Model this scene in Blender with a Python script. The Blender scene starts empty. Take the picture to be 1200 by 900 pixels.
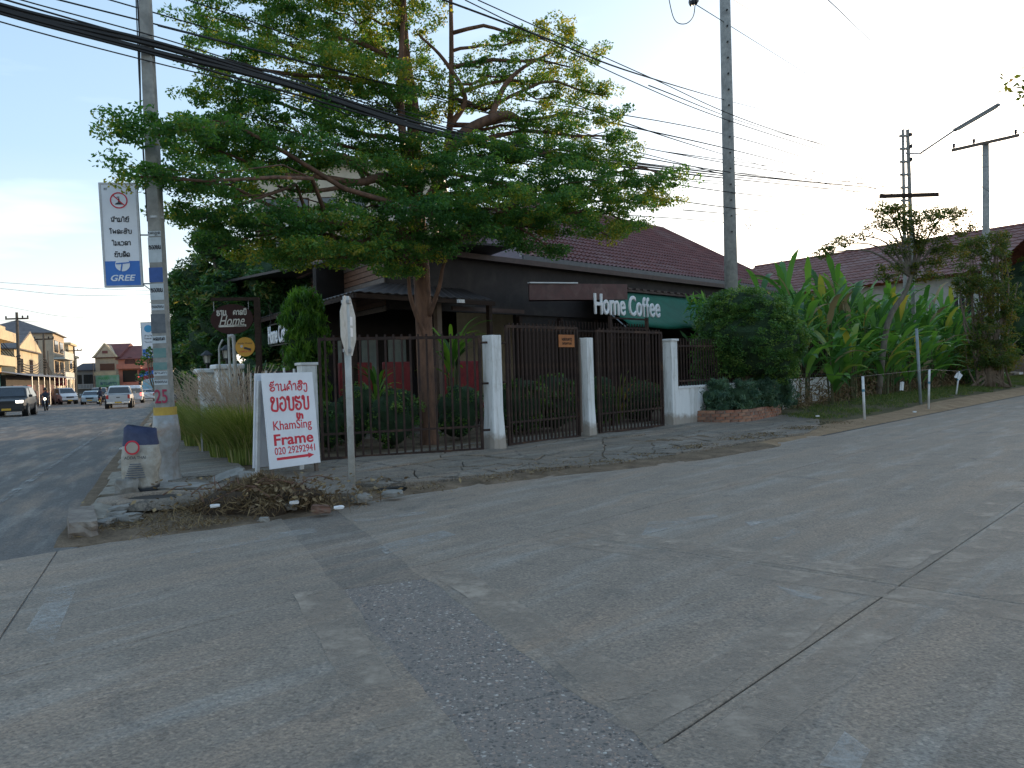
import bpy, bmesh, math, random
import numpy as np
from mathutils import Vector, Matrix, noise as mnoise
random.seed(7)
rng = np.random.default_rng(7)
PI = math.pi
R = math.radians
scene = bpy.context.scene
COL = scene.collection

# ------------------------------------------------------------------ camera
FPX = 930.0
EYE = 1.45
PITCH = math.atan(14 / FPX)
ROLL = math.atan(0.0305)
f_ = Vector((0, math.cos(PITCH), -math.sin(PITCH)))
r0 = Vector((1, 0, 0)); u0 = r0.cross(f_)
rt_ = math.cos(ROLL) * r0 - math.sin(ROLL) * u0
up_ = math.sin(ROLL) * r0 + math.cos(ROLL) * u0
cam_d = bpy.data.cameras.new('camera')
cam = bpy.data.objects.new('camera', cam_d); COL.objects.link(cam)
cam.matrix_world = Matrix(((rt_.x, up_.x, -f_.x, 0), (rt_.y, up_.y, -f_.y, 0), (rt_.z, up_.z, -f_.z, EYE), (0, 0, 0, 1)))
cam_d.sensor_width = 36; cam_d.lens = 36 * FPX / 1200
cam_d.clip_start = 0.05; cam_d.clip_end = 6000
scene.camera = cam

# ------------------------------------------------------------------ world, sun, exposure
SUN_AZ, SUN_EL = 35.0, 6.0
w = bpy.data.worlds.new('World'); scene.world = w; w.use_nodes = True
nt = w.node_tree; N = nt.nodes; LK = nt.links
for n in list(N): N.remove(n)
wo = N.new('ShaderNodeOutputWorld'); bg = N.new('ShaderNodeBackground')
sky = N.new('ShaderNodeTexSky'); sky.sky_type = 'NISHITA'; sky.sun_disc = False
sky.sun_elevation = R(SUN_EL); sky.sun_rotation = R(SUN_AZ)
sky.air_density = 1.0; sky.dust_density = 2.2; sky.ozone_density = 1.0; sky.altitude = 0
# thin high cloud veil: milky, denser towards the horizon, with soft streaks
tc = N.new('ShaderNodeTexCoord'); mp = N.new('ShaderNodeMapping')
mp.inputs['Scale'].default_value = (1.0, 1.3, 6.0)
nz = N.new('ShaderNodeTexNoise'); nz.inputs['Scale'].default_value = 2.2; nz.inputs['Detail'].default_value = 6; nz.inputs['Roughness'].default_value = .5
LK.new(tc.outputs['Generated'], mp.inputs['Vector']); LK.new(mp.outputs[0], nz.inputs['Vector'])
def math_(op, a, b=None, c=None):
    m = N.new('ShaderNodeMath'); m.operation = op
    for k, q in enumerate((a, b, c)):
        if q is None: continue
        if hasattr(q, 'links'): LK.new(q, m.inputs[k])
        else: m.inputs[k].default_value = q
    return m.outputs[0]
sx = N.new('ShaderNodeSeparateXYZ'); LK.new(tc.outputs['Generated'], sx.inputs[0])
zz = math_('MAXIMUM', sx.outputs[2], 0.0)
low = math_('EXPONENT', math_('MULTIPLY', zz, -1.9))                      # 1 at the horizon, falling upwards
rp = N.new('ShaderNodeValToRGB'); cr = rp.color_ramp
cr.elements[0].position = 0; cr.elements[0].color = (.32, .56, .90, 1); cr.elements[1].position = 1; cr.elements[1].color = (.98, .86, .68, 1)
e = cr.elements.new(.62); e.color = (.38, .62, .88, 1); e = cr.elements.new(.85); e.color = (.74, .84, .90, 1)
LK.new(low, rp.inputs[0])
st = N.new('ShaderNodeMapRange'); st.inputs[1].default_value = .50; st.inputs[2].default_value = .72; st.inputs[3].default_value = .0; st.inputs[4].default_value = 2.2
LK.new(nz.outputs[0], st.inputs[0])
amt = math_('ADD', math_('MULTIPLY', low, 1.1), 2.35)
veil = N.new('ShaderNodeVectorMath'); veil.operation = 'SCALE'; LK.new(rp.outputs[0], veil.inputs[0]); LK.new(amt, veil.inputs['Scale'])
wv = N.new('ShaderNodeVectorMath'); wv.operation = 'SCALE'; wv.inputs[0].default_value = (1, .95, .88); LK.new(math_('MULTIPLY', st.outputs[0], low), wv.inputs['Scale'])
a1 = N.new('ShaderNodeVectorMath'); a1.operation = 'ADD'; LK.new(veil.outputs[0], a1.inputs[0]); LK.new(wv.outputs[0], a1.inputs[1])
bw = N.new('ShaderNodeRGBToBW'); LK.new(sky.outputs[0], bw.inputs[0])
hz = N.new('ShaderNodeMix'); hz.data_type = 'RGBA'; hz.inputs[0].default_value = .5; LK.new(sky.outputs[0], hz.inputs[6]); LK.new(bw.outputs[0], hz.inputs[7])   # haze takes some colour out of the clear sky
a2 = N.new('ShaderNodeVectorMath'); a2.operation = 'ADD'; LK.new(a1.outputs[0], a2.inputs[0])
h2 = N.new('ShaderNodeVectorMath'); h2.operation = 'SCALE'; h2.inputs['Scale'].default_value = .55; LK.new(hz.outputs[2], h2.inputs[0]); LK.new(h2.outputs[0], a2.inputs[1])
LK.new(a2.outputs[0], bg.inputs[0]); bg.inputs[1].default_value = 0.15
LK.new(bg.outputs[0], wo.inputs[0])
sd = bpy.data.lights.new('sun', 'SUN'); sd.energy = 2.6; sd.angle = R(.6); sd.color = (1, .72, .42)
sun = bpy.data.objects.new('sun', sd); COL.objects.link(sun)
sv = Vector((math.sin(R(SUN_AZ)) * math.cos(R(SUN_EL)), math.cos(R(SUN_AZ)) * math.cos(R(SUN_EL)), math.sin(R(SUN_EL))))
sun.rotation_euler = sv.to_track_quat('Z', 'Y').to_euler(); sun.location = (40, 30, 30)
scene.view_settings.view_transform = 'Standard'; scene.view_settings.look = 'None'
scene.view_settings.exposure = 0.95; scene.view_settings.gamma = 1
scene.cycles.max_bounces = 6; scene.cycles.transparent_max_bounces = 12

# ------------------------------------------------------------------ helpers
def ray(u, v):
    return f_ + rt_ * ((u - 600) / FPX) - up_ * ((v - 450) / FPX)
def G(u, v, z=0.0):                       # point of the photo on the level z
    d = ray(u, v); t = (z - EYE) / d.z
    return Vector((0, 0, EYE)) + d * t
def A(u, v, Y):                           # point of the photo at the distance Y
    d = ray(u, v); return Vector((0, 0, EYE)) + d * (Y / d.y)
AZR, AZL, AZB = R(43), R(-23.4), R(-32)
dR = Vector((math.sin(AZR), math.cos(AZR), 0)); nR = Vector((dR.y, -dR.x, 0))
dL = Vector((math.sin(AZL), math.cos(AZL), 0)); nL = Vector((dL.y, -dL.x, 0))
dB = Vector((math.sin(AZB), math.cos(AZB), 0))
def RS(s, t, z=0): v = nR * s + dR * t; return Vector((v.x, v.y, z))      # street on the right: offset, distance
def LS(s, t, z=0): v = nL * s + dL * t; return Vector((v.x, v.y, z))      # street on the left
ROT_R = PI / 2 - AZR; ROT_L = PI / 2 - AZL; ROT_B = PI / 2 - AZB
def sstep(a, b, x):
    t = min(1, max(0, (x - a) / (b - a))); return t * t * (3 - 2 * t)
def gz(x, y):                              # the left street falls away gently
    l = .918 * x + .397 * y
    return -.0088 * min(85, max(0, y - 12)) * (1 - sstep(1.5, 7, l))
def gp(u, Y, h=0):
    x = A(u, 450, Y).x
    for _ in range(3):
        z = gz(x, Y); v = 450 + 20
    return Vector((x, Y, gz(x, Y) + h))

def setp(o, label=None, cat=None, group=None, kind=None):
    if label: o['label'] = label
    if cat: o['category'] = cat
    if group: o['group'] = group
    if kind: o['kind'] = kind
    return o
def thing(name, label, cat, loc=(0, 0, 0), rz=0, group=None):
    o = bpy.data.objects.new(name, None); COL.objects.link(o); o.empty_display_size = .2
    o.location = loc; o.rotation_euler = (0, 0, rz)
    return setp(o, label, cat, group)
def link(name, me, parent=None, loc=None, rot=None):
    o = bpy.data.objects.new(name, me); COL.objects.link(o)
    if parent: o.parent = parent
    if loc is not None: o.location = loc
    if rot is not None: o.rotation_euler = rot
    return o
def copy_tree(o, parent=None):
    c = o.copy(); COL.objects.link(c); c.parent = parent
    for ch in list(o.children): copy_tree(ch, c)
    return c

class MB:
    def __init__(s): s.v = []; s.f = []; s.m = []; s.cur = 0
    def add(s, vs, fs):
        o = len(s.v); s.v += [tuple(q) for q in vs]
        for q in fs: s.f.append([i + o for i in q]); s.m.append(s.cur)
        return s
    def box(s, x0, x1, y0, y1, z0, z1, M=None, bv=0):
        vs = [(x, y, z) for z in (z0, z1) for x, y in ((x0, y0), (x1, y0), (x1, y1), (x0, y1))]
        if M is not None: vs = [M @ Vector(q) for q in vs]
        return s.add(vs, [(3, 2, 1, 0), (4, 5, 6, 7), (0, 1, 5, 4), (1, 2, 6, 5), (2, 3, 7, 6), (3, 0, 4, 7)])
    def cbox(s, c, sz, M=None):
        return s.box(c[0] - sz[0] / 2, c[0] + sz[0] / 2, c[1] - sz[1] / 2, c[1] + sz[1] / 2, c[2] - sz[2] / 2, c[2] + sz[2] / 2, M)
    def beam(s, a, b, wd, ht, up=(0, 0, 1)):       # a box from a to b
        a = Vector(a); b = Vector(b); d = b - a; L = d.length; d.normalize(); up = Vector(up)
        if abs(d.dot(up)) > .98: up = Vector((0, 1, 0))
        x = d.cross(up).normalized(); y = x.cross(d)
        vs = []
        for p in (a, b):
            for i, j in ((-1, -1), (1, -1), (1, 1), (-1, 1)): vs.append(p + x * (i * wd / 2) + y * (j * ht / 2))
        return s.add(vs, [(0, 1, 2, 3), (7, 6, 5, 4), (1, 0, 4, 5), (2, 1, 5, 6), (3, 2, 6, 7), (0, 3, 7, 4)])
    def tube(s, pts, rad, n=8, cap=True):
        pts = [Vector(q) for q in pts]
        if not hasattr(rad, '__len__'): rad = [rad] * len(pts)
        rings = []; px = None
        for i, q in enumerate(pts):
            d = (pts[min(i + 1, len(pts) - 1)] - pts[max(i - 1, 0)])
            if d.length < 1e-9: d = Vector((0, 0, 1))
            d.normalize()
            if px is None:
                a = Vector((0, 0, 1)) if abs(d.z) < .9 else Vector((1, 0, 0)); px = a.cross(d).normalized()
            else:
                px = (px - d * px.dot(d))
                px = px.normalized() if px.length > 1e-6 else Vector((1, 0, 0))
            py = d.cross(px)
            rings.append([q + (px * math.cos(2 * PI * k / n) + py * math.sin(2 * PI * k / n)) * rad[i] for k in range(n)])
        vs = [p for r_ in rings for p in r_]; fs = []
        for i in range(len(pts) - 1):
            for k in range(n):
                a = i * n + k; b = i * n + (k + 1) % n; fs.append((a, b, b + n, a + n))
        if cap: fs.append(tuple(range(n))[::-1]); fs.append(tuple((len(pts) - 1) * n + k for k in range(n)))
        return s.add(vs, fs)
    def lathe(s, prof, n=16, c=(0, 0, 0), M=None):   # prof: (r, z)
        vs = [Vector((c[0] + r_ * math.cos(2 * PI * k / n), c[1] + r_ * math.sin(2 * PI * k / n), c[2] + z)) for r_, z in prof for k in range(n)]
        if M is not None: vs = [M @ q for q in vs]
        fs = []
        for i in range(len(prof) - 1):
            for k in range(n):
                a = i * n + k; b = i * n + (k + 1) % n; fs.append((a, b, b + n, a + n))
        fs.append(tuple(range(n))[::-1]); fs.append(tuple((len(prof) - 1) * n + k for k in range(n)))
        return s.add(vs, fs)
    def prism(s, poly, z0, z1, M=None, inset=0):
        n = len(poly); c = sum((Vector((p[0], p[1], 0)) for p in poly), Vector()) / n
        lo = [Vector((p[0], p[1], z0)) for p in poly]; hi = []
        for p in poly:
            q = Vector((p[0], p[1], z1)); d = Vector((c.x - q.x, c.y - q.y, 0))
            if inset: q += d.normalized() * inset
            hi.append(q)
        vs = lo + hi
        if M is not None: vs = [M @ q for q in vs]
        return s.add(vs, [tuple(range(n))[::-1], tuple(range(n, 2 * n))] + [(i, (i + 1) % n, n + (i + 1) % n, n + i) for i in range(n)])
    def ball(s, c, r_, n=8, m=5, sq=(1, 1, 1)):
        vs = []
        for i in range(m + 1):
            th = PI * i / m
            for k in range(n):
                ph = 2 * PI * k / n
                vs.append((c[0] + r_ * sq[0] * math.sin(th) * math.cos(ph), c[1] + r_ * sq[1] * math.sin(th) * math.sin(ph), c[2] - r_ * sq[2] * math.cos(th)))
        fs = [(i * n + k, i * n + (k + 1) % n, (i + 1) * n + (k + 1) % n, (i + 1) * n + k) for i in range(m) for k in range(n)]
        return s.add(vs, fs)
    def mesh(s, name, mats, smooth=False):
        me = bpy.data.meshes.new(name); me.from_pydata(s.v, [], s.f)
        if not isinstance(mats, (list, tuple)): mats = [mats]
        for m in mats: me.materials.append(m)
        if any(s.m): me.polygons.foreach_set('material_index', s.m)
        if smooth: me.polygons.foreach_set('use_smooth', [True] * len(s.f))
        me.validate(); me.update()
        return me
    def build(s, name, mats, parent=None, smooth=False, loc=None, rot=None, bevel=0, label=None):
        o = link(name, s.mesh(name, mats, smooth), parent, loc, rot)
        if bevel:
            b = o.modifiers.new('bevel', 'BEVEL'); b.width = bevel; b.segments = 2; b.limit_method = 'ANGLE'; b.angle_limit = R(40)
        if label: o['label'] = label
        return o

def crom(pts, k=6):                       # smooth a polyline
    pts = [Vector(p) for p in pts]
    if len(pts) < 3: return pts
    out = []
    P_ = [2 * pts[0] - pts[1]] + pts + [2 * pts[-1] - pts[-2]]
    for i in range(1, len(P_) - 2):
        a, b, c, d = P_[i - 1], P_[i], P_[i + 1], P_[i + 2]
        for j in range(k):
            t = j / k
            out.append(.5 * ((2 * b) + (c - a) * t + (2 * a - 5 * b + 4 * c - d) * t * t + (3 * b - a - 3 * c + d) * t ** 3))
    out.append(pts[-1]); return out

# ------------------------------------------------------------------ materials
MATS = {}
def ramp(nt, fac, stops):
    r_ = nt.nodes.new('ShaderNodeValToRGB'); cr = r_.color_ramp
    while len(cr.elements) > 1: cr.elements.remove(cr.elements[-1])
    cr.elements[0].position = stops[0][0]; cr.elements[0].color = (*stops[0][1], 1)
    for p, c in stops[1:]:
        e = cr.elements.new(p); e.color = (*c, 1)
    nt.links.new(fac, r_.inputs[0]); return r_.outputs[0]
def mixc(nt, fac, a, b, mode='MIX'):
    m = nt.nodes.new('ShaderNodeMix'); m.data_type = 'RGBA'; m.blend_type = mode
    for val, s_ in ((fac, m.inputs[0]), (a, m.inputs[6]), (b, m.inputs[7])):
        if hasattr(val, 'links'): nt.links.new(val, s_)
        elif hasattr(val, '__len__'): s_.default_value = (*val, 1)
        else: s_.default_value = val
    return m.outputs[2]
def tex(nt, kind, scale, vec, detail=5, rough=.55, dist=0, feat=None):
    n = nt.nodes.new(kind); n.inputs['Scale'].default_value = scale
    if 'Detail' in n.inputs: n.inputs['Detail'].default_value = 0 if 'Voronoi' in kind else detail
    if 'Roughness' in n.inputs: n.inputs['Roughness'].default_value = rough
    if 'Distortion' in n.inputs and dist: n.inputs['Distortion'].default_value = dist
    if feat: n.feature = feat
    nt.links.new(vec, n.inputs['Vector']); return n
def base(name):
    m = bpy.data.materials.new(name); m.use_nodes = True; nt = m.node_tree
    return m, nt, nt.nodes['Principled BSDF']
def coords(nt, world=False, scale=(1, 1, 1)):
    if world: o = nt.nodes.new('ShaderNodeNewGeometry').outputs['Position']
    else: o = nt.nodes.new('ShaderNodeTexCoord').outputs['Object']
    if tuple(scale) != (1, 1, 1):
        mp = nt.nodes.new('ShaderNodeMapping'); mp.inputs['Scale'].default_value = scale
        nt.links.new(o, mp.inputs['Vector']); o = mp.outputs[0]
    return o
def bump(nt, P, h, strength=.3, dist=.01):
    b = nt.nodes.new('ShaderNodeBump'); b.inputs['Strength'].default_value = strength; b.inputs['Distance'].default_value = dist
    nt.links.new(h, b.inputs['Height']); nt.links.new(b.outputs[0], P.inputs['Normal'])
def mat(name, c, c2=None, rough=.7, sc=6, metal=0, spec=.4, bs=.2, bd=.004, world=False, stretch=(1, 1, 1), dirt=None, dsc=1.3, dlo=.5, dhi=.72, coat=0, emit=0):
    if name in MATS: return MATS[name]
    m, nt, P = base(name)
    v = coords(nt, world, stretch); c2 = c2 or tuple(q * .78 for q in c)
    n1 = tex(nt, 'ShaderNodeTexNoise', sc, v, 8, .6)
    col = ramp(nt, n1.outputs[0], [(.36, c2), (.66, c)])
    if dirt:
        n2 = tex(nt, 'ShaderNodeTexNoise', dsc, v, 9, .65, .6)
        mr = nt.nodes.new('ShaderNodeMapRange'); mr.inputs[1].default_value = dlo; mr.inputs[2].default_value = dhi
        nt.links.new(n2.outputs[0], mr.inputs[0]); col = mixc(nt, mr.outputs[0], col, dirt)
    nt.links.new(col, P.inputs['Base Color'])
    P.inputs['Roughness'].default_value = rough; P.inputs['Metallic'].default_value = metal
    P.inputs['Specular IOR Level'].default_value = spec
    if coat: P.inputs['Coat Weight'].default_value = coat; P.inputs['Coat Roughness'].default_value = .08
    if bs:
        n3 = tex(nt, 'ShaderNodeTexNoise', sc * 7, v, 6, .7); bump(nt, P, n3.outputs[0], bs, bd)
    if emit:
        P.inputs['Emission Color'].default_value = (*c, 1); P.inputs['Emission Strength'].default_value = emit
    MATS[name] = m; return m
def leafmat(name, stops, trans=.35, rough=.5, tc_=None):
    m, nt, P = base(name)
    at = nt.nodes.new('ShaderNodeAttribute'); at.attribute_name = 'v'
    col = ramp(nt, at.outputs['Fac'], stops); nt.links.new(col, P.inputs['Base Color'])
    P.inputs['Roughness'].default_value = rough; P.inputs['Specular IOR Level'].default_value = .35
    tr = nt.nodes.new('ShaderNodeBsdfTranslucent'); tcol = mixc(nt, 1.0, col, tc_ or (1.6, 1.5, .6), 'MULTIPLY')
    nt.links.new(tcol, tr.inputs[0])
    ms = nt.nodes.new('ShaderNodeMixShader'); ms.inputs[0].default_value = trans
    nt.links.new(P.outputs[0], ms.inputs[1]); nt.links.new(tr.outputs[0], ms.inputs[2])
    nt.links.new(ms.outputs[0], nt.nodes['Material Output'].inputs[0])
    return m

def leaves(name, C, L, W, material, parent=None, flat=.6, dirs=None, shade=None, droop=0, tri=False):
    """many small diamond leaves as one mesh. C (n,3) centres; L, W sizes; flat: how much the blades lie level"""
    n = len(C); C = np.asarray(C, float)
    nrm = rng.normal(size=(n, 3)); nrm[:, 2] = np.abs(nrm[:, 2]) + flat * 2.2; nrm /= np.linalg.norm(nrm, axis=1)[:, None]
    a = rng.normal(size=(n, 3)) if dirs is None else np.asarray(dirs, float) + rng.normal(size=(n, 3)) * .35
    if droop: a[:, 2] -= droop
    a -= nrm * (a * nrm).sum(1)[:, None]; a /= np.linalg.norm(a, axis=1)[:, None] + 1e-9
    b = np.cross(nrm, a)
    l = (L * rng.uniform(.65, 1.25, n))[:, None]; w_ = (W * rng.uniform(.7, 1.2, n))[:, None]
    V = np.stack([C - a * l * .5, C + b * w_ * .5 - a * l * .08, C + a * l * .5, C - b * w_ * .5 - a * l * .08], 1).reshape(-1, 3)
    me = bpy.data.meshes.new(name); me.vertices.add(4 * n); me.vertices.foreach_set('co', V.ravel())
    me.loops.add(4 * n); me.loops.foreach_set('vertex_index', np.arange(4 * n, dtype=np.int32))
    me.polygons.add(n); me.polygons.foreach_set('loop_start', np.arange(0, 4 * n, 4, dtype=np.int32)); me.polygons.foreach_set('loop_total', np.full(n, 4, dtype=np.int32))
    me.update(calc_edges=True)
    at = me.attributes.new('v', 'FLOAT', 'POINT')
    sh = rng.uniform(0, 1, n) if shade is None else np.clip(shade + rng.normal(size=n) * .16, 0, 1)
    at.data.foreach_set('value', np.repeat(sh, 4).astype(np.float32))
    me.materials.append(material)
    return link(name, me, parent)
def ball_pts(n, c, r3, lo=.0, hi=1.0):
    d = rng.normal(size=(n, 3)); d /= np.linalg.norm(d, axis=1)[:, None]
    rr = rng.uniform(lo ** 3, hi ** 3, n) ** (1 / 3)
    return np.asarray(c)[None, :] + d * rr[:, None] * np.asarray(r3)[None, :]
def clumps(n_cl, per, c, r3, cr, lo=.45, squash=.7):
    cs = ball_pts(n_cl, c, r3, lo, 1.0); sh = rng.uniform(.1, .9, n_cl); out = []; so = []
    for q, s_ in zip(cs, sh):
        k = cr * rng.uniform(.6, 1.3)
        out.append(ball_pts(per, q, (k, k, k * squash), .2, 1)); so.append(np.full(per, s_))
    return np.concatenate(out), np.concatenate(so)
def blob(mb, c, r3, amp=.18, n=14, m=9, seed=0):
    vs = []
    for i in range(m + 1):
        th = PI * i / m
        for k in range(n):
            ph = 2 * PI * k / n; d = Vector((math.sin(th) * math.cos(ph), math.sin(th) * math.sin(ph), -math.cos(th)))
            q = 1 + amp * mnoise.noise(d * 1.7 + Vector((seed, seed * 2.1, 0))) * 2
            vs.append((c[0] + d.x * r3[0] * q, c[1] + d.y * r3[1] * q, c[2] + d.z * r3[2] * q))
    mb.add(vs, [(i * n + k, i * n + (k + 1) % n, (i + 1) * n + (k + 1) % n, (i + 1) * n + k) for i in range(m) for k in range(n)])

# palette
M_white = mat('white_paint', (.72, .72, .71), (.60, .60, .60), .6, 5, dirt=(.36, .34, .31), dsc=2.2, dlo=.54, dhi=.8)
def weathered():
    m, nt, P = base('weathered_white'); v = coords(nt); sx = nt.nodes.new('ShaderNodeSeparateXYZ'); nt.links.new(v, sx.inputs[0])
    a = tex(nt, 'ShaderNodeTexNoise', 7, coords(nt, False, (1, 1, .12)), 8, .7); b = tex(nt, 'ShaderNodeTexNoise', 3, v, 9, .7)
    col = ramp(nt, a.outputs[0], [(.34, (.42, .41, .38)), (.50, (.68, .68, .67)), (.7, (.74, .74, .73))])
    col = mixc(nt, ramp(nt, b.outputs[0], [(.56, (0, 0, 0)), (.72, (.6, .6, .6))]), col, (.34, .31, .27))
    ad = nt.nodes.new('ShaderNodeMath'); ad.operation = 'MULTIPLY_ADD'; ad.inputs[1].default_value = -.5; nt.links.new(b.outputs[0], ad.inputs[0]); nt.links.new(sx.outputs[2], ad.inputs[2])
    col = mixc(nt, ramp(nt, ad.outputs[0], [(0, (.8, .8, .8)), (.12, (0, 0, 0))]), col, (.24, .19, .14))
    nt.links.new(col, P.inputs['Base Color']); P.inputs['Roughness'].default_value = .75; bump(nt, P, b.outputs[0], .3, .01); return m
M_weath = weathered()
M_whitec = mat('white_clean', (.78, .78, .79), (.70, .70, .71), .5, 4, bs=.05)
M_signw = mat('sign_white', (.74, .76, .80), (.66, .68, .72), .35, 3, bs=.03)
M_brownm = mat('brown_metal', (.046, .028, .023), (.028, .018, .015), .75, 14, spec=.2, dirt=(.10, .055, .035), dsc=4)
M_conc_pole = mat('pole_concrete', (.34, .33, .30), (.24, .235, .22), .85, 9, dirt=(.16, .155, .145), dsc=2.0, bs=.4)
M_steel = mat('galvanised', (.42, .43, .44), (.32, .33, .34), .45, 12, metal=.6)
M_black = mat('black_plastic', (.014, .014, .015), (.010, .010, .010), .5, 10)
M_wire = mat('wire_black', (.020, .020, .021), (.015, .015, .015), .6, 3, bs=0)
M_rubber = mat('rubber', (.02, .02, .02), (.014, .014, .014), .85, 10)
M_glass = mat('dark_glass', (.030, .036, .045), (.022, .026, .032), .08, 3, bs=0, spec=.8)
M_chrome = mat('chrome', (.6, .6, .6), (.5, .5, .5), .25, 3, metal=.9, bs=0)
M_red = mat('red_paint', (.30, .022, .026), (.17, .016, .02), .5, 5, bs=.05)
M_redlam = mat('red_lettering', (.62, .02, .05), (.54, .02, .04), .5, 5, bs=0)
M_blk_let = mat('black_lettering', (.03, .03, .035), (.02, .02, .025), .5, 5, bs=0)
M_blue = mat('banner_blue', (.030, .16, .50), (.025, .13, .44), .4, 3, bs=.03)
M_brick = mat('brick_clay', (.34, .14, .08), (.22, .09, .055), .9, 9, dirt=(.30, .22, .17), dsc=5, bs=.5)
M_bark = mat('bark_brown', (.21, .112, .070), (.105, .058, .040), .9, 10, stretch=(1, 1, .35), bs=.8, bd=.02)
M_bark_g = mat('bark_grey', (.20, .17, .13), (.11, .095, .075), .9, 10, stretch=(1, 1, .35), bs=.8, bd=.02)
M_wood = mat('dark_wood', (.050, .030, .022), (.030, .019, .015), .8, 5, spec=.2, stretch=(1, 1, 6))
M_skin = mat('skin', (.36, .20, .13), (.32, .17, .11), .55, 5, bs=0)
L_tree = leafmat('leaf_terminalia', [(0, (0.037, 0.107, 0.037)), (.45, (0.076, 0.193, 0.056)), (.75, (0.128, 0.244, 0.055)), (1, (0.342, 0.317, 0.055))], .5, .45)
L_dark = leafmat('leaf_mango', [(0, (0.024, 0.074, 0.031)), (.5, (0.055, 0.138, 0.048)), (.9, (0.120, 0.204, 0.054)), (1, (0.240, 0.204, 0.072))], .35, .4)
L_hedge = leafmat('leaf_hedge', [(0, (0.034, 0.091, 0.031)), (.5, (0.078, 0.176, 0.047)), (.85, (0.143, 0.247, 0.058)), (1, (0.221, 0.312, 0.078))], .35, .45)
L_olean = leafmat('leaf_oleander', [(0, (0.027, 0.068, 0.047)), (.5, (0.061, 0.128, 0.081)), (1, (0.121, 0.203, 0.115))], .25, .45)
L_weep = leafmat('leaf_weeping', [(0, (0.029, 0.085, 0.018)), (.5, (0.078, 0.195, 0.029)), (1, (0.169, 0.312, 0.046))], .4, .45)
L_lime = leafmat('leaf_autumn', [(0, (.045, .085, .022)), (.5, (.085, .13, .03)), (.8, (.16, .16, .035)), (1, (.26, .17, .04))], .45, .5)
L_dry = leafmat('leaf_dry', [(0, (.09, .06, .035)), (.6, (.20, .14, .075)), (1, (.32, .24, .13))], .2, .8, (1.1, 1, .8))
L_grass = leafmat('grass_green', [(0, (.09, .13, .03)), (.4, (.17, .23, .055)), (.75, (.27, .31, .09)), (.88, (.36, .32, .15)), (1, (.46, .38, .22))], .4, .6)
L_turf = leafmat('grass_turf', [(0, (.040, .075, .018)), (.5, (.085, .14, .032)), (1, (.19, .19, .07))], .3, .7)
L_plume = leafmat('grass_plume', [(0, (0.418, 0.297, 0.220)), (.5, (0.550, 0.440, 0.330)), (1, (0.682, 0.594, 0.462))], .3, .8, (1, 1, 1))
L_banana = leafmat('leaf_heliconia', [(0, (0.041, 0.121, 0.038)), (.5, (0.088, 0.223, 0.061)), (.93, (0.162, 0.338, 0.074)), (1, (0.405, 0.324, 0.081))], .4, .35)

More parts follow.
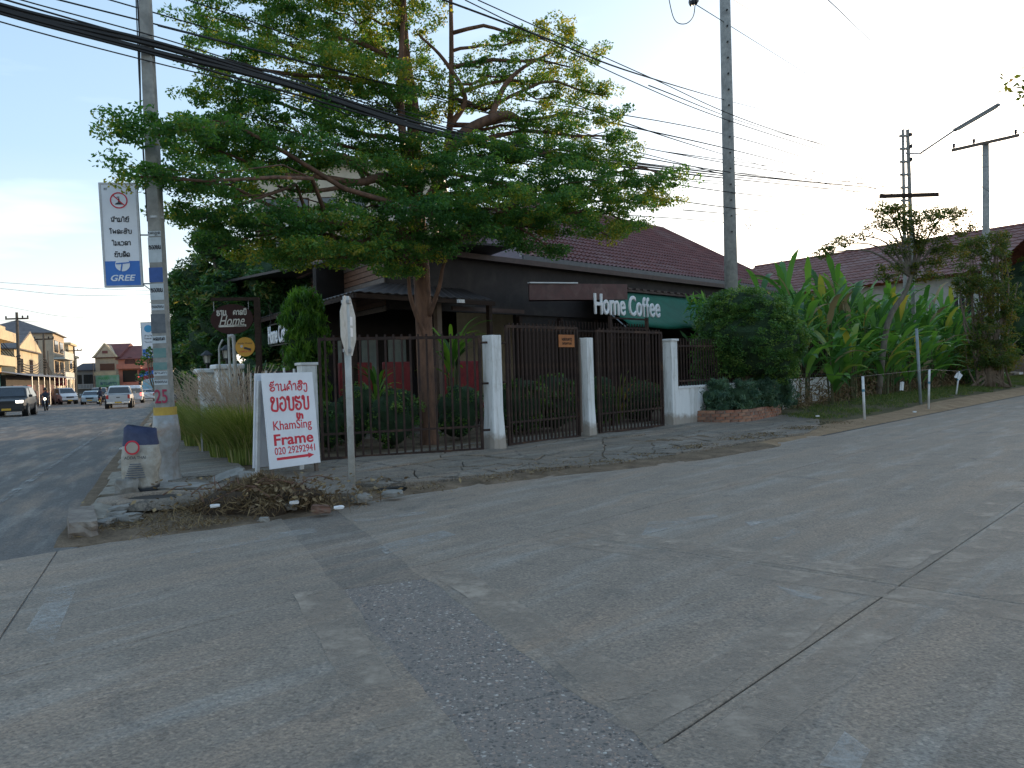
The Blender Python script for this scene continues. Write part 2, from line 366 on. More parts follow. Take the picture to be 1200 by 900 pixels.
# ------------------------------------------------------------------ ground, streets, pavement
def mat_slab(name, c1, c2, tine=True, rot=ROT_R, crack=False):
    m, nt, P = base(name); v = coords(nt, True)
    big = tex(nt, 'ShaderNodeTexNoise', .55, v, 6, .6, .8); mid = tex(nt, 'ShaderNodeTexNoise', 3.1, v, 8, .65)
    fine = tex(nt, 'ShaderNodeTexNoise', 55, v, 4, .7); vor = tex(nt, 'ShaderNodeTexVoronoi', 85, v)
    col = ramp(nt, mid.outputs[0], [(.3, c2), (.7, c1)])
    col = mixc(nt, ramp(nt, big.outputs[0], [(.35, (0, 0, 0)), (.62, (.55, .55, .55))]), col, tuple(q * .72 for q in c1))
    # rusty dust, tyre stains and pale worn streaks lie along the street
    mp = nt.nodes.new('ShaderNodeMapping'); mp.vector_type = 'TEXTURE'; mp.inputs['Rotation'].default_value = (0, 0, rot); mp.inputs['Scale'].default_value = (5.0, .8, 1)
    nt.links.new(v, mp.inputs['Vector']); st = tex(nt, 'ShaderNodeTexNoise', 1.6, mp.outputs[0], 7, .6)
    col = mixc(nt, ramp(nt, st.outputs[0], [(.47, (0, 0, 0)), (.68, (.75, .75, .75))]), col, (.33, .245, .18))
    st2 = tex(nt, 'ShaderNodeTexNoise', 2.7, mp.outputs[0], 7, .6, .3)
    col = mixc(nt, ramp(nt, st2.outputs[0], [(.52, (0, 0, 0)), (.72, (.55, .55, .55))]), col, (.36, .345, .315))
    st3 = tex(nt, 'ShaderNodeTexNoise', 1.1, v, 10, .75, 1.5)
    col = mixc(nt, ramp(nt, st3.outputs[0], [(.55, (0, 0, 0)), (.68, (.55, .55, .55))]), col, (.10, .096, .09))
    sp = ramp(nt, fine.outputs[0], [(.32, (.66, .66, .66)), (.62, (1.18, 1.18, 1.18))])
    col = mixc(nt, 1.0, col, sp, 'MULTIPLY')
    vp = tex(nt, 'ShaderNodeTexVoronoi', 60, v); sc_ = nt.nodes.new('ShaderNodeSeparateColor'); nt.links.new(vp.outputs['Color'], sc_.inputs[0])
    col = mixc(nt, 1.0, col, ramp(nt, sc_.outputs[0], [(0, (.74, .73, .73)), (.25, (.96, .96, .95)), (.8, (1.04, 1.03, 1.0)), (1, (1.32, 1.28, 1.22))]), 'MULTIPLY')
    crk = tex(nt, 'ShaderNodeTexVoronoi', .42, tex(nt, 'ShaderNodeTexNoise', 1.5, v, 6, .6).outputs['Color'] if 0 else v, feat='DISTANCE_TO_EDGE')
    dn = tex(nt, 'ShaderNodeTexNoise', 2.2, v, 7, .65); av = nt.nodes.new('ShaderNodeVectorMath'); av.operation = 'MULTIPLY_ADD'; av.inputs[1].default_value = (.9, .9, 0)
    nt.links.new(dn.outputs['Color'], av.inputs[0]); nt.links.new(v, av.inputs[2]); nt.links.new(av.outputs[0], crk.inputs['Vector'])
    col = mixc(nt, ramp(nt, crk.outputs['Distance'], [(0, (.75, .75, .75)), (.004, (.55, .55, .55)), (.011, (0, 0, 0))]) if crack else 0.0, col, (.055, .05, .045))
    nt.links.new(col, P.inputs['Base Color']); P.inputs['Roughness'].default_value = .78; P.inputs['Specular IOR Level'].default_value = .35
    h = nt.nodes.new('ShaderNodeMath'); h.operation = 'ADD'; nt.links.new(fine.outputs[0], h.inputs[0])
    if tine:
        mp2 = nt.nodes.new('ShaderNodeMapping'); mp2.vector_type = 'TEXTURE'; mp2.inputs['Rotation'].default_value = (0, 0, rot); nt.links.new(v, mp2.inputs['Vector'])
        wv = nt.nodes.new('ShaderNodeTexWave'); wv.wave_type = 'BANDS'; wv.bands_direction = 'X'
        wv.inputs['Scale'].default_value = 17; wv.inputs['Distortion'].default_value = 2.5; wv.inputs['Detail'].default_value = 3; wv.inputs['Detail Scale'].default_value = 2
        nt.links.new(mp2.outputs[0], wv.inputs['Vector'])
        k = nt.nodes.new('ShaderNodeMath'); k.operation = 'MULTIPLY'; k.inputs[1].default_value = .22
        nt.links.new(wv.outputs[0], k.inputs[0]); nt.links.new(k.outputs[0], h.inputs[1])
    else: nt.links.new(vor.outputs[0], h.inputs[1])
    bump(nt, P, h.outputs[0], .7, .009)
    return m
M_slab = mat_slab('road_concrete', (.300, .248, .200), (.215, .180, .147))
M_strip = mat_slab('strip_concrete', (.235, .20, .168), (.175, .150, .126), False)
M_pave = mat_slab('pavement_concrete', (.235, .200, .162), (.150, .128, .104), False, crack=True)
M_asph = mat_slab('street_asphalt', (.150, .140, .130), (.112, .105, .100), False, ROT_L)
def mat_agg():
    m, nt, P = base('exposed_aggregate'); v = coords(nt, True)
    wn = tex(nt, 'ShaderNodeTexNoise', 30, v, 4, .6); av = nt.nodes.new('ShaderNodeVectorMath'); av.operation = 'MULTIPLY_ADD'; av.inputs[1].default_value = (.03, .03, .03)
    nt.links.new(wn.outputs['Color'], av.inputs[0]); nt.links.new(v, av.inputs[2]); v2 = av.outputs[0]
    big = tex(nt, 'ShaderNodeTexNoise', 1.3, v, 8, .7); col = (.205, .172, .146); hs_ = None
    for sc_, lo, hi in ((105, .34, .60), (52, .30, .56), (30, .20, .44)):
        vo = tex(nt, 'ShaderNodeTexVoronoi', sc_, v2); vo.inputs['Randomness'].default_value = 1
        sep = nt.nodes.new('ShaderNodeSeparateColor'); nt.links.new(vo.outputs['Color'], sep.inputs[0])
        peb = ramp(nt, sep.outputs[0], [(0, (.055, .053, .052)), (.35, (.13, .12, .11)), (.6, (.26, .215, .18)), (.82, (.36, .25, .19)), (1, (.52, .49, .44))])
        inside = ramp(nt, vo.outputs['Distance'], [(lo, (1, 1, 1)), (hi, (0, 0, 0))])
        gate_ = ramp(nt, sep.outputs[1], [(.45, (1, 1, 1)), (.5, (0, 0, 0))]); m_ = mixc(nt, 1.0, inside, gate_, 'MULTIPLY')
        col = mixc(nt, m_, col, peb); hs_ = m_ if hs_ is None else mixc(nt, 1.0, hs_, m_, 'ADD')
    wear = ramp(nt, big.outputs[0], [(.46, (.0, .0, .0)), (.70, (.6, .6, .6))]); col = mixc(nt, wear, col, (.20, .175, .15))
    nt.links.new(col, P.inputs['Base Color']); P.inputs['Roughness'].default_value = .8
    bump(nt, P, hs_, .6, .008); return m
M_agg = mat_agg()
def mat_dirt(name, stops, sc=3.0, fine=40):
    m, nt, P = base(name); v = coords(nt, True)
    a = tex(nt, 'ShaderNodeTexNoise', sc, v, 10, .7, .4); b = tex(nt, 'ShaderNodeTexNoise', fine, v, 5, .75)
    col = ramp(nt, a.outputs[0], stops); col = mixc(nt, 1.0, col, ramp(nt, b.outputs[0], [(.25, (.55, .55, .55)), (.7, (1.25, 1.25, 1.25))]), 'MULTIPLY')
    nt.links.new(col, P.inputs['Base Color']); P.inputs['Roughness'].default_value = .95; P.inputs['Specular IOR Level'].default_value = .15
    bump(nt, P, b.outputs[0], .8, .02); return m
M_dirt = mat_dirt('verge_dirt', [(.30, (.10, .075, .05)), (.48, (.17, .125, .085)), (.66, (.26, .19, .13)), (.8, (.30, .27, .22))])
M_sand = mat_dirt('sandy_shoulder', [(.30, (.22, .145, .085)), (.6, (.34, .235, .145)), (.8, (.40, .31, .21))], 2.2)
M_earth = mat_dirt('far_earth', [(.3, (.09, .08, .055)), (.6, (.14, .125, .09)), (.8, (.19, .17, .13))], .3, 6)
M_joint = mat('joint_filler', (.05, .046, .042), (.04, .036, .033), .95, 12)

def grid_mesh(name, xs, ys, zf, m, kind='structure'):
    vs = [(x, y, zf(x, y)) for y in ys for x in xs]; nx = len(xs)
    fs = [(j * nx + i, j * nx + i + 1, (j + 1) * nx + i + 1, (j + 1) * nx + i) for j in range(len(ys) - 1) for i in range(nx - 1)]
    b = MB(); b.v = vs; b.f = fs; b.m = [0] * len(fs)
    return setp(b.build(name, m, smooth=True), kind=kind)
def spaced(*seg):
    out = []
    for a, b, st in seg:
        n = max(1, int(round((b - a) / st))); out += [a + (b - a) * i / n for i in range(n)]
    return out + [seg[-1][1]]
grid_mesh('ground', spaced((-2500, -300, 550), (-300, -80, 40), (-80, 50, 5), (50, 300, 50), (300, 2500, 550)),
          spaced((-600, -40, 140), (-40, 130, 5), (130, 400, 45), (400, 3500, 620)), lambda x, y: gz(x, y) - .14 - (.35 if y > 220 else 0), M_earth)

def clip(poly, n, c, keep_less=True):     # keep the side n.p <= c
    out = []; sgn = 1 if keep_less else -1
    for i in range(len(poly)):
        a, b = poly[i], poly[(i + 1) % len(poly)]
        da = sgn * (a.x * n.x + a.y * n.y - c); db = sgn * (b.x * n.x + b.y * n.y - c)
        if da <= 0: out.append(a)
        if (da < 0 < db) or (db < 0 < da): out.append(a + (b - a) * (da / (da - db)))
    return out
def shrink(poly, g):
    n = len(poly); c = sum(poly, Vector()) / n; out = list(poly)
    for i in range(n):
        a, b = poly[i], poly[(i + 1) % n]; e = (b - a)
        if e.length < 1e-4: continue
        nn = Vector((e.y, -e.x, 0)).normalized()
        if nn.dot(c - a) > 0: nn = -nn
        out = clip(out, nn, nn.dot(a) - g)
        if len(out) < 3: return []
    return out
def slab_mesh(name, poly, m, top=0.0, th=.05, gap=.005, zfun=None, jag=0, chip=.007, jagf=None):
    """one cast slab: a bevelled block, with wavering edges where jag > 0"""
    poly = shrink(poly, gap)
    if len(poly) < 3: return None
    if jag or jagf:
        pts = []
        for i in range(len(poly)):
            a, b = poly[i], poly[(i + 1) % len(poly)]; k = max(1, int((b - a).length / .16))
            for j in range(k):
                q = a.lerp(b, j / k)
                if jagf: jag = jagf(q)
                pts.append(Vector((q.x + jag * mnoise.noise(q * 2.3), q.y + jag * mnoise.noise(q * 2.3 + Vector((9, 4, 0))), 0)))
        poly = pts
    if sum(poly[i].x * poly[(i + 1) % len(poly)].y - poly[(i + 1) % len(poly)].x * poly[i].y for i in range(len(poly))) < 0: poly = poly[::-1]
    zf = zfun or (lambda x, y: 0)
    c = sum(poly, Vector()) / len(poly); b = MB(); n = len(poly)
    for k, (ins, dz) in enumerate(((0, -th), (0, -chip * .8), (chip, 0))):
        for p in poly:
            d = (c - p); d.z = 0; q = p + d.normalized() * ins; b.v.append((q.x, q.y, top + zf(q.x, q.y) + dz))
    for k in (0, 1):
        for i in range(n): b.f.append([k * n + i, k * n + (i + 1) % n, (k + 1) * n + (i + 1) % n, (k + 1) * n + i]); b.m.append(0)
    b.f.append([2 * n + i for i in range(n)]); b.m.append(0)
    return b.mesh(name, m)

# right-hand street: bedding sheet and cast slabs
b = MB(); q = [RS(-10.9, -30), RS(9, -30), RS(9, 175), RS(-10.9, 175)]; b.add([(p.x, p.y, -.012) for p in q], [(0, 1, 2, 3)])
road = setp(b.build('road', M_joint), kind='structure')
S_ROWS = [-7.7, -4.62, -1.68, 1.34, 4.3, 7.3]; T_ROWS = [-24.6, -14.6, -4.6, 5.4, 15.6, 25.6, 35.6, 45.6, 55.6, 75.6, 95.6, 120, 150]
def slab(poly, m=M_slab, **k):
    near = min(p.length for p in poly) < 9 and any(abs(p.dot(nL) - 1.33) < .4 for p in poly)
    if near: k['jagf'] = lambda q: .055 if abs(q.dot(nL) - 1.33) < .36 and q.y < 6.2 else (.012 if abs(q.dot(nL) - 1.33) < .36 else 0)
    me = slab_mesh('slab', poly, m, **k)
    if me: link('slab', me, road)
for i in range(len(S_ROWS) - 1):
    for j in range(len(T_ROWS) - 1):
        s0, s1, t0, t1 = S_ROWS[i], S_ROWS[i + 1], T_ROWS[j], T_ROWS[j + 1]
        cell = [RS(s0, t0), RS(s1, t0), RS(s1, t1), RS(s0, t1)]
        if i == 0 and j >= 4: cell = [RS(-6.2, t0), RS(s1, t0), RS(s1, t1), RS(-6.2, t1)]
        right = clip(cell, nL, 1.63, False)
        if len(right) > 2: slab(right)
        mid = clip(clip(cell, nL, 1.035), nL, -.945, False)
        if len(mid) > 2: slab(mid)
        lft = clip(clip(cell, nL, -.945), nL, -1.36, False)
        if len(lft) > 2: slab(lft)
# strip of washed-out aggregate between the two casts, edge ragged
tt = [-12, -3, 3.2, 5.45, 8.8]
for a_, b_ in zip(tt[:-1], tt[1:]):
    me = slab_mesh('aggregate_strip', [LS(.96, a_), LS(1.71, a_), LS(1.71, b_), LS(.96, b_)], M_agg if a_ < 5 else M_strip, top=-.0035 if a_ < 5 else -.0025, gap=.002, th=.03)
    link('aggregate_strip', me, road)
# left-hand street
ts = spaced((-30, 0, 5), (0, 40, 2), (40, 190, 6)); ss = [-14, -12.2, -9, -6, -3, -1.36, -.80]
b = MB()
for t in ts:
    for s_ in ss: p = LS(s_, t); b.v.append((p.x, p.y, gz(p.x, p.y) - .008 + .02 * math.sin(PI * min(1, max(0, (s_ + 12) / 11)))))
for j in range(len(ts) - 1):
    for i in range(len(ss) - 1):
        k = j * len(ss) + i; b.f.append([k, k + 1, k + 1 + len(ss), k + len(ss)]); b.m.append(0)
street = setp(b.build('street', M_asph, smooth=True), kind='structure')
def worn(name, c, lo, hi, sc=9):
    m, nt, P = base(name); v = coords(nt, True); a = tex(nt, 'ShaderNodeTexNoise', sc, v, 10, .75); k = tex(nt, 'ShaderNodeTexNoise', 1.3, v, 4, .6)
    ad = nt.nodes.new('ShaderNodeMath'); ad.operation = 'ADD'; nt.links.new(a.outputs[0], ad.inputs[0]); nt.links.new(k.outputs[0], ad.inputs[1])
    mr = nt.nodes.new('ShaderNodeMapRange'); mr.inputs[1].default_value = lo; mr.inputs[2].default_value = hi; nt.links.new(ad.outputs[0], mr.inputs[0])
    P.inputs['Base Color'].default_value = (*c, 1); P.inputs['Roughness'].default_value = .7; nt.links.new(mr.outputs[0], P.inputs['Alpha']); return m
M_line = worn('worn_white_line', (.27, .265, .25), .90, 1.25)
M_line2 = worn('faded_white_paint', (.44, .42, .385), .88, 1.34, 14)
def quad_mark(name, pts, m, dz=.004, base_z=None):
    b = MB(); n = len(pts)
    b.add([(p.x, p.y, (gz(p.x, p.y) + .016 if base_z is None else base_z) + dz) for p in pts], [tuple(range(n))])
    return setp(b.build(name, m), kind='structure')
for t in range(0, 26):                      # short dashes of the centre line
    s_ = -5.15; t0 = 8 + t * 3.6
    quad_mark('road_marking', [LS(s_ - .06, t0), LS(s_ + .06, t0), LS(s_ + .06, t0 + 1.1), LS(s_ - .06, t0 + 1.1)], M_line)
M_dust = worn('joint_dust', (.36, .29, .225), .86, 1.22, 5)
def band(p, q, w_, jag_=.06):
    d = (q - p); n = Vector((d.y, -d.x, 0)).normalized(); k = max(2, int(d.length / .25)); L_, R_ = [], []
    for i in range(k + 1):
        c = p.lerp(q, i / k); L_.append(c + n * (w_ * .5 + jag_ * mnoise.noise(c * 2))); R_.append(c - n * (w_ * .5 + jag_ * mnoise.noise(c * 2 + Vector((5, 5, 0)))))
    b = MB(); b.v = [(c.x, c.y, .003) for c in L_ + R_]; b.f = [[i, i + 1, k + 2 + i, k + 1 + i] for i in range(k)]; b.m = [0] * k; setp(b.build('dust_band', M_dust), kind='structure')
band(RS(-1.50, 2.6), RS(-1.50, 5.0), .26); band(RS(-1.50, 5.85), RS(-1.50, 26), .30); band(RS(-1.86, 2.6), RS(-1.86, 5.0), .22); band(RS(-1.86, 5.85), RS(-1.86, 26), .24); band(RS(-4.5, 5.62), RS(2, 5.62), .34); band(RS(-4.5, 5.20), RS(2, 5.20), .28)
band(LS(1.84, 3.0), LS(1.84, 5.6), .26); band(LS(.84, 3.2), LS(.84, 5.5), .24)
b = MB(); tl = spaced((6, 60, 2))
for t in tl:
    for s_ in (-2.06, -1.95): p = LS(s_, t); b.v.append((p.x, p.y, gz(p.x, p.y) + .012))
for j in range(len(tl) - 1): b.f.append([2 * j, 2 * j + 1, 2 * j + 3, 2 * j + 2]); b.m.append(0)
setp(b.build('road_marking', M_line), kind='structure')
for P4 in (((432, 628), (500, 618), (536, 612), (470, 622)), ((440, 640), (520, 622), (534, 627), (452, 650)), ((412, 609), (498, 599), (502, 602), (420, 613)),
           ((760, 612), (838, 603), (842, 606), (752, 628)), ((872, 612), (905, 605), (912, 609), (880, 617)), ((902, 632), (930, 620), (940, 624), (906, 636)),
           ((908, 686), (965, 701), (958, 704), (926, 698)), ((960, 898), (990, 858), (1020, 880), (1006, 905)), ((30, 740), (62, 690), (92, 684), (62, 756)), ((232, 640), (368, 618), (372, 624), (220, 650))):
    pts = [G(*p) for p in P4]; quad_mark('road_marking', pts, M_line2, .0035, 0.0)

# verge: one draped sheet of earth from the street edges back over the lot
edge = [Vector(p + (0,)) for p in ((-4.16, 7.1), (-3.87, 7.12), (-3.1, 7.62), (-2.1, 8.36), (-1.75, 9.0), (-1.37, 9.5), (-.4, 10.2), (.66, 10.9), (1.8, 11.5), (3.0, 12.3), (4.7, 13.9))] + [RS(-6.32, t) for t in (14, 16, 19, 22, 26, 30, 35, 42, 50, 60, 75, 95, 130, 170)]
ed = []
for a_, b_ in zip(edge[:-1], edge[1:]):
    k = max(1, int((b_ - a_).length / (.16 if a_.y < 16 else .5 if a_.y < 40 else 3)))
    ed += [a_.lerp(b_, i / k) for i in range(k)]
ed.append(edge[-1])
dd = [0, .03, .10, .2, .32, .46, .62, .8, 1, 1.25, 1.5, 1.8, 2.2, 2.7, 3.3, 4, 5, 6, 8, 11, 15, 20, 26, 34, 44, 56, 75, 100, 150]
SL = lambda x, y: .918 * x + .397 * y
def vz(x, y, d):                            # height of the verge, d metres in from its edge
    n_ = mnoise.noise(Vector((x * 1.3, y * 1.3, 0))) * .018 + mnoise.noise(Vector((x * 5, y * 5, 3))) * .010
    far = sstep(20, 26, y) * sstep(0, 4, x)
    return gz(x, y) + (-.03 if d < .01 else 0) + (.022 + .085 * far) * sstep(0, .5, d) + (.070 if x > -1.6 or y > 12 else .03) * sstep(.9, 3.4, d) + n_ * sstep(0, .2, d) + far * .10 * sstep(.4, 2.4, d)
b = MB(); tot = len(ed)
for i, e in enumerate(ed):
    dv = dL
    for d in dd:
        wob = .05 * mnoise.noise(Vector((e.x * 3, e.y * 3, 1))) if d < .3 else 0
        p = e + dv * (d + wob); b.v.append((p.x, p.y, vz(p.x, p.y, d)))
nd = len(dd)
for i in range(tot - 1):
    for j in range(nd - 1):
        k = i * nd + j; b.f.append([k, k + nd, k + nd + 1, k + 1][::1]); 
        mid_ = b.v[k]; b.m.append((1 if dd[j] < 1.0 else 2) if (mid_[0] > 4.5 and mid_[1] > 14) else 0)
M_bank = mat_dirt('bank_soil', [(.30, (.055, .050, .025)), (.48, (.095, .085, .045)), (.66, (.15, .12, .07)), (.8, (.20, .165, .11))], 1.6)
verge = setp(b.build('dirt_verge', [M_dirt, M_sand, M_bank], smooth=True), kind='structure')

# cracked concrete apron in front of the gates: split by chance, each piece a slab
apron = thing('forecourt', None, None, (0, 0, 0)); apron['kind'] = 'structure'
def split(poly, mn, out):
    c = sum(poly, Vector()) / len(poly); far = max((p - c).length for p in poly)
    lim = mn(c)
    if far < lim: out.append(poly); return
    i = max(range(len(poly)), key=lambda k: (poly[k] - poly[(k + 1) % len(poly)]).length)
    a_, b_ = poly[i], poly[(i + 1) % len(poly)]; m_ = a_.lerp(b_, random.uniform(.36, .64)); e = (b_ - a_).normalized()
    an = random.gauss(0, .28); n = Vector((e.x * math.cos(an) - e.y * math.sin(an), e.x * math.sin(an) + e.y * math.cos(an), 0))
    A_, B_ = clip(poly, n, n.dot(m_)), clip(poly, n, n.dot(m_), False)
    if len(A_) < 3 or len(B_) < 3: out.append(poly); return
    split(A_, mn, out); split(B_, mn, out)
SA = lambda p: p.x * nR.x + p.y * nR.y
def apron_z(x, y):
    s_ = x * nR.x + y * nR.y; return .135 - .085 * sstep(-9.8, -7.4, s_) - .01
pcs = []
split([RS(-10.62, 5.6), RS(-9.3, 5.15), RS(-7.95, 6.6), RS(-7.62, 8.2), RS(-7.0, 9.8), RS(-10.62, 9.8)], lambda c: .85 if SA(c) < -8.8 else .42, pcs)
split([RS(-10.62, 9.8), RS(-7.0, 9.8), RS(-6.75, 12), RS(-6.6, 15.6), RS(-10.62, 15.6)], lambda c: 1.25 if SA(c) < -8.3 else .45, pcs)
split([RS(-10.55, 15.6), RS(-6.6, 15.6), RS(-6.9, 17.2), RS(-7.9, 19.6), RS(-9.0, 20.3), RS(-9.6, 18.6), RS(-9.9, 16.8)], lambda c: 1.9, pcs)
for pc in pcs:
    j1, j2, j3 = random.uniform(-.012, .012), random.gauss(0, .007), random.gauss(0, .007); c = sum(pc, Vector()) / len(pc)
    me = slab_mesh('concrete_slab', pc, M_pave, top=j1 + .012, th=.09, gap=random.uniform(.004, .016), jag=.10, zfun=lambda x, y: apron_z(x, y) + (x - c.x) * j2 + (y - c.y) * j3)
    if me: link('concrete_slab', me, apron)
# pavement of the left street
pav = thing('pavement', None, None, (0, 0, 0)); pav['kind'] = 'structure'
t = 11.9; k = 0
while t < 70:
    ln = 2.6 if t < 40 else 6; wdt = 1.0 if t < 20 else .85
    poly = [LS(-.55, t), LS(wdt, t), LS(wdt, t + ln), LS(-.55, t + ln)]
    me = slab_mesh('paving_slab', poly, M_pave, top=.135, th=.12, gap=.010, zfun=gz, jag=.03 if t < 30 else 0)
    link('paving_slab', me, pav); t += ln
poly = [LS(.35, 9.6), LS(1.9, 9.0), LS(2.4, 11.85), LS(-.1, 11.85)]
link('paving_slab', slab_mesh('paving_slab', poly, M_pave, top=.13, th=.12, gap=.01, zfun=gz, jag=.09), pav)
M_kerb = mat('kerb_concrete', (.30, .27, .22), (.20, .175, .14), .9, 7, dirt=(.13, .10, .07), dsc=3, bs=.7, bd=.012)
kerb = thing('kerb', None, None, (0, 0, 0)); kerb['kind'] = 'structure'
t = 9.0; i = 0
while t < 75:
    ln = random.uniform(.75, 1.0) if t < 40 else 3
    p = LS(-.72 + random.uniform(-.02, .02), t + ln / 2); b = MB()
    n = 8; L2 = ln / 2 - .012
    prof = [(-.11, -.12), (-.115, .09), (-.085, .125), (.08, .13), (.10, .11), (.10, -.12)]
    if not (13 < t < 14): 
        for sx in np.linspace(-L2, L2, 6): b.v += [(sx, y_ + random.gauss(0, .006), z_ + random.gauss(0, .006)) for y_, z_ in prof]
        for a_ in range(5):
            for c_ in range(6): b.f.append([a_ * 6 + c_, (a_ + 1) * 6 + c_, (a_ + 1) * 6 + (c_ + 1) % 6, a_ * 6 + (c_ + 1) % 6]); b.m.append(0)
        b.f += [[0, 1, 2, 3, 4, 5], [35, 34, 33, 32, 31, 30]]; b.m += [0, 0]
        b.build('kerb_stone', M_kerb, kerb, loc=(p.x, p.y, gz(p.x, p.y) + random.uniform(-.03, .01)), rot=(random.gauss(0, .03), random.gauss(0, .015), ROT_L + PI + random.gauss(0, .02)))
    t += ln; i += 1
# turf on the right verge, dry grass and crack weeds: nobody could count them
def strew(name, pts, L, W, m, **k): return setp(leaves(name, pts, L, W, m, **k), kind='stuff')
pts = []
for _ in range(60000):
    t_ = random.uniform(19.5, 62); s_ = random.uniform(-10.4, -7.1); 
    if mnoise.noise(Vector((s_ * .9, t_ * .6, 0))) + random.uniform(-.3, .3) + (.35 if t_ > 25 else .05) < 0: continue
    if s_ > -7.5 + .5 * mnoise.noise(Vector((t_, 0, 0))): continue
    p = RS(s_, t_); d_ = -6.32 - s_; pts.append((p.x, p.y, vz(p.x, p.y, d_) + .035))
up = np.tile([0, 0, 1.0], (len(pts), 1)); up[:, :2] += rng.normal(size=(len(pts), 2)) * .5
strew('verge_grass', np.array(pts), .12, .016, L_turf, dirs=up, flat=-.3)
pts = []
for _ in range(9000):
    p = Vector((random.uniform(-4.6, -1.6), random.uniform(7.3, 10.4), 0)); l_ = SL(p.x, p.y)
    s_ = SA(p)
    if s_ > -7.5 or l_ < -.9: continue
    if mnoise.noise(p * 1.7) + random.uniform(-.35, .25) < -.05: continue
    pts.append((p.x, p.y, vz(p.x, p.y, .8) + .012))
strew('dry_grass', np.array(pts), .10, .010, L_dry, flat=.1)
pts = []
for _ in range(5200):
    t_ = random.uniform(6.2, 19); s_ = -7.45 - .05 * t_ * 0 + random.gauss(0, .22) + (.35 if t_ > 9.5 else 0)
    if mnoise.noise(Vector((t_ * 1.1, 5, 0))) + random.uniform(-.2, .2) < 0.02: continue
    p = RS(s_, t_); pts.append((p.x, p.y, apron_z(p.x, p.y) + .02))
strew('crack_weeds', np.array(pts), .055, .02, L_dry, flat=.8)
pts = []
for _ in range(3000):                       # leaf litter gathered at the foot of the gates
    t_ = random.uniform(4.8, 16.4); s_ = -10.55 + abs(random.gauss(0, .25)); p = RS(s_, t_); pts.append((p.x, p.y, apron_z(p.x, p.y) + .015))
strew('leaf_litter', np.array(pts), .05, .03, L_dry, flat=2)

# ------------------------------------------------------------------ flat lettering
def txt_mesh(s, width, height, m, ext=.002, off=0.0, name='lettering', slant=0):
    """lettering as a thin relief in the x-z plane, facing -y, centred on the origin"""
    cu = bpy.data.curves.new('t', 'FONT'); cu.body = s; cu.size = 1; cu.extrude = .02 if off else 0; cu.bevel_depth = off * .9; cu.bevel_resolution = 0; cu.resolution_u = 4; cu.shear = slant
    ob = bpy.data.objects.new('t', cu); COL.objects.link(ob)
    dg = bpy.context.evaluated_depsgraph_get(); me = bpy.data.meshes.new_from_object(ob.evaluated_get(dg))
    bpy.data.objects.remove(ob); bpy.data.curves.remove(cu)
    co = np.empty(len(me.vertices) * 3); me.vertices.foreach_get('co', co); co = co.reshape(-1, 3)
    lo, hi = co.min(0), co.max(0); c = (lo + hi) / 2
    x = (co[:, 0] - c[0]) / max(1e-6, hi[0] - lo[0]) * width; z = (co[:, 1] - c[1]) / max(1e-6, hi[1] - lo[1]) * height
    y = np.zeros_like(x) if not off else -(co[:, 2] - lo[2]) / max(1e-6, hi[2] - lo[2]) * ext
    me.vertices.foreach_set('co', np.stack([x, y, z], 1).ravel())
    me.materials.clear(); me.materials.append(m); me.name = name
    if off: me.update(); return me
    bm = bmesh.new(); bm.from_mesh(me)
    bmesh.ops.remove_doubles(bm, verts=bm.verts, dist=1e-5)
    r_ = bmesh.ops.extrude_face_region(bm, geom=bm.faces[:]); bmesh.ops.translate(bm, vec=(0, -ext, 0), verts=[v for v in r_['geom'] if isinstance(v, bmesh.types.BMVert)])
    bmesh.ops.recalc_face_normals(bm, faces=bm.faces); bm.to_mesh(me); bm.free(); me.update()
    return me
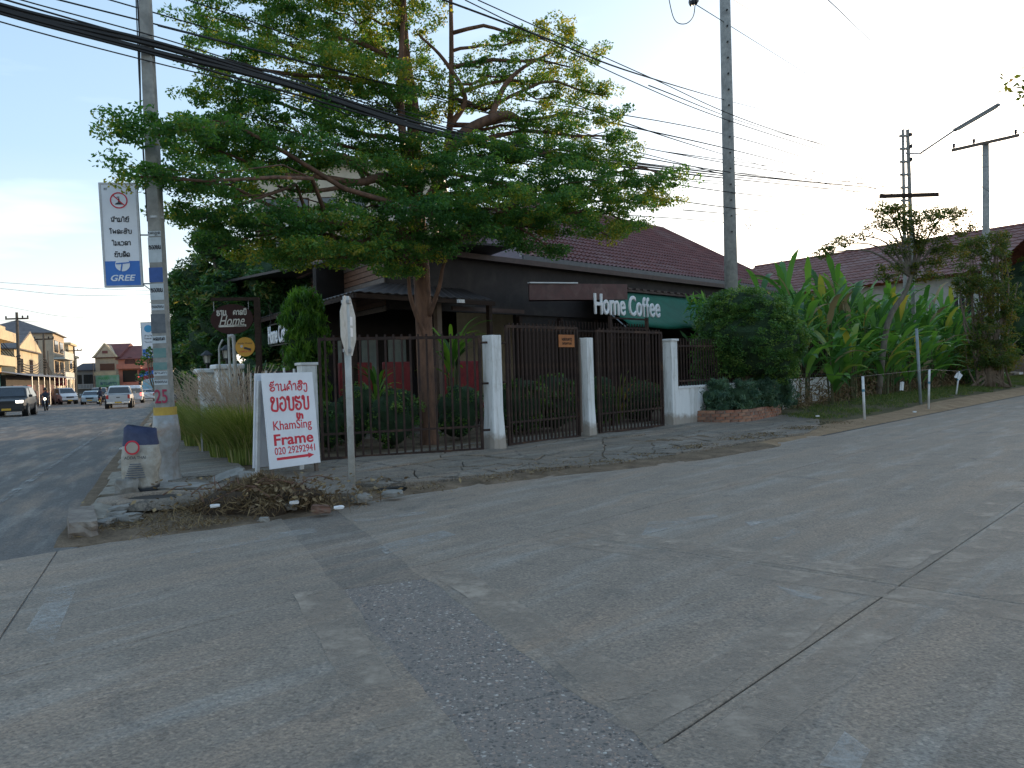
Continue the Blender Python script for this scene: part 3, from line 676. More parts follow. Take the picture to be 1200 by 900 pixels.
GL = {  # Lao letters drawn as pen strokes; x-height 1, (advance, strokes)
 'h': (.66, [[(.52, 1.0), (.36, .84), (.14, .98), (.07, .74), (.28, .60), (.50, .52), (.55, .24), (.33, .02), (.10, .15), (.12, .38), (.30, .36)]]),
 'a': (.46, [[(.04, .74), (.10, .96), (.28, .99), (.34, .8), (.34, .0)]]),
 'n': (.78, [[(.04, .88), (.14, .99), (.19, .82), (.18, .14), (.30, .02), (.48, .2), (.66, .08), (.68, .26), (.56, .24)], [(.60, .2), (.60, 1)]]),
 'k': (.72, [[(.36, .55), (.22, .5), (.22, .28), (.36, .3)], [(.10, 0), (.06, .6), (.30, .99), (.56, .82), (.60, 0)]]),
 's': (.78, [[(.24, .42), (.36, .46), (.34, .62), (.18, .6), (.08, .3), (.28, .0), (.54, .2), (.54, .74), (.3, .98), (.10, .86)], [(.50, .84), (.76, 1.06)]]),
 'g': (.50, [[(.14, .74), (.08, .90), (.22, .99), (.38, .86), (.40, .3), (.34, -.16), (.16, -.24), (.08, -.06), (.0, .04)]]),
 'i': (0, [[(-.56, 1.18), (-.46, 1.36), (-.22, 1.38), (-.12, 1.18), (-.56, 1.18)]]),
 't': (0, [[(-.50, 1.30), (-.46, 1.16), (-.38, 1.30), (-.24, 1.18), (-.12, 1.46)]]),
 'r': (0, [[(-.30, 1.16), (-.40, 1.26), (-.30, 1.38), (-.20, 1.26), (-.30, 1.16)]]),
 'K': (.76, [[(.28, .68), (.12, .70), (.10, .92), (.26, .99), (.36, .82), (.14, .42), (.12, .12), (.34, .02), (.60, .1), (.64, .98)]]),
 'o': (.68, [[(.34, .52), (.14, .52), (.08, .24), (.30, .0), (.54, .2), (.56, .72), (.34, .99), (.10, .84)]]),
 'b': (.72, [[(.22, .78), (.06, .82), (.10, .99), (.22, .92), (.20, .3), (.24, .06), (.46, .02), (.58, .2), (.60, .99)]]),
 'u': (0, [[(-.54, -.22), (-.54, -.60), (-.34, -.62), (-.34, -.24)], [(-.34, -.40), (-.08, -.40), (-.08, -.72)]]),
 'H': (.82, [[(.04, .92), (.16, .98), (.18, .06), (.34, .34), (.52, .06), (.54, .86), (.66, .99), (.76, .86)]]),
 'm': (.72, [[(.06, .88), (.18, .98), (.20, .06), (.06, .04), (.10, .22), (.56, .08)], [(.58, .04), (.58, .99)]]),
 'I': (.46, [[(.30, 0), (.30, 1.1), (.16, 1.36), (.0, 1.22), (.12, 1.08)]]),
 'x': (.80, [[(.28, .68), (.12, .70), (.10, .92), (.26, .99), (.36, .82), (.16, .42), (.12, .12), (.34, .02), (.58, .1), (.60, .72), (.74, 1.0)]]),
 'O': (.46, [[(.22, 0), (.22, .98), (.02, 1.24), (.20, 1.40), (.44, 1.26)]]),
 'T': (.74, [[(.04, .88), (.16, .98), (.18, .1), (.38, .6), (.56, .1), (.60, .98)]]),
 'l': (.68, [[(.36, .34), (.20, .40), (.10, .2), (.24, .02), (.38, .2), (.34, .5), (.10, .72), (.28, .99), (.54, .84), (.56, 0)]]),
 'z': (.44, [[(.06, .8), (.10, .58), (.20, .72), (.34, .86)], [(.06, .34), (.10, .12), (.20, .26), (.34, .4)]]),
 'v': (0, [[(-.50, 1.20), (-.44, 1.38), (-.28, 1.22), (-.12, 1.40)]]),
 'e': (.30, [[(.10, .99), (.10, .08), (.22, .04), (.24, .24)]]),
 'w': (.62, [[(.06, .12), (.30, .0), (.52, .3), (.50, .78), (.28, .99), (.07, .84)]]),
 'd': (.68, [[(.34, .5), (.20, .46), (.22, .26), (.34, .30), (.30, .0), (.12, .2), (.08, .7), (.32, .99), (.54, .8), (.56, 0)]]),
 ' ': (.4, [])}
def lao_mesh(word, width, height, m, pen=.13, name='lettering', ext=.0015):
    """stroke lettering; height is that of the letters without marks"""
    x = 0; st = []
    for ch in word:
        adv, ss = GL[ch]
        for s_ in ss: st.append([(x + px, pz) for px, pz in s_])
        x += adv
    x = max(.5, x - .08); b = MB(); sx, sz = width / x, height; hw = pen * height / 2
    for k, s_ in enumerate(st):
        pts = crom([((px - x / 2) * sx, 0, (pz - .5) * sz) for px, pz in s_], 4); y = -.0004 * (k % 5); n = len(pts); vs = []
        for i, p in enumerate(pts):
            d = (pts[min(n - 1, i + 1)] - pts[max(0, i - 1)]); d = d.normalized() if d.length > 1e-9 else Vector((1, 0, 0))
            nn = Vector((-d.z, 0, d.x)) * hw
            vs += [(p.x + nn.x, y, p.z + nn.z), (p.x - nn.x, y, p.z - nn.z), (p.x - nn.x, y - ext, p.z - nn.z), (p.x + nn.x, y - ext, p.z + nn.z)]
        fs = [(4 * i + a_, 4 * i + (a_ + 1) % 4, 4 * i + 4 + (a_ + 1) % 4, 4 * i + 4 + a_) for i in range(n - 1) for a_ in range(4)] + [(3, 2, 1, 0), (4 * n - 4, 4 * n - 3, 4 * n - 2, 4 * n - 1)]
        b.add(vs, fs)
    return b.mesh(name, m)
def put(me, parent, x, y, z, name=None): return link(name or 'lettering', me, parent, (x, y, z))
def disc(b, r_, y, z=0, x=0, n=28, th=.004, r2=0):
    """upright disc or ring facing -y"""
    vs = []; 
    for yy in (y, y - th):
        for rr in (r_, r2) if r2 else (r_,):
            vs += [(x + rr * math.cos(2 * PI * k / n), yy, z + rr * math.sin(2 * PI * k / n)) for k in range(n)]
    if not r2: return b.add(vs, [tuple(range(n)), tuple(range(2 * n - 1, n - 1, -1))] + [(k, (k + 1) % n, n + (k + 1) % n, n + k) for k in range(n)])
    fs = []
    for k in range(n):
        a, c = k, (k + 1) % n; fs += [(2 * n + a, 2 * n + c, 3 * n + c, 3 * n + a), (a, c, n + c, n + a), (a, c, 2 * n + c, 2 * n + a), (n + a, n + c, 3 * n + c, 3 * n + a)]
    return b.add(vs, fs)

# ------------------------------------------------------------------ left utility pole, its banner, notices, cables
PB = G(198, 572); PB.z = vz(PB.x, PB.y, 3)
PTOP = A(163, -150, 10.9)
lean = (PTOP - PB); lean.normalize()
def pole_at(h): return PB + lean * (h / lean.z)
upole = thing('utility_pole', 'square grey concrete pole at the corner with notices, yellow band and painted 25', 'utility pole', PB)
q = Vector((0, 0, 1)).rotation_difference(lean); upole.rotation_mode = 'QUATERNION'; upole.rotation_quaternion = q @ Matrix.Rotation(R(3), 3, 'Z').to_quaternion()
b = MB(); H = 9.2; prof = []
for z in np.linspace(-.2, H, 10):
    a_ = (.216 - .012 * z) / 2; c_ = a_ * .8
    b.v += [(-a_, -c_, z), (-c_, -a_, z), (c_, -a_, z), (a_, -c_, z), (a_, c_, z), (c_, a_, z), (-c_, a_, z), (-a_, c_, z)]
for i in range(9):
    for k in range(8): b.f.append([i * 8 + k, i * 8 + (k + 1) % 8, i * 8 + 8 + (k + 1) % 8, i * 8 + 8 + k]); b.m.append(0)
b.f.append([72 + k for k in range(8)]); b.m.append(0)
b.build('pole', M_conc_pole, upole)
M_metalwrap = mat('metal_wrap', (.36, .37, .37), (.24, .22, .20), .55, 6, metal=.3, dirt=(.25, .14, .08), dsc=3)
b = MB(); b.lathe([(.19, -.05), (.185, .05), (.15, .18), (.145, .45), (.185, .62), (.18, .74), (.155, .95)], 14); b.build('metal_wrap', M_metalwrap, upole, smooth=True)
b = MB(); b.lathe([(.145, .88), (.145, 1.06)], 14); b.lathe([(.150, .88), (.150, 1.06)], 14); b.build('yellow_band', mat('yellow_band', (.52, .34, .06), (.40, .26, .05), .7, 8), upole)
sp = put(txt_mesh('25', .17, .19, mat('red_spray', (.30, .022, .06), (.36, .06, .10), .8, 8), off=.01), upole, -.005, -.109, 1.21, 'painted_number')
# pasted paper notices: small lettering on coloured sheets
pap = [(3.42, .20, .07, 'w'), (3.20, .20, .34, 'w'), (2.86, .20, .20, 'b'), (2.63, .21, .22, 'w'), (2.42, .2, .08, 'w'), (2.2, .21, .26, 'g'), (1.98, .21, .10, 'w'), (1.80, .19, .13, 't'), (1.62, .2, .10, 't'), (1.52, .20, .06, 'w'), (1.40, .20, .07, 'w')]
cols = {'w': mat('paper_white', (.52, .56, .58), (.42, .46, .48), .8, 12, bs=.1), 'b': mat('paper_blue', (.05, .11, .32), (.04, .09, .26), .7, 12), 'g': mat('paper_grey', (.15, .16, .17), (.10, .11, .12), .8, 12), 't': mat('paper_teal', (.11, .22, .21), (.17, .26, .24), .8, 12)}
for k, (z, w_, h_, c_) in enumerate(pap):
    b = MB(); yy = -(.216 - .012 * z) / 2 - .003; w_ *= .90; b.box(-w_ / 2 + random.uniform(-.005, .01), w_ / 2, yy - .0015, yy, z - h_ / 2, z + h_ / 2)
    nb = b.build('notice', cols[c_], upole)
    if c_ == 'w' and h_ > .05:
        put(lao_mesh(random.choice(['hanka', 'xoobn', 'bkoul', 'Tlmnk']), .16, min(.05, h_ * .4), M_blk_let, .2), nb, 0, yy - .003, z + h_ * .1)
for z, tx in ((1.52, '020 558'), (1.40, '020 997')):
    b = MB(); yy = -(.255 - .012 * z) / 2 - .008
lines = [(3.42, 3)]
b = MB(); b.tube([(-.10, -.03, 3.6), (-.125, -.02, 5.2), (-.10, .0, 6.2), (-.11, 0, 8.0)], .012, 5); b.tube([(-.13, .03, 3.7), (-.14, .02, 5.6), (-.12, .02, 7.9)], .008, 5)
b.build('service_cable', M_wire, upole)
for z in (3.65, 4.85, 6.0): b = MB(); b.lathe([(.108 - .006 * (z - 3), z - .015), (.108 - .006 * (z - 3), z + .015)], 10); b.build('steel_strap', M_steel, upole)

# banner on its frame: local x to the right along the board, board faces the viewer
def banner(name, label, u0_, v0_, u1_, v1_, Y, arm, pole_x, full=True):
    tl, br = A(u0_, v0_, Y), A(u1_, v1_, Y)
    wid = (br.x - tl.x); hgt = tl.z - br.z; c = (tl + br) / 2
    o = thing(name, label, 'banner sign', c, 0); o.rotation_euler = (0, R(-1.2), R(14))
    b = MB(); b.box(-wid / 2, wid / 2, -.02, .02, -hgt / 2, hgt / 2); b.build('board', M_signw, o)
    bl = hgt * .245
    b = MB(); b.box(-wid / 2 + .012, wid / 2 - .012, -.0235, -.0205, -hgt / 2 + .01, -hgt / 2 + bl); b.build('blue_field', M_blue, o)
    b = MB()
    for x in (-wid / 2, wid / 2): b.box(x - .012, x + .012, -.028, .028, -hgt / 2 - .01, hgt / 2 + .01)
    for z in (-hgt / 2, hgt / 2): b.box(-wid / 2 + .012, wid / 2 - .012, -.028, .028, z - .011, z + .011)
    b.build('frame', M_steel, o)
    b = MB()
    for z in (-hgt / 2 + .03, 0, hgt / 2 - .03):
        b.tube([(wid / 2, 0, z), (wid / 2 + arm, .02, z)], .011, 6)
    b.tube([(wid / 2, .0, -hgt / 2 + .03), (wid / 2 + arm, .02, -hgt / 2 - .16)], .008, 5)
    b.build('bracket', M_steel, o)
    # round emblem: pale disc with a bent blue stroke
    rr = wid * .20; ez = -hgt / 2 + bl * .86
    b = MB(); disc(b, rr, -.024, ez); b.build('emblem', M_signw, o)
    b = MB(); 
    for pa in ([(-.9, -.0, .12), (.95, 0, .26)], [(-.05, 0, .10), (-.25, 0, -.95)]):
        P2 = [Vector((p[0] * rr, -.031, ez + p[2] * rr)) for p in pa]; b.beam(P2[0], P2[1], .09 * rr * 2, .002, up=(0, 1, 0))
    b.build('emblem_stroke', M_blue, o)
    put(txt_mesh('GREE', wid * .68, bl * .25, M_signw, off=.03, slant=.25), o, 0, -.0245, -hgt / 2 + bl * .33)
    if full:
        for wd, z, k in (('HtamIxt', .145, .50), ('OTlzsvb', .03, .60), ('Imewla', -.083, .50), ('Kvblid', -.195, .42)):
            put(lao_mesh(wd, wid * k, hgt * .038, M_blk_let, .22), o, 0, -.0225, z * hgt)
        b = MB(); disc(b, wid * .24, -.021, hgt * .335, r2=wid * .205, n=36); b.build('prohibition_ring', M_redlam, o)
        b = MB(); b.beam((-wid * .15, -.0245, hgt * .335 + wid * .15), (wid * .15, -.0245, hgt * .335 - wid * .15), .014, .002, up=(0, 1, 0)); b.build('prohibition_bar', M_redlam, o)
        b = MB(); z0 = hgt * .335
        b.prism([(-.55, -.62), (.5, -.62), (.42, -.40), (.2, -.30), (-.15, -.28), (-.45, -.42)], 0, .002, Matrix.Translation((0, -.0225, z0)) @ Matrix.Rotation(PI / 2, 4, 'X') @ Matrix.Scale(wid * .2, 4))
        b.prism([(-.12, -.28), (.16, -.28), (.10, .30), (-.10, .34)], 0, .0026, Matrix.Translation((0, -.0225, z0)) @ Matrix.Rotation(PI / 2, 4, 'X') @ Matrix.Scale(wid * .2, 4))
        b.prism([(-.26, .42), (.10, .42), (.10, .56), (-.26, .54)], 0, .0026, Matrix.Translation((0, -.0225, z0)) @ Matrix.Rotation(PI / 2, 4, 'X') @ Matrix.Scale(wid * .2, 4))
        b.build('pictogram', M_blk_let, o)
        put(txt_mesh('PIT', wid * .09, .03, M_blk_let), o, -wid * .34, -.0225, hgt * .445)
    else:
        b = MB(); disc(b, wid * .28, -.022, hgt * .32); b.build('emblem', mat('pale_blue', (.08, .36, .60), (.06, .30, .5), .5, 4), o)
        for wd, z in (('HtamIx', .12), ('OTlzsb', .04), ('Imewl', -.06)): put(lao_mesh(wd, wid * .6, hgt * .03, M_blk_let, .24), o, 0, -.0225, z * hgt)
    return o
banner('banner', 'large tall white and blue banner hung on the near concrete pole', 120, 216, 164, 335, 10.75, .22, 0)
banner('banner', 'small distant white and blue banner seen just left of the concrete pole', 166, 378, 183, 419, 30, .35, 0, False)
fp = A(191, 470, 30.1); b = MB(); b.tube([(0, 0, 0), (0, 0, 7.5)], [.13, .09], 8)
setp(b.build('utility_pole', M_conc_pole, loc=(fp.x, fp.y, gz(fp.x, fp.y))), 'thin far concrete pole carrying the small distant banner', 'utility pole')

# ------------------------------------------------------------------ overhead cables
def cable(label, pts, r_, group='overhead cables', name='cable', n=5, wob=0):
    """pts: (u, v, distance); the line runs through these places"""
    P3 = crom([A(*p) for p in pts], 10)
    if wob: P3 = [p + Vector((0, 0, wob * math.sin(i * 1.7 + r_ * 900))) for i, p in enumerate(P3)]
    b = MB(); b.tube(P3, [r_ * (1 - .62 * sstep(14, 24, p.y)) for p in P3] if r_ > .015 else r_, n, cap=False)
    o = b.build(name, M_wire); return setp(o, label, 'cable', group)
main = [(-260, -70, 8.2), (0, 12, 9.6), (185, 60, 10.9), (330, 100, 12.4), (545, 163, 15), (760, 200, 19), (1038, 226, 33.5)]
for k, (du, dv, r_, wd_) in enumerate(((0, 0, .036, 'thickest'), (0, -9, .024, 'upper'), (2, 6, .018, 'lower'), (0, 14, .009, 'lowest thin'), (0, -4, .03, 'second'), (0, -18, .009, 'topmost thin'), (0, -13, .012, 'upper thin'))):
    cable('%s strand of the black cable bundle crossing the top left past the near pole' % wd_,
          [(u + du, v + dv * (1 - .0006 * max(0, u)) + (2.2 * math.sin(u * .013 + k * 2)), d) for u, v, d in main], r_, 'black bundled cables passing the near pole', n=7)
main2 = [(350, -60, 11), (520, 0, 13), (640, 45, 15), (745, 86, 17), (900, 130, 24), (1056, 165, 34)]
cable('thick black cable running down from top centre to the tip of the lattice pole', main2, .017, n=6)
thin = [([(100, -40, 12), (280, 20, 13), (520, 100, 16), (860, 160, 22), (1040, 220, 34)], 'thin wire'), ([(60, -20, 12), (300, 50, 13.5), (560, 130, 17), (845, 190, 22), (1056, 222, 34)], 'thin wire'),
        ([(560, 0, 13.5), (760, 90, 17.5), (900, 150, 21), (1056, 196, 34)], ''), ([(545, 0, 13.3), (740, 95, 17), (880, 150, 21), (1058, 205, 34)], ''),
        ([(815, 5, 20), (1000, 120, 30), (1060, 152, 34)], ''), ([(860, 0, 22), (980, 75, 34), (1156, 170, 39.5)], ''), ([(965, -5, 20), (1060, 80, 27), (1190, 172, 39.5)], ''),
        ([(700, 140, 18), (900, 186, 22), (1056, 230, 34)], ''), ([(700, 175, 19), (880, 205, 22), (1050, 222, 34)], ''), ([(720, 225, 19), (900, 248, 22.5), (1050, 257, 34)], ''),
        ([(720, 205, 19), (900, 230, 22.5), (1050, 238, 34)], ''), ([(1060, 165, 34), (1130, 195, 36), (1200, 190, 33)], ''), ([(1080, 175, 34), (1200, 250, 24)], ''),
        ([(870, 288, 30), (960, 240, 28), (1052, 170, 34)], ''), ([(1068, 180, 34), (1156, 182, 39.5)], ''), ([(0, 338, 60), (90, 346, 62), (190, 345, 66)], ''), ([(0, 331, 62), (110, 338, 64), (190, 341, 66)], ''),
        ([(0, 358, 80), (90, 372, 84), (190, 365, 86)], ''), ([(0, 376, 82), (90, 378, 84), (190, 378, 90)], ''), ([(0, 392, 82), (60, 390, 84), (190, 382, 96)], '')]
thin += [([(640, 110, 18), (780, 160, 20), (900, 196, 25), (1054, 240, 34)], ''), ([(760, 100, 19), (900, 152, 24), (1056, 190, 34)], ''), ([(700, 250, 20), (860, 262, 24), (1050, 285, 34)], ''),
         ([(780, 178, 20), (905, 195, 25), (1052, 214, 34)], ''), ([(800, 246, 20), (920, 256, 26), (1000, 262, 31)], ''), ([(185, 30, 11), (420, 90, 14), (640, 150, 18), (850, 205, 23)], ''), ([(30, -10, 10), (260, 48, 12), (480, 104, 15), (700, 160, 19)], '')]
tl_ = ['thin black wire high in the tree crown, upper of two', 'thin black wire high in the tree crown, lower of two', 'first thin wire below the thick cable to the lattice pole', 'second thin wire below the thick cable to the lattice pole',
       'thin wire from the insulator at top centre down to the lattice pole', 'thin wire from the round concrete pole to the right crossarm pole', 'thin wire crossing the upper right corner of the sky',
       'topmost of four thin wires from the crown to the lattice pole crossarm', 'second of four thin wires from the crown to the lattice pole crossarm', 'lowest of four thin wires from the crown to the lattice pole crossarm', 'third of four thin wires from the crown to the lattice pole crossarm',
       'short thin wire running right from the top of the lattice pole', 'stay wire slanting down to the right from the lattice pole', 'stay wire slanting down to the left from the lattice pole', 'short thin wire linking lattice pole and crossarm pole',
       'second highest distant wire over the left street', 'highest distant wire over the left street', 'middle distant wire over the left street', 'second lowest distant wire over the left street', 'lowest distant wire over the left street', 'fine wire from the crown centre sloping to the lattice pole', 'fine wire just below the thick cable right of the crown', 'lowest fine wire right of the crown near the tiled roof', 'fine wire level with the middle of the round concrete pole', 'short fine wire low behind the round concrete pole', 'fine wire from the near pole through the crown', 'fine wire above the cable bundle at the top left']
for (pts, _), lb in zip(thin, tl_): cable(lb, pts, .012 if pts[0][2] < 17 else .024 if pts[0][2] < 50 else .035, 'thin overhead wires', n=4)
cable('loose cable loop hanging from the insulator at top centre', [(782, -10, 20), (790, 22, 20), (802, 28, 20), (812, 20, 20), (815, 3, 20)], .012)
cable('small coil of wire hanging right of the round concrete pole', [(876, 254, 22), (874, 262, 22), (877, 268, 22), (880, 261, 22), (878, 254, 22)], .010)
p_ = A(813, 2, 20); b = MB(); b.lathe([(.05, -.12), (.09, -.1), (.05, -.05), (.09, -.03), (.05, .03), (.09, .05), (.04, .12)], 10, M=Matrix.Rotation(R(70), 4, 'Y'))
setp(b.build('insulator', mat('insulator', (.05, .05, .06), None, .4), loc=p_), 'dark insulator on the wire at the top centre edge', 'insulator')

# round right pole, H-pole with lamp, crossarm pole
def cpole(name, label, u, v0_, u_top, v_top, Y, r0_, r1_, z0=0, m=M_conc_pole, sq=False, cat='utility pole'):
    top = A(u_top, v_top, Y); bot = A(u, v0_, Y); bot.z = z0
    o = thing(name, label, cat, bot); b = MB(); b.tube([(0, 0, -.2), tuple(top - bot)], [r0_, r1_], 4 if sq else 12); b.build('pole', m, o, smooth=not sq); return o, top - bot
rp_, tp = cpole('utility_pole', 'tall pale concrete pole rising behind the ball-trimmed tree', 860, 480, 848, -70, 21.4, .20, .135)
b = MB()
for k in range(16): z = 5 + k * .42; b.box(tp.x * z / tp.z - .02, tp.x * z / tp.z + .02, -.20, -.15, z, z + .03)
b.build('step_hole', M_black, rp_)['kind'] = 'stuff'
hp, tp = cpole('utility_pole', 'pale lattice pole with crossarm and street lamp right of centre', 1062, 440, 1058, 152, 34, .11, .06, m=M_conc_pole, sq=True)
b = MB(); b.tube([(.42, 0, -.2), (.30, 0, tp.z)], [.11, .08], 4)
for k in range(9): z = tp.z - .3 - k * .55; b.box(-.05, .38, -.06, .06, z, z + .08)
b.build('ladder_frame', M_conc_pole, hp)
b = MB(); zc = tp.z - 2.9; b.box(-1.0, 1.5, -.15, -.04, zc, zc + .16); b.build('crossarm', M_wood, hp)
b = MB()
for z in (tp.z - .25, tp.z - .75, tp.z - 1.3):
    b.lathe([(.05, -.06), (.08, -.02), (.05, .02), (.08, .05), (.03, .09)], 8, c=(.38, -.1, z))
b.build('insulator', mat('insulator', (.05, .05, .06), None, .4), hp)
bot = hp.location
a_, b_, c_ = A(1078, 180, 33.9) - bot, A(1118, 153, 32.4) - bot, A(1171, 122, 30.6) - bot
b = MB(); b.tube([(.2, 0, tp.z - 1.0), tuple(a_), tuple(b_)], .04, 6); arm_o = b.build('lamp_arm', M_steel, hp)
b = MB(); b.beam(b_, c_, .16, .10); lh = b.build('lamp_head', mat('lamp_housing', (.22, .23, .24), None, .5), hp, bevel=.02)
b = MB(); b.beam(b_.lerp(c_, .1) + Vector((0, 0, -.065)), b_.lerp(c_, .95) + Vector((0, 0, -.065)), .12, .03); b.build('lamp_lens', mat('lamp_lens', (.5, .5, .48), None, .3), lh)
xp, tp = cpole('utility_pole', 'far right pale concrete pole with slanted crossarm above the dry tree', 1156, 440, 1155, 168, 40, .20, .15)
b = MB(); b.beam((-1.6, -.2, tp.z - .35), (1.75, -.2, tp.z + .3), .12, .15); b.build('crossarm', mat('weathered_wood', (.13, .10, .08), None, .8), xp)
for fx in (-1.5, -.5, 1.6):
    b = MB(); b.lathe([(.02, 0), (.05, .05), (.08, .10), (.05, .14), (.085, .18), (.04, .25)], 8, c=(fx, -.2, tp.z - .35 + (fx + 1.6) * .194 + .07)); b.build('insulator', mat('insulator', (.05, .05, .06), None, .4), xp)

# ------------------------------------------------------------------ folding board at the corner
ZP = .14
pa_, pb_ = G(317, 560, ZP), G(376, 551, ZP)
ab_rot = math.atan2(pb_.y - pa_.y, pb_.x - pa_.x); abw = (pb_ - pa_).length
mid = (pa_ + pb_) / 2
ab = thing('sandwich_board', 'white folding board with red picture framing lettering and arrow at the kerb', 'advertising board', (mid.x, mid.y, ZP - .01), ab_rot)
AH = 1.41
tilt = R(5)
for k, nm in enumerate(('front_panel', 'rear_panel')):
    pn = thing(nm, None, None, (0, .24 - .24 if k == 0 else .50, 0)); pn.parent = ab
    bpy.data.objects.remove(pn)
def ab_panel(name, y0, tl_):
    b = MB(); w2 = abw / 2; b.box(-w2, w2, -.012, .012, .12, AH)
    o = b.build(name, M_signw, ab, loc=(0, y0, 0), rot=(tl_, 0, 0), bevel=.003)
    return o
fr = ab_panel('front_panel', 0, -tilt); bk_ = ab_panel('rear_panel', .38, tilt)
M_oldwood = mat('weathered_wood', (.13, .10, .08), (.08, .06, .05), .85, 9, stretch=(1, 1, 4))
for pnl, s_ in ((fr, 1), (bk_, -1)):
    for x in (-abw / 2 + .05, abw / 2 - .05):
        b = MB(); b.box(x - .025, x + .025, .013, .05, -.0, AH - .1) if s_ == 1 else b.box(x - .025, x + .025, -.05, -.013, 0, AH - .1); b.build('leg', M_oldwood if s_ == 1 else M_white, pnl)
M_let = M_redlam
wq = abw
put(lao_mesh('htankrasig', wq * .74, .095, M_let, .19), fr, -.01, -.0135, 1.21)
put(lao_mesh('Kobhub', wq * .76, .185, M_let, .17), fr, -.01, -.0135, .985)
put(txt_mesh('KhamSing', wq * .76, .165, M_let, off=.012), fr, .005, -.0125, .675)
put(txt_mesh('Frame', wq * .78, .155, M_let, off=.028), fr, .005, -.0125, .50)
put(txt_mesh('020 29292941', wq * .80, .10, M_let, off=.012), fr, .01, -.0125, .35)
b = MB(); Mx = Matrix.Translation((0, -.0125, .245)) @ Matrix.Rotation(PI / 2, 4, 'X')
x0, x1, xt = -wq * .36, wq * .26, wq * .38
b.prism([(x0, -.018), (x1, -.018), (x1, -.038), (xt, 0), (x1, .038), (x1, .018), (x0, .018)], 0, .002, Mx); b.build('arrow', M_let, fr)

# ------------------------------------------------------------------ stop sign, seen from behind nearly edge-on
SP_ = G(413, 577, .02)
ss_ = thing('stop_sign', 'octagonal road sign seen from behind, nearly edge on, on a pale post', 'road sign', (SP_.x, SP_.y, .0), 0)
M_palepost = mat('pale_post', (.50, .50, .47), (.40, .40, .38), .65, 8, dirt=(.24, .22, .19), dsc=5)
ztop = A(411, 347, SP_.y).z
b = MB(); b.tube([(0, 0, 0), (0, 0, ztop)], .042, 12); b.build('post', M_palepost, ss_, smooth=True)
b = MB(); b.lathe([(.13, -.05), (.12, .02), (.07, .07), (.045, .09)], 12); b.build('concrete_foot', M_kerb, ss_)
M_signback = mat('sign_back', (.50, .50, .47), (.42, .42, .40), .5, 5, dirt=(.25, .24, .20), dsc=3)
zc = A(415, 382, SP_.y).z; rr = .395
b = MB(); Mx = Matrix.Translation((.06, 0, zc)) @ Matrix.Rotation(R(87), 4, 'Z') @ Matrix.Rotation(PI / 2, 4, 'X')
b.prism([(rr * math.cos(PI / 8 + k * PI / 4), rr * math.sin(PI / 8 + k * PI / 4)) for k in range(8)], -.045, -.041, Mx)
pl_ = b.build('sign_plate', M_signback, ss_)
b = MB(); b.prism([(rr * .97 * math.cos(PI / 8 + k * PI / 4), rr * .97 * math.sin(PI / 8 + k * PI / 4)) for k in range(8)], -.0405, -.0395, Mx)
b = MB()
for dz in (-.30, .30):
    b.box(-.05, .05, -.055, .055, zc + dz - .02, zc + dz + .02)
b.build('clamp', M_steel, ss_)
for dz in (.07, -.07):
    b = MB(); b.prism([(-.08, dz - .055), (.06, dz - .055), (.06, dz + .055), (-.08, dz + .055)], -.040, -.038, Mx @ Matrix.Translation((.14, 0, 0))); b.build('sticker', M_whitec, pl_)

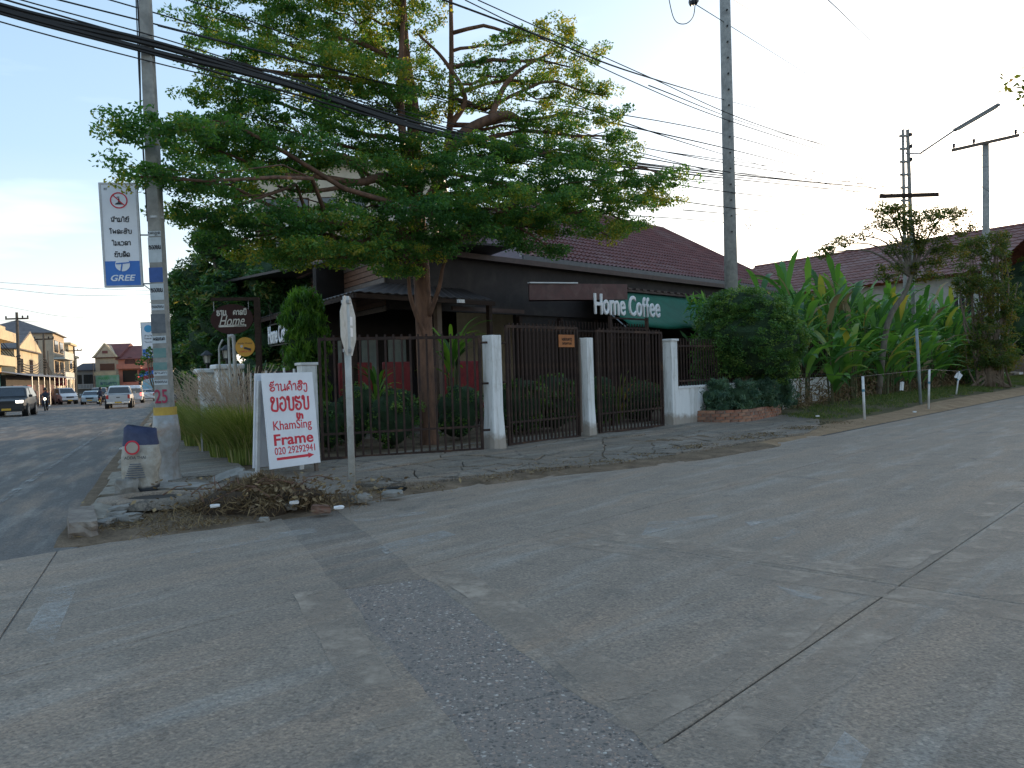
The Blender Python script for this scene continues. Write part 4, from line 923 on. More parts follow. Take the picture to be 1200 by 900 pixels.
# ------------------------------------------------------------------ sack, block, slabs, kerb end, debris
SK = G(163, 577, .14)
def sack(loc):
    o = thing('sack', 'standing white cement sack with dark blue top leaning beside the near pole', 'sack', loc, R(8))
    m, nt, P = base('sack_weave'); v = coords(nt)
    sx = nt.nodes.new('ShaderNodeSeparateXYZ'); nt.links.new(v, sx.inputs[0])
    n1 = tex(nt, 'ShaderNodeTexNoise', 6, v, 8, .7); n2 = tex(nt, 'ShaderNodeTexNoise', 3, v, 3, .5)
    ad = nt.nodes.new('ShaderNodeMath'); ad.operation = 'MULTIPLY_ADD'; ad.inputs[1].default_value = .10; nt.links.new(n2.outputs[0], ad.inputs[0]); nt.links.new(sx.outputs[2], ad.inputs[2])
    body = ramp(nt, n1.outputs[0], [(.3, (.20, .175, .14)), (.5, (.34, .31, .26)), (.7, (.46, .44, .40))])
    band = ramp(nt, ad.outputs[0], [(0, (.05, .07, .11)), (.13, (.06, .08, .12)), (.16, (1, 1, 1))]); band = mixc(nt, 1, body, band, 'MULTIPLY')
    g = nt.nodes.new('ShaderNodeMath'); g.operation = 'GREATER_THAN'; g.inputs[1].default_value = .63; nt.links.new(ad.outputs[0], g.inputs[0])
    col = mixc(nt, g.outputs[0], band, ramp(nt, n1.outputs[0], [(.35, (.012, .018, .055)), (.7, (.05, .06, .12))])); nt.links.new(col, P.inputs['Base Color']); P.inputs['Roughness'].default_value = .6
    bump(nt, P, n1.outputs[0], .6, .02)
    b = MB(); n = 20; rows = 14
    for i in range(rows + 1):
        z = i / rows * .75; f = i / rows; wx = .185 + .03 * math.sin(f * 3) - .0 * f; wy = (.13 * (1 - f ** 2.2) + .02)
        for k in range(n):
            a_ = 2 * PI * k / n; cx, cy = math.cos(a_), math.sin(a_)
            cx = math.copysign(abs(cx) ** .6, cx); cy = math.copysign(abs(cy) ** .8, cy)
            d = 1 + .10 * mnoise.noise(Vector((cx * 2, cy * 2, z * 6)))
            top = .05 * mnoise.noise(Vector((cx * 2.5, 3, 0))) if f > .9 else 0
            b.v.append((cx * wx * d + .03 * f, cy * wy * d - .03 * f, z * (1 - .03 * cx) + top + (.05 if f > .95 and abs(cx) > .7 else 0)))
    b.f = [[i * n + k, i * n + (k + 1) % n, (i + 1) * n + (k + 1) % n, (i + 1) * n + k] for i in range(rows) for k in range(n)] + [[k for k in range(n)][::-1], [rows * n + k for k in range(n)]]; b.m = [0] * len(b.f)
    bo = b.build('sack_body', m, o, smooth=True)
    b = MB(); disc(b, .085, -.165, .56, -.03, r2=.068, n=20, th=.003); b.build('printed_ring', M_redlam, bo)
    b = MB(); disc(b, .064, -.163, .56, -.03, n=20, th=.003); b.build('printed_oval', mat('sack_print', (.42, .36, .30), None, .7), bo)
    put(txt_mesh('ADDA THAI', .24, .035, M_blk_let), bo, .0, -.172, .44)
    b = MB()
    for q in range(7): b.box(-.12 + .01 * q, .11 - .008 * q, -.176 - .0006 * q, -.170, .20 + .026 * q, .213 + .026 * q)
    b.build('printed_block', mat('sack_blueprint', (.07, .09, .12), (.16, .17, .18), .7, 22), bo)
    return o
sack((SK.x, SK.y + .05, .13))
def rock(name, loc, sz, rz, m, label=None, cat='rubble', seed=0, group=None, tiltx=0, tilty=0, boxy=1.0, amp=1.0):
    bm = bmesh.new(); bmesh.ops.create_cube(bm, size=1); bmesh.ops.subdivide_edges(bm, edges=bm.edges[:], cuts=3, use_grid_fill=True)
    for v in bm.verts:
        s_ = v.co.copy(); nrm = s_.normalized() * .62; v.co = s_.lerp(nrm, 1 - boxy)
        v.co += Vector((amp, amp, amp)) * 0 + amp * Vector((mnoise.noise(s_ * 3 + Vector((seed, 0, 0))), mnoise.noise(s_ * 3 + Vector((0, seed, 7))), mnoise.noise(s_ * 3 + Vector((3, 0, seed))))) * .16
        v.co = Vector((v.co.x * sz[0], v.co.y * sz[1], v.co.z * sz[2]))
    me = bpy.data.meshes.new(name); bm.to_mesh(me); bm.free(); me.materials.append(m)
    o = link(name, me, None, loc, (tiltx, tilty, rz))
    if label: setp(o, label, cat, group)
    return o
M_rub = mat('rubble_concrete', (.30, .285, .26), (.20, .19, .17), .9, 7, dirt=(.13, .11, .09), dsc=2.5, bs=.8, bd=.015)
g_ = G(150, 580, .13); rock('concrete_block', (g_.x, g_.y, .22), (.24, .2, .2), .4, M_rub, 'small rough concrete block at the left foot of the sack', 'concrete block', 3)
g_ = G(97, 621, .0); rock('kerb_block', (g_.x, g_.y, .07), (.25, 1.15, .19), AZL * -1 + .1, mat('kerb_end', (.27, .23, .19), (.16, .13, .11), .9, 6, dirt=(.10, .08, .06), dsc=3, bs=.6, bd=.01), 'long rounded kerb block lying at the tip of the corner', 'kerb block', 8, boxy=.85, amp=.35)
rub = [(125, 607, (.42, .26, .12), .3, 'broad flat broken slab on the dirt behind the kerb block'), (146, 607, (.40, .20, .10), -.4, 'narrow grey slab piece at the right of the small rubble heap'), (137, 600, (.34, .20, .09), .9, 'grey chunk on the back of the small rubble heap'), (116, 613, (.30, .18, .08), 0, 'pale flat shard in front of the small rubble heap')]
for k, (u, v, sz, rz, lb) in enumerate(rub):
    sz = tuple(q * .8 for q in sz); g_ = G(u, v, .06); rock('rubble', (g_.x, g_.y, gz(g_.x, g_.y) + .06 + .03 * (k == 2)), sz, rz, M_rub, lb, 'rubble', k + 11, None, random.uniform(-.15, .15), random.uniform(-.15, .15), .9)
bms_dark = mat('dusty_brick', (.20, .105, .075), (.13, .075, .055), .95, 9, dirt=(.20, .16, .12), dsc=5, bs=.6)
rub2 = [(322, 575, (.62, .34, .10), -.45, 'large tilted grey slab left of the sign post behind the debris heap', .10, -.2), (352, 582, (.34, .22, .12), .3, 'white-edged chunk between debris heap and sign post', .05, .2), (372, 584, (.40, .20, .08), .1, 'pale flat chunk just left of the sign post foot', .1, 0),
        (376, 596, (.20, .12, .09), .4, 'reddish brick chunk near the road below the sign post', 0, .1), (268, 569, (.46, .22, .08), .5, 'grey slab sticking up from the back of the debris heap', .3, -.3), (295, 570, (.36, .25, .09), .2, 'dusty slab on top of the debris heap', .25, .1),
        (341, 593, (.14, .12, .08), .2, 'small stone right of the debris heap', 0, 0), (460, 578, (.26, .16, .08), .2, 'small grey stone by the hole right of the sign post', 0, 0), (424, 583, (.22, .16, .10), .7, 'round stone at the right foot of the sign post', 0, 0), (310, 608, (.10, .08, .05), .1, 'pebble at the road side of the debris heap', 0, 0)]
for k, (u, v, sz, rz, lb, tx, ty) in enumerate(rub2):
    sz = tuple(q * .85 for q in sz); g_ = G(u, v, .08); rock('rubble', (g_.x, g_.y, .075 + (.12 if k in (4, 5) else 0)), sz, rz, bms_dark if k == 3 else M_rub, lb, 'rubble', k + 31, None, tx, ty, .92)
# round manhole ring and broken cover
mh = G(183, 583, .13); o = thing('manhole', 'round worn manhole rim with dark opening at the foot of the near pole', 'manhole', (mh.x, mh.y, gz(mh.x, mh.y) + .11))
b = MB(); n = 28; pr = [(.34, .0), (.34, .045), (.44, .055), (.62, .03), (.64, -.05)]
b.v = [(r_ * math.cos(2 * PI * k / n) * (1 + .03 * math.sin(k * 2.1)), r_ * .8 * math.sin(2 * PI * k / n), z) for r_, z in pr for k in range(n)]
b.f = [[i * n + k, i * n + (k + 1) % n, (i + 1) * n + (k + 1) % n, (i + 1) * n + k] for i in range(4) for k in range(n)]; b.m = [0] * len(b.f)
b.build('rim', M_pave, o, smooth=True)
b = MB(); b.lathe([(.335, .012), (.335, .016)], 24, M=Matrix.Scale(.8, 4, (0, 1, 0))); b.build('cover', mat('manhole_dark', (.05, .045, .04), None, .9), o)
g_ = G(212, 571, .15); rock('rubble', (g_.x, g_.y, .16), (.55, .32, .05), .2, M_rub, 'thin broken cover plate lying at the right foot of the near pole', 'rubble', 77, None, .08, .06, .95)
# dark drain hole under the sign post slab
g_ = G(458, 578, .0); o = rock('drain_opening', (g_.x, g_.y + .05, .015), (.34, .16, .10), .5, mat('hole_dark', (.02, .018, .016), None, 1), 'dark drain opening under the pavement right of the sign post', 'drain opening', 5, boxy=.8)
# heap of cut weeds and roots
hp_ = G(303, 596, .05)
pts = []; 
for _ in range(7000):
    a_ = random.uniform(0, 2 * PI); r_ = abs(random.gauss(0, .34)); x = hp_.x + r_ * math.cos(a_) * 1.15; y = hp_.y + .12 + r_ * math.sin(a_) * .62
    h = .30 * math.exp(-(((x - hp_.x) / .62) ** 2 + ((y - hp_.y - .12) / .36) ** 2)); pts.append((x, y, .07 + h * random.uniform(.2, 1.05)))
heap = leaves('debris_heap', np.array(pts), .17, .012, L_dry, flat=-.2); setp(heap, 'heap of dry cut weeds and roots on the dirt corner', 'debris heap')
b = MB(); blob(b, (hp_.x, hp_.y + .12, .05), (.62, .36, .26), .3, 20, 8, 4); b.build('soil_core', mat('heap_soil', (.10, .07, .045), (.05, .035, .025), 1, 9, bs=1, bd=.03), heap, smooth=True)
b = MB()
for k in range(40):
    a_ = random.uniform(0, 2 * PI); c = Vector((hp_.x + random.gauss(0, .35), hp_.y + random.gauss(.12, .2), .18 + random.uniform(0, .18))); d = Vector((math.cos(a_), math.sin(a_) * .6, random.uniform(-.1, .5))) * random.uniform(.12, .28)
    b.tube([c - d, c + Vector((0, 0, .04)), c + d], [.008, .006, .003], 4)
b.build('root', M_bark, heap)['kind'] = 'stuff'
pts = []
for _ in range(500):
    pts.append((hp_.x + random.gauss(.3, .6), hp_.y + random.gauss(0, .3), .13 + random.uniform(0, .25)))
ob = leaves('dead_leaf', np.array(pts), .07, .04, L_dry, heap, flat=.5); ob['kind'] = 'stuff'
for u, v, lb in ((345, 592, 'crumpled white scrap beside the debris heap'), (397, 598, 'white bottle scrap at the road edge below the sign post'), (252, 596, 'white paper scrap at the left of the debris heap'), (60, 519, ''), (143, 525, 'pale plastic scrap on the kerb left of the sack'), (958, 489, 'white plastic scrap on the verge near the plants'), (1072, 484, 'small white scrap on the verge grass')):
    if lb:
        g_ = G(u, v, .12); rock('litter', (g_.x, g_.y, gz(g_.x, g_.y) + .15), (.09, .05, .03), .5, M_whitec, lb, 'litter', u, boxy=.7)

# ------------------------------------------------------------------ gates and posts
def gate(name, label, P0, P1, h, nbars, group, spike=.04, mid_rails=(.42,)):
    d = P1 - P0; d.z = 0; L = d.length; rz = math.atan2(d.y, d.x)
    o = thing(name, label, 'gate', (P0.x, P0.y, P0.z), rz, group)
    b = MB()
    b.box(0, L, -.022, .022, 0, .05); b.box(0, L, -.022, .022, h - .05, h)
    for x in (0, L - .045): b.box(x, x + .045, -.024, .024, .05, h - .05)
    b.build('frame', M_brownm, o)
    b = MB()
    for z in mid_rails: b.box(.045, L - .045, -.008, .008, z - .018, z + .018)
    b.build('rail', M_brownm, o)
    me = MB().box(-.015, .015, -.0135, .0135, .02, h + spike).mesh('bar', M_brownm)
    for k in range(nbars):
        x = .045 + (L - .09) * (k + .5) / nbars; link('bar', me, o, (x, -.002, 0), (0, random.gauss(0, .002), 0))
    return o, L
def post(label, p, h, w0, w1, rz, cap=False, group='white gate posts'):
    o = thing('gate_post', label, 'gate post', (p.x, p.y, p.z - .05), rz, group); b = MB()
    n0, n1 = w0 / 2, w1 / 2
    b.add([(-n0, -n0, 0), (n0, -n0, 0), (n0, n0, 0), (-n0, n0, 0), (-n1, -n1, h * .35), (n1, -n1, h * .35), (n1, n1, h * .35), (-n1, n1, h * .35), (-n1, -n1, h), (n1, -n1, h), (n1, n1, h), (-n1, n1, h)],
          [(3, 2, 1, 0), (8, 9, 10, 11)] + [(a + k, a + (k + 1) % 4, a + 4 + (k + 1) % 4, a + 4 + k) for a in (0, 4) for k in range(4)])
    b.build('shaft', M_weath, o, bevel=.012)
    if cap: b = MB(); b.box(-n1 - .03, n1 + .03, -n1 - .03, n1 + .03, h, h + .05); b.build('cap', M_white, o, bevel=.01)
    return o
def gpt(u, v, z=.12): p = G(u, v, z); p.z = z; return p
g0, g1 = gpt(377, 540), gpt(567, 528)
def hgt(u, v, Y): return A(u, v, Y).z
gA, LA = gate('metal_gate', 'leftmost brown bar gate panel with the street tree behind it', g0, g1, hgt(565, 393, g1.y) - .12, 19, 'brown bar gates')
q1 = gpt(580, 526); q2 = gpt(690, 511); q3 = gpt(787, 498)
dd_ = (q2 - q1).normalized()
post('leftmost of the three white gate posts, with rust hinges', q1, hgt(572, 393, q1.y) - .07, .30, .24, ROT_R)
post('middle white gate post between the two closed brown gates', q2, hgt(684, 396, q2.y) - .07, .25, .20, ROT_R)
post('right white gate post with flat cap beside the low wall', q3, hgt(779, 400, q3.y) - .07, .29, .26, ROT_R, True)
gB, LB_ = gate('metal_gate', 'middle brown bar gate carrying a small orange notice', gpt(596, 523), gpt(680, 512.5), hgt(583, 386, 15.6) - .12, 18, 'brown bar gates')
gC, LC_ = gate('metal_gate', 'right brown bar gate with the coffee sign frame above', gpt(702, 509.5), gpt(778, 499.5), hgt(692, 391, 17.8) - .12, 18, 'brown bar gates')
b = MB(); b.box(LB_ * .70, LB_ * .93, -.04, -.03, 1.78, 2.02); nb = b.build('notice', mat('orange_notice', (.38, .13, .03), (.30, .10, .03), .6, 5), gB)
put(lao_mesh('Tlbnkag', .30, .05, M_brownm, .2), nb, LB_ * .815, -.0415, 1.93); put(lao_mesh('bkmsanl', .28, .04, M_brownm, .2), nb, LB_ * .815, -.0415, 1.85)
for gt, x in ((gA, LA + .0), (gB, -.06)):
    for z in (.35, 1.15, 1.85):
        b = MB(); b.tube([(x - .03, 0, z), (x + .12, 0, z)], .022, 6); b.build('hinge', M_brownm, gt)
b = MB(); b.box(LB_ - .02, LB_ + .02, -.06, -.03, .1, 1.95); b.build('pale_strip', M_oldwood, gB)
# concrete footing strip under the gates
b = MB(); b.beam(RS(-10.72, 5.0, .08), RS(-10.72, 16.6, .08), .22, .10); setp(b.build('gate_sill', M_pave), kind='structure')
# low white wall with dark fence, right of the last post
w0, w1 = q3 + dR * .17, RS(SA(q3), 25.2)
w0.z = w1.z = 0
wl = thing('wall', 'low white plastered wall behind the ball-trimmed tree', 'wall', w0, ROT_R)
Lw = (w1 - w0).length
b = MB(); b.box(0, Lw, -.09, .09, -.1, .95); b.build('wall_body', M_weath, wl); b = MB(); b.box(0, Lw, -.11, .11, .95, 1.0); b.build('coping', M_white, wl)
rf = thing('railing', 'dark spiked railing on top of the low white wall', 'railing', w0 + Vector((0, 0, 1.0)), ROT_R)
b = MB(); b.box(0, Lw, -.02, .02, .10, .14); b.box(0, Lw, -.02, .02, .92, .96); b.build('rail', M_brownm, rf)
me = MB().box(-.012, .012, -.012, .012, 0, 1.12).mesh('bar', M_brownm)
for k in range(int(Lw / .13)): link('bar', me, rf, (k * .13 + .06, 0, 0))
# corner post and picket panel of the left boundary
cp = gpt(364, 538, .12); cp = Vector((-3.62, 14.05, .1))
post('broad white corner post left of the leftmost gate', cp, hgt(364, 428, 14) - .05, .30, .28, ROT_B, True, None)
fd = dB; fe = cp + dB * 5.7
pk = thing('picket_fence', 'brown board fence between white stakes behind the folding board', 'fence', (cp.x + dB.x * .2, cp.y + dB.y * .2, .05), ROT_B)
b = MB(); b.box(0, 5.4, -.03, .03, 1.5, 1.56); b.box(0, 5.4, -.03, .03, .25, .31); b.build('rail', M_wood, pk)
for k in range(34):
    x = .08 + k * .158; wh = k % 4 == 1; b = MB(); b.box(x, x + (.09 if wh else .142), .031 if not wh else .075, .045 if not wh else .095, .06, 1.5 if not wh else 1.55 + .03 * (k % 3))
    b.build('picket', M_white if wh else M_wood, pk)

# pillars with lanterns along the left boundary
M_lanternw = mat('lantern_pane', (.45, .43, .36), (.35, .33, .28), .4, 5)
def pillar(label, u, v_top, Y, w_, lbl2):
    p = A(u, v_top, Y); zt = p.z; o = thing('gate_pillar', label, 'pillar', (p.x, p.y, gz(p.x, p.y)), ROT_B, 'white capped pillars'); zt -= o.location.z
    b = MB(); b.box(-w_ / 2, w_ / 2, -w_ / 2, w_ / 2, -.1, zt - .12); b.build('shaft', M_weath, o, bevel=.01)
    b = MB(); c_ = w_ / 2 + .09; b.box(-c_, c_, -c_, c_, zt - .12, zt); b.build('cap', M_white, o, bevel=.03)
    ln = thing('lantern', lbl2, 'lantern', (p.x, p.y, p.z), ROT_B)
    b = MB(); b.lathe([(.03, 0), (.03, .12), (.07, .13), (.07, .15)], 8); b.build('base', M_black, ln)
    b = MB(); b.lathe([(.075, .15), (.10, .34)], 6); b.build('pane', M_lanternw, ln)
    b = MB(); b.lathe([(.17, .34), (.15, .37), (.06, .44), (.02, .47)], 8); b.build('lid', M_black, ln)
    b = MB()
    for k in range(6): a_ = 2 * PI * k / 6; b.tube([(.078 * math.cos(a_), .078 * math.sin(a_), .15), (.103 * math.cos(a_), .103 * math.sin(a_), .34)], .007, 4)
    b.build('cage', M_black, ln)
pillar('left capped white pillar behind the ornamental grass', 243, 432, 20.6, .42, 'black garden lantern on the left white pillar')
pillar('right capped white pillar, wider, behind the ornamental grass', 266, 427, 19.2, .50, 'black garden lantern on the right white pillar')
# curved white pipes and post
b = MB(); p0 = A(258, 470, 18); p0.z = 0
def pipe(label, pts, r_):
    P3 = [A(*p) for p in pts]; P3[0].z = 0; b = MB(); b.tube(crom(P3, 5), r_, 8); setp(b.build('pipe', M_palepost, smooth=True), label, 'pipe')
pipe('thin pale pipe bending over left of the brown oval sign post', [(259, 500, 18), (258, 470, 18), (257, 420, 18), (257, 407, 18), (261, 398, 18)], .022)
pipe('slim pale pipe standing below the oval sign', [(271, 500, 17), (270, 450, 17), (268, 400, 17), (268, 392, 17)], .028)
pipe('thicker white pipe with elbow below the oval sign', [(277, 500, 17), (276, 450, 17), (274, 400, 17), (272, 394, 17), (268, 395, 17)], .042)

# oval hanging sign on a brown bracket post
OS = 15.6
pt = A(306, 352, OS); pb = A(308, 548, OS); pb.z = .1
os_ = thing('hanging_sign', 'brown oval sign with white script hanging from a dark post over the grass', 'hanging sign', pb, 0)
tl_p = A(248, 352, OS)
b = MB(); b.beam((0, 0, 0), (0, 0, pt.z - pb.z), .10, .10); b.build('post', M_wood, os_)
b = MB(); b.beam((.05, 0, pt.z - pb.z + .03), (tl_p.x - pb.x, 0, tl_p.z - pb.z + .02), .08, .06); b.build('arm', M_palepost if False else M_wood, os_)
oc = A(272, 374, OS) - pb; ow, oh = 25 / FPX * OS, 17.5 / FPX * OS
b = MB(); n = 40
for y in (.015, -.015): b.v += [(oc.x + ow * math.cos(2 * PI * k / n), y, oc.z + oh * math.sin(2 * PI * k / n)) for k in range(n)]
b.f = [list(range(n)), list(range(2 * n - 1, n - 1, -1))] + [[k, (k + 1) % n, n + (k + 1) % n, n + k] for k in range(n)]; b.m = [0] * len(b.f)
M_oval = mat('oval_brown', (.058, .030, .027), (.045, .024, .022), .85, 4, bs=.05, spec=.1)
ov = b.build('oval_board', M_oval, os_)
b = MB()
for x in (-.35, .33): b.tube([(oc.x + x, 0, oc.z + oh * .55), (oc.x + x, 0, pt.z - pb.z)], .006, 5)
b.build('chain', M_steel, os_)
M_cream = mat('cream_letter', (.60, .57, .50), (.5, .47, .42), .5, 5, bs=0)
put(lao_mesh('han', ow * .45, .10, M_cream, .22), ov, oc.x - .20, -.0165, oc.z + oh * .42); put(lao_mesh('kalbi', ow * .62, .085, M_cream, .22), ov, oc.x + .16, -.0165, oc.z + oh * .42)
put(txt_mesh('Home', ow * 1.2, .20, M_cream, off=.005, slant=.4), ov, oc.x - .0, -.016, oc.z - oh * .10)
b = MB(); b.box(oc.x - ow * .62, oc.x + ow * .66, -.018, -.0155, oc.z - oh * .52, oc.z - oh * .38); cb = b.build('strip', M_cream, ov)
put(txt_mesh('coffee', ow * .5, .04, M_oval), cb, oc.x + ow * .36, -.0185, oc.z - oh * .45)
# round yellow sign behind
ys = A(287.5, 406.5, 16.6); yr = 11.3 / FPX * 16.6
ysn = thing('round_sign', 'round yellow sign with dark lettering hanging right of the pale pipes', 'round sign', ys)
b = MB(); disc(b, yr, 0, n=32, th=.02); yb = b.build('board', mat('sign_yellow', (.66, .33, .03), (.56, .28, .03), .45, 4, bs=.03), ysn)
put(txt_mesh('Inside Home', yr * 1.45, .035, M_blk_let), yb, 0, -.021, yr * .38); put(txt_mesh('COFFEE & TEA', yr * 1.3, .035, M_redlam), yb, 0, -.021, -yr * .48)
b = MB(); b.beam((-.02, -.024, -.02), (.12, -.024, -.06), .045, .003, up=(0, 1, 0)); b.build('arrow', M_blk_let, yb)
b = MB(); disc(b, .03, -.021, 0.015, -.07, n=10); b.build('dot', M_cream, yb)
b = MB(); b.tube([(yr - .03, .02, .02), (.33, .05, .02)], .012, 6); b.build('bracket', M_black, ysn)
# white leaf-pattern panel standing in the grass
pc_ = A(251, 480, 15.2); pn_ = thing('leaf_panel', 'white panel with dark leaf print leaning in the ornamental grass', 'panel', (pc_.x, pc_.y, .10), R(25))
b = MB(); b.box(-.24, .24, -.02, .02, .42, 1.15); b.build('panel_board', M_white, pn_)
b = MB(); 
for x in (-.24, .24): b.box(x - .015, x + .015, -.015, .015, 0, .42)
b.build('leg', M_steel, pn_)
for k in range(26):
    b = MB(); a_ = random.uniform(-1, 1); cx, cz = random.uniform(-.19, .19), random.uniform(.48, 1.1); b.v = [(cx - .05 * math.cos(a_), -.0215 - k * .0003, cz - .05 * math.sin(a_)), (cx + .012 * math.sin(a_), -.0215 - k * .0003, cz - .012), (cx + .05 * math.cos(a_), -.0215 - k * .0003, cz + .05 * math.sin(a_)), (cx - .01, -.0215 - k * .0003, cz + .014)]
    b.f = [[0, 1, 2, 3]]; b.m = [0]; b.build('leaf_print', mat('leaf_print', (.20, .24, .26), (.10, .12, .14), .6, 9), pn_)

# fountain grass clumps
def blades(b_, c, h, spread, n, lean_=(0, 0)):
    P_, D_ = [], []
def fountain_grass(label, c, h, rad, nb, npl):
    o = thing('fountain_grass', label, 'ornamental grass', c, 0, 'feathery grass clumps')
    V, F = [], []; sh = []
    for k in range(nb):
        a_ = random.uniform(0, 2 * PI); r_ = rad * math.sqrt(random.random()) * .55; bx, by = r_ * math.cos(a_), r_ * math.sin(a_)
        hh = h * random.uniform(.55, 1.0); out = rad * random.uniform(.35, 1.1); aa = a_ + random.gauss(0, .5); dx, dy = math.cos(aa), math.sin(aa); wd = random.uniform(.006, .011)
        i0 = len(V); px, py = -dy * wd, dx * wd
        s_ = random.random(); 
        for t_ in (0, .3, .6, .85, 1.0):
            x = bx + dx * out * t_ ** 1.9; y = by + dy * out * t_ ** 1.9; z = hh * (1.15 * t_ - .28 * t_ ** 3.0); q = 1 - t_ * .9
            V += [(x + px * q, y + py * q, z), (x - px * q, y - py * q, z)]; sh += [s_ * .75 + .1, s_ * .75 + .1]
        if random.random() < .10: 
            for z_ in range(10): sh[-1 - z_] = .95
        for j in range(4): F.append((i0 + 2 * j, i0 + 2 * j + 1, i0 + 2 * j + 3, i0 + 2 * j + 2))
    me = bpy.data.meshes.new('blades'); me.from_pydata(V, [], F); at = me.attributes.new('v', 'FLOAT', 'POINT'); at.data.foreach_set('value', sh); me.materials.append(L_grass)
    bo = link('blades', me, o); bo['kind'] = 'stuff'
    V, F, sh = [], [], []
    for k in range(npl):
        a_ = random.uniform(0, 2 * PI); hh = h * random.uniform(1.05, 1.5); out = rad * random.uniform(.3, 1.25); dx, dy = math.cos(a_), math.sin(a_)
        dx -= .35
        pts = [Vector((dx * out * t_ ** 1.7, dy * out * t_ ** 1.7, hh * (1.1 * t_ - .16 * t_ ** 3))) for t_ in (0, .35, .62, .75, .87, 1)]
        for j in range(3, 6):
            a0, a1 = pts[j - 1], pts[j]; d = (a1 - a0)
            for m_ in range(26):
                c0 = a0 + d * (m_ / 26); rr = Vector((random.gauss(0, 1), random.gauss(0, 1), random.gauss(0, 1))).normalized(); t_ = d.normalized() * .040 + rr * .015
                sd_ = t_.cross(rr).normalized() * .0032; i0 = len(V); V += [tuple(c0 - sd_), tuple(c0 + sd_), tuple(c0 + t_)]; F.append((i0, i0 + 1, i0 + 2)); sh += [random.random()] * 3
        sd_ = Vector((-dy, dx, 0)).normalized() * .003
        for j in range(1, 5):
            i0 = len(V); V += [tuple(pts[j - 1] - sd_), tuple(pts[j - 1] + sd_), tuple(pts[j] + sd_), tuple(pts[j] - sd_)]; F.append((i0, i0 + 1, i0 + 2, i0 + 3)); sh += [.2] * 4
    me = bpy.data.meshes.new('plumes'); me.from_pydata(V, [], F); at = me.attributes.new('v', 'FLOAT', 'POINT'); at.data.foreach_set('value', sh); me.materials.append(L_plume)
    po = link('plumes', me, o); po['kind'] = 'stuff'
for lb, u, v, Y, h, rad, nb, npl in (('big feathery grass clump right beside the folding board', 291, 0, 13.0, 1.15, .62, 3400, 95), ('broad feathery grass clump in front of the oval sign', 268, 0, 14.1, 1.15, .62, 3200, 95), ('feathery grass clump below the leaf panel', 250, 0, 15.6, .95, .52, 2200, 40),
                                  ('feathery grass clump left of the leaf panel', 234, 0, 17.0, 1.1, .60, 2200, 70), ('farthest feathery grass clump by the left white pillar', 221, 0, 19.2, 1.2, .75, 2200, 80)):
    x = A(u, 450, Y).x; fountain_grass(lb, (x, Y, gz(x, Y) + .10), h, rad, nb, npl)

# ------------------------------------------------------------------ the big tiered street tree behind the leftmost gate
TB = Vector((-1.66, 15.6, .05))
tree = thing('tiered_tree', 'tall spreading tree with flat tiers of small leaves behind the leftmost gate', 'tree', TB)
def wig(a, b, amp, k=5, seed=0, sag=0):
    a, b = Vector(a), Vector(b); L = (b - a).length; out = []
    for i in range(k + 1):
        t = i / k; p = a.lerp(b, t); e = amp * L * math.sin(PI * t)
        p += Vector((mnoise.noise(Vector((seed, t * 2, 0))), mnoise.noise(Vector((seed, t * 2, 9))), mnoise.noise(Vector((seed, t * 2, 17))))) * e
        p.z += sag * L * math.sin(PI * t); out.append(p)
    return out
tr = MB()
def T(u, v, Y): return A(u, v, Y) - TB
trunk1 = [Vector((0, 0, -.1)), Vector((0, 0, .15)), T(499, 440, 15.6), T(496, 360, 15.6), T(492, 290, 15.6), T(486, 210, 15.7), T(484, 130, 15.7), T(474, 60, 15.7), T(470, -40, 15.7), T(468, -150, 15.6)]
tr.tube(crom(trunk1, 5), np.interp(np.linspace(0, 1, 46), [0, .02, .15, .45, .6, .8, 1], [.30, .22, .17, .160, .14, .10, .03]), 14)
s2 = [T(492, 300, 15.6), T(486, 240, 15.3), T(472, 160, 15.1), T(470, 70, 15.2), T(478, -60, 15.2)]; tr.tube(crom(s2, 5), np.linspace(.13, .03, 21), 9)
s3 = [T(490, 250, 15.7), T(512, 215, 16), T(526, 160, 16.1), T(529, 60, 16.2), T(526, -80, 16.2)]; tr.tube(crom(s3, 5), np.linspace(.11, .03, 21), 9)
s4 = [T(500, 400, 15.5), T(482, 352, 15.2), T(478, 320, 15.1), T(470, 300, 15.0)]; tr.tube(crom(s4, 5), np.linspace(.05, .02, 16), 8)
s5 = [T(503, 370, 15.5), T(515, 335, 15.3), T(520, 310, 15.2), T(535, 285, 15.0)]; tr.tube(crom(s5, 5), np.linspace(.05, .02, 16), 8)
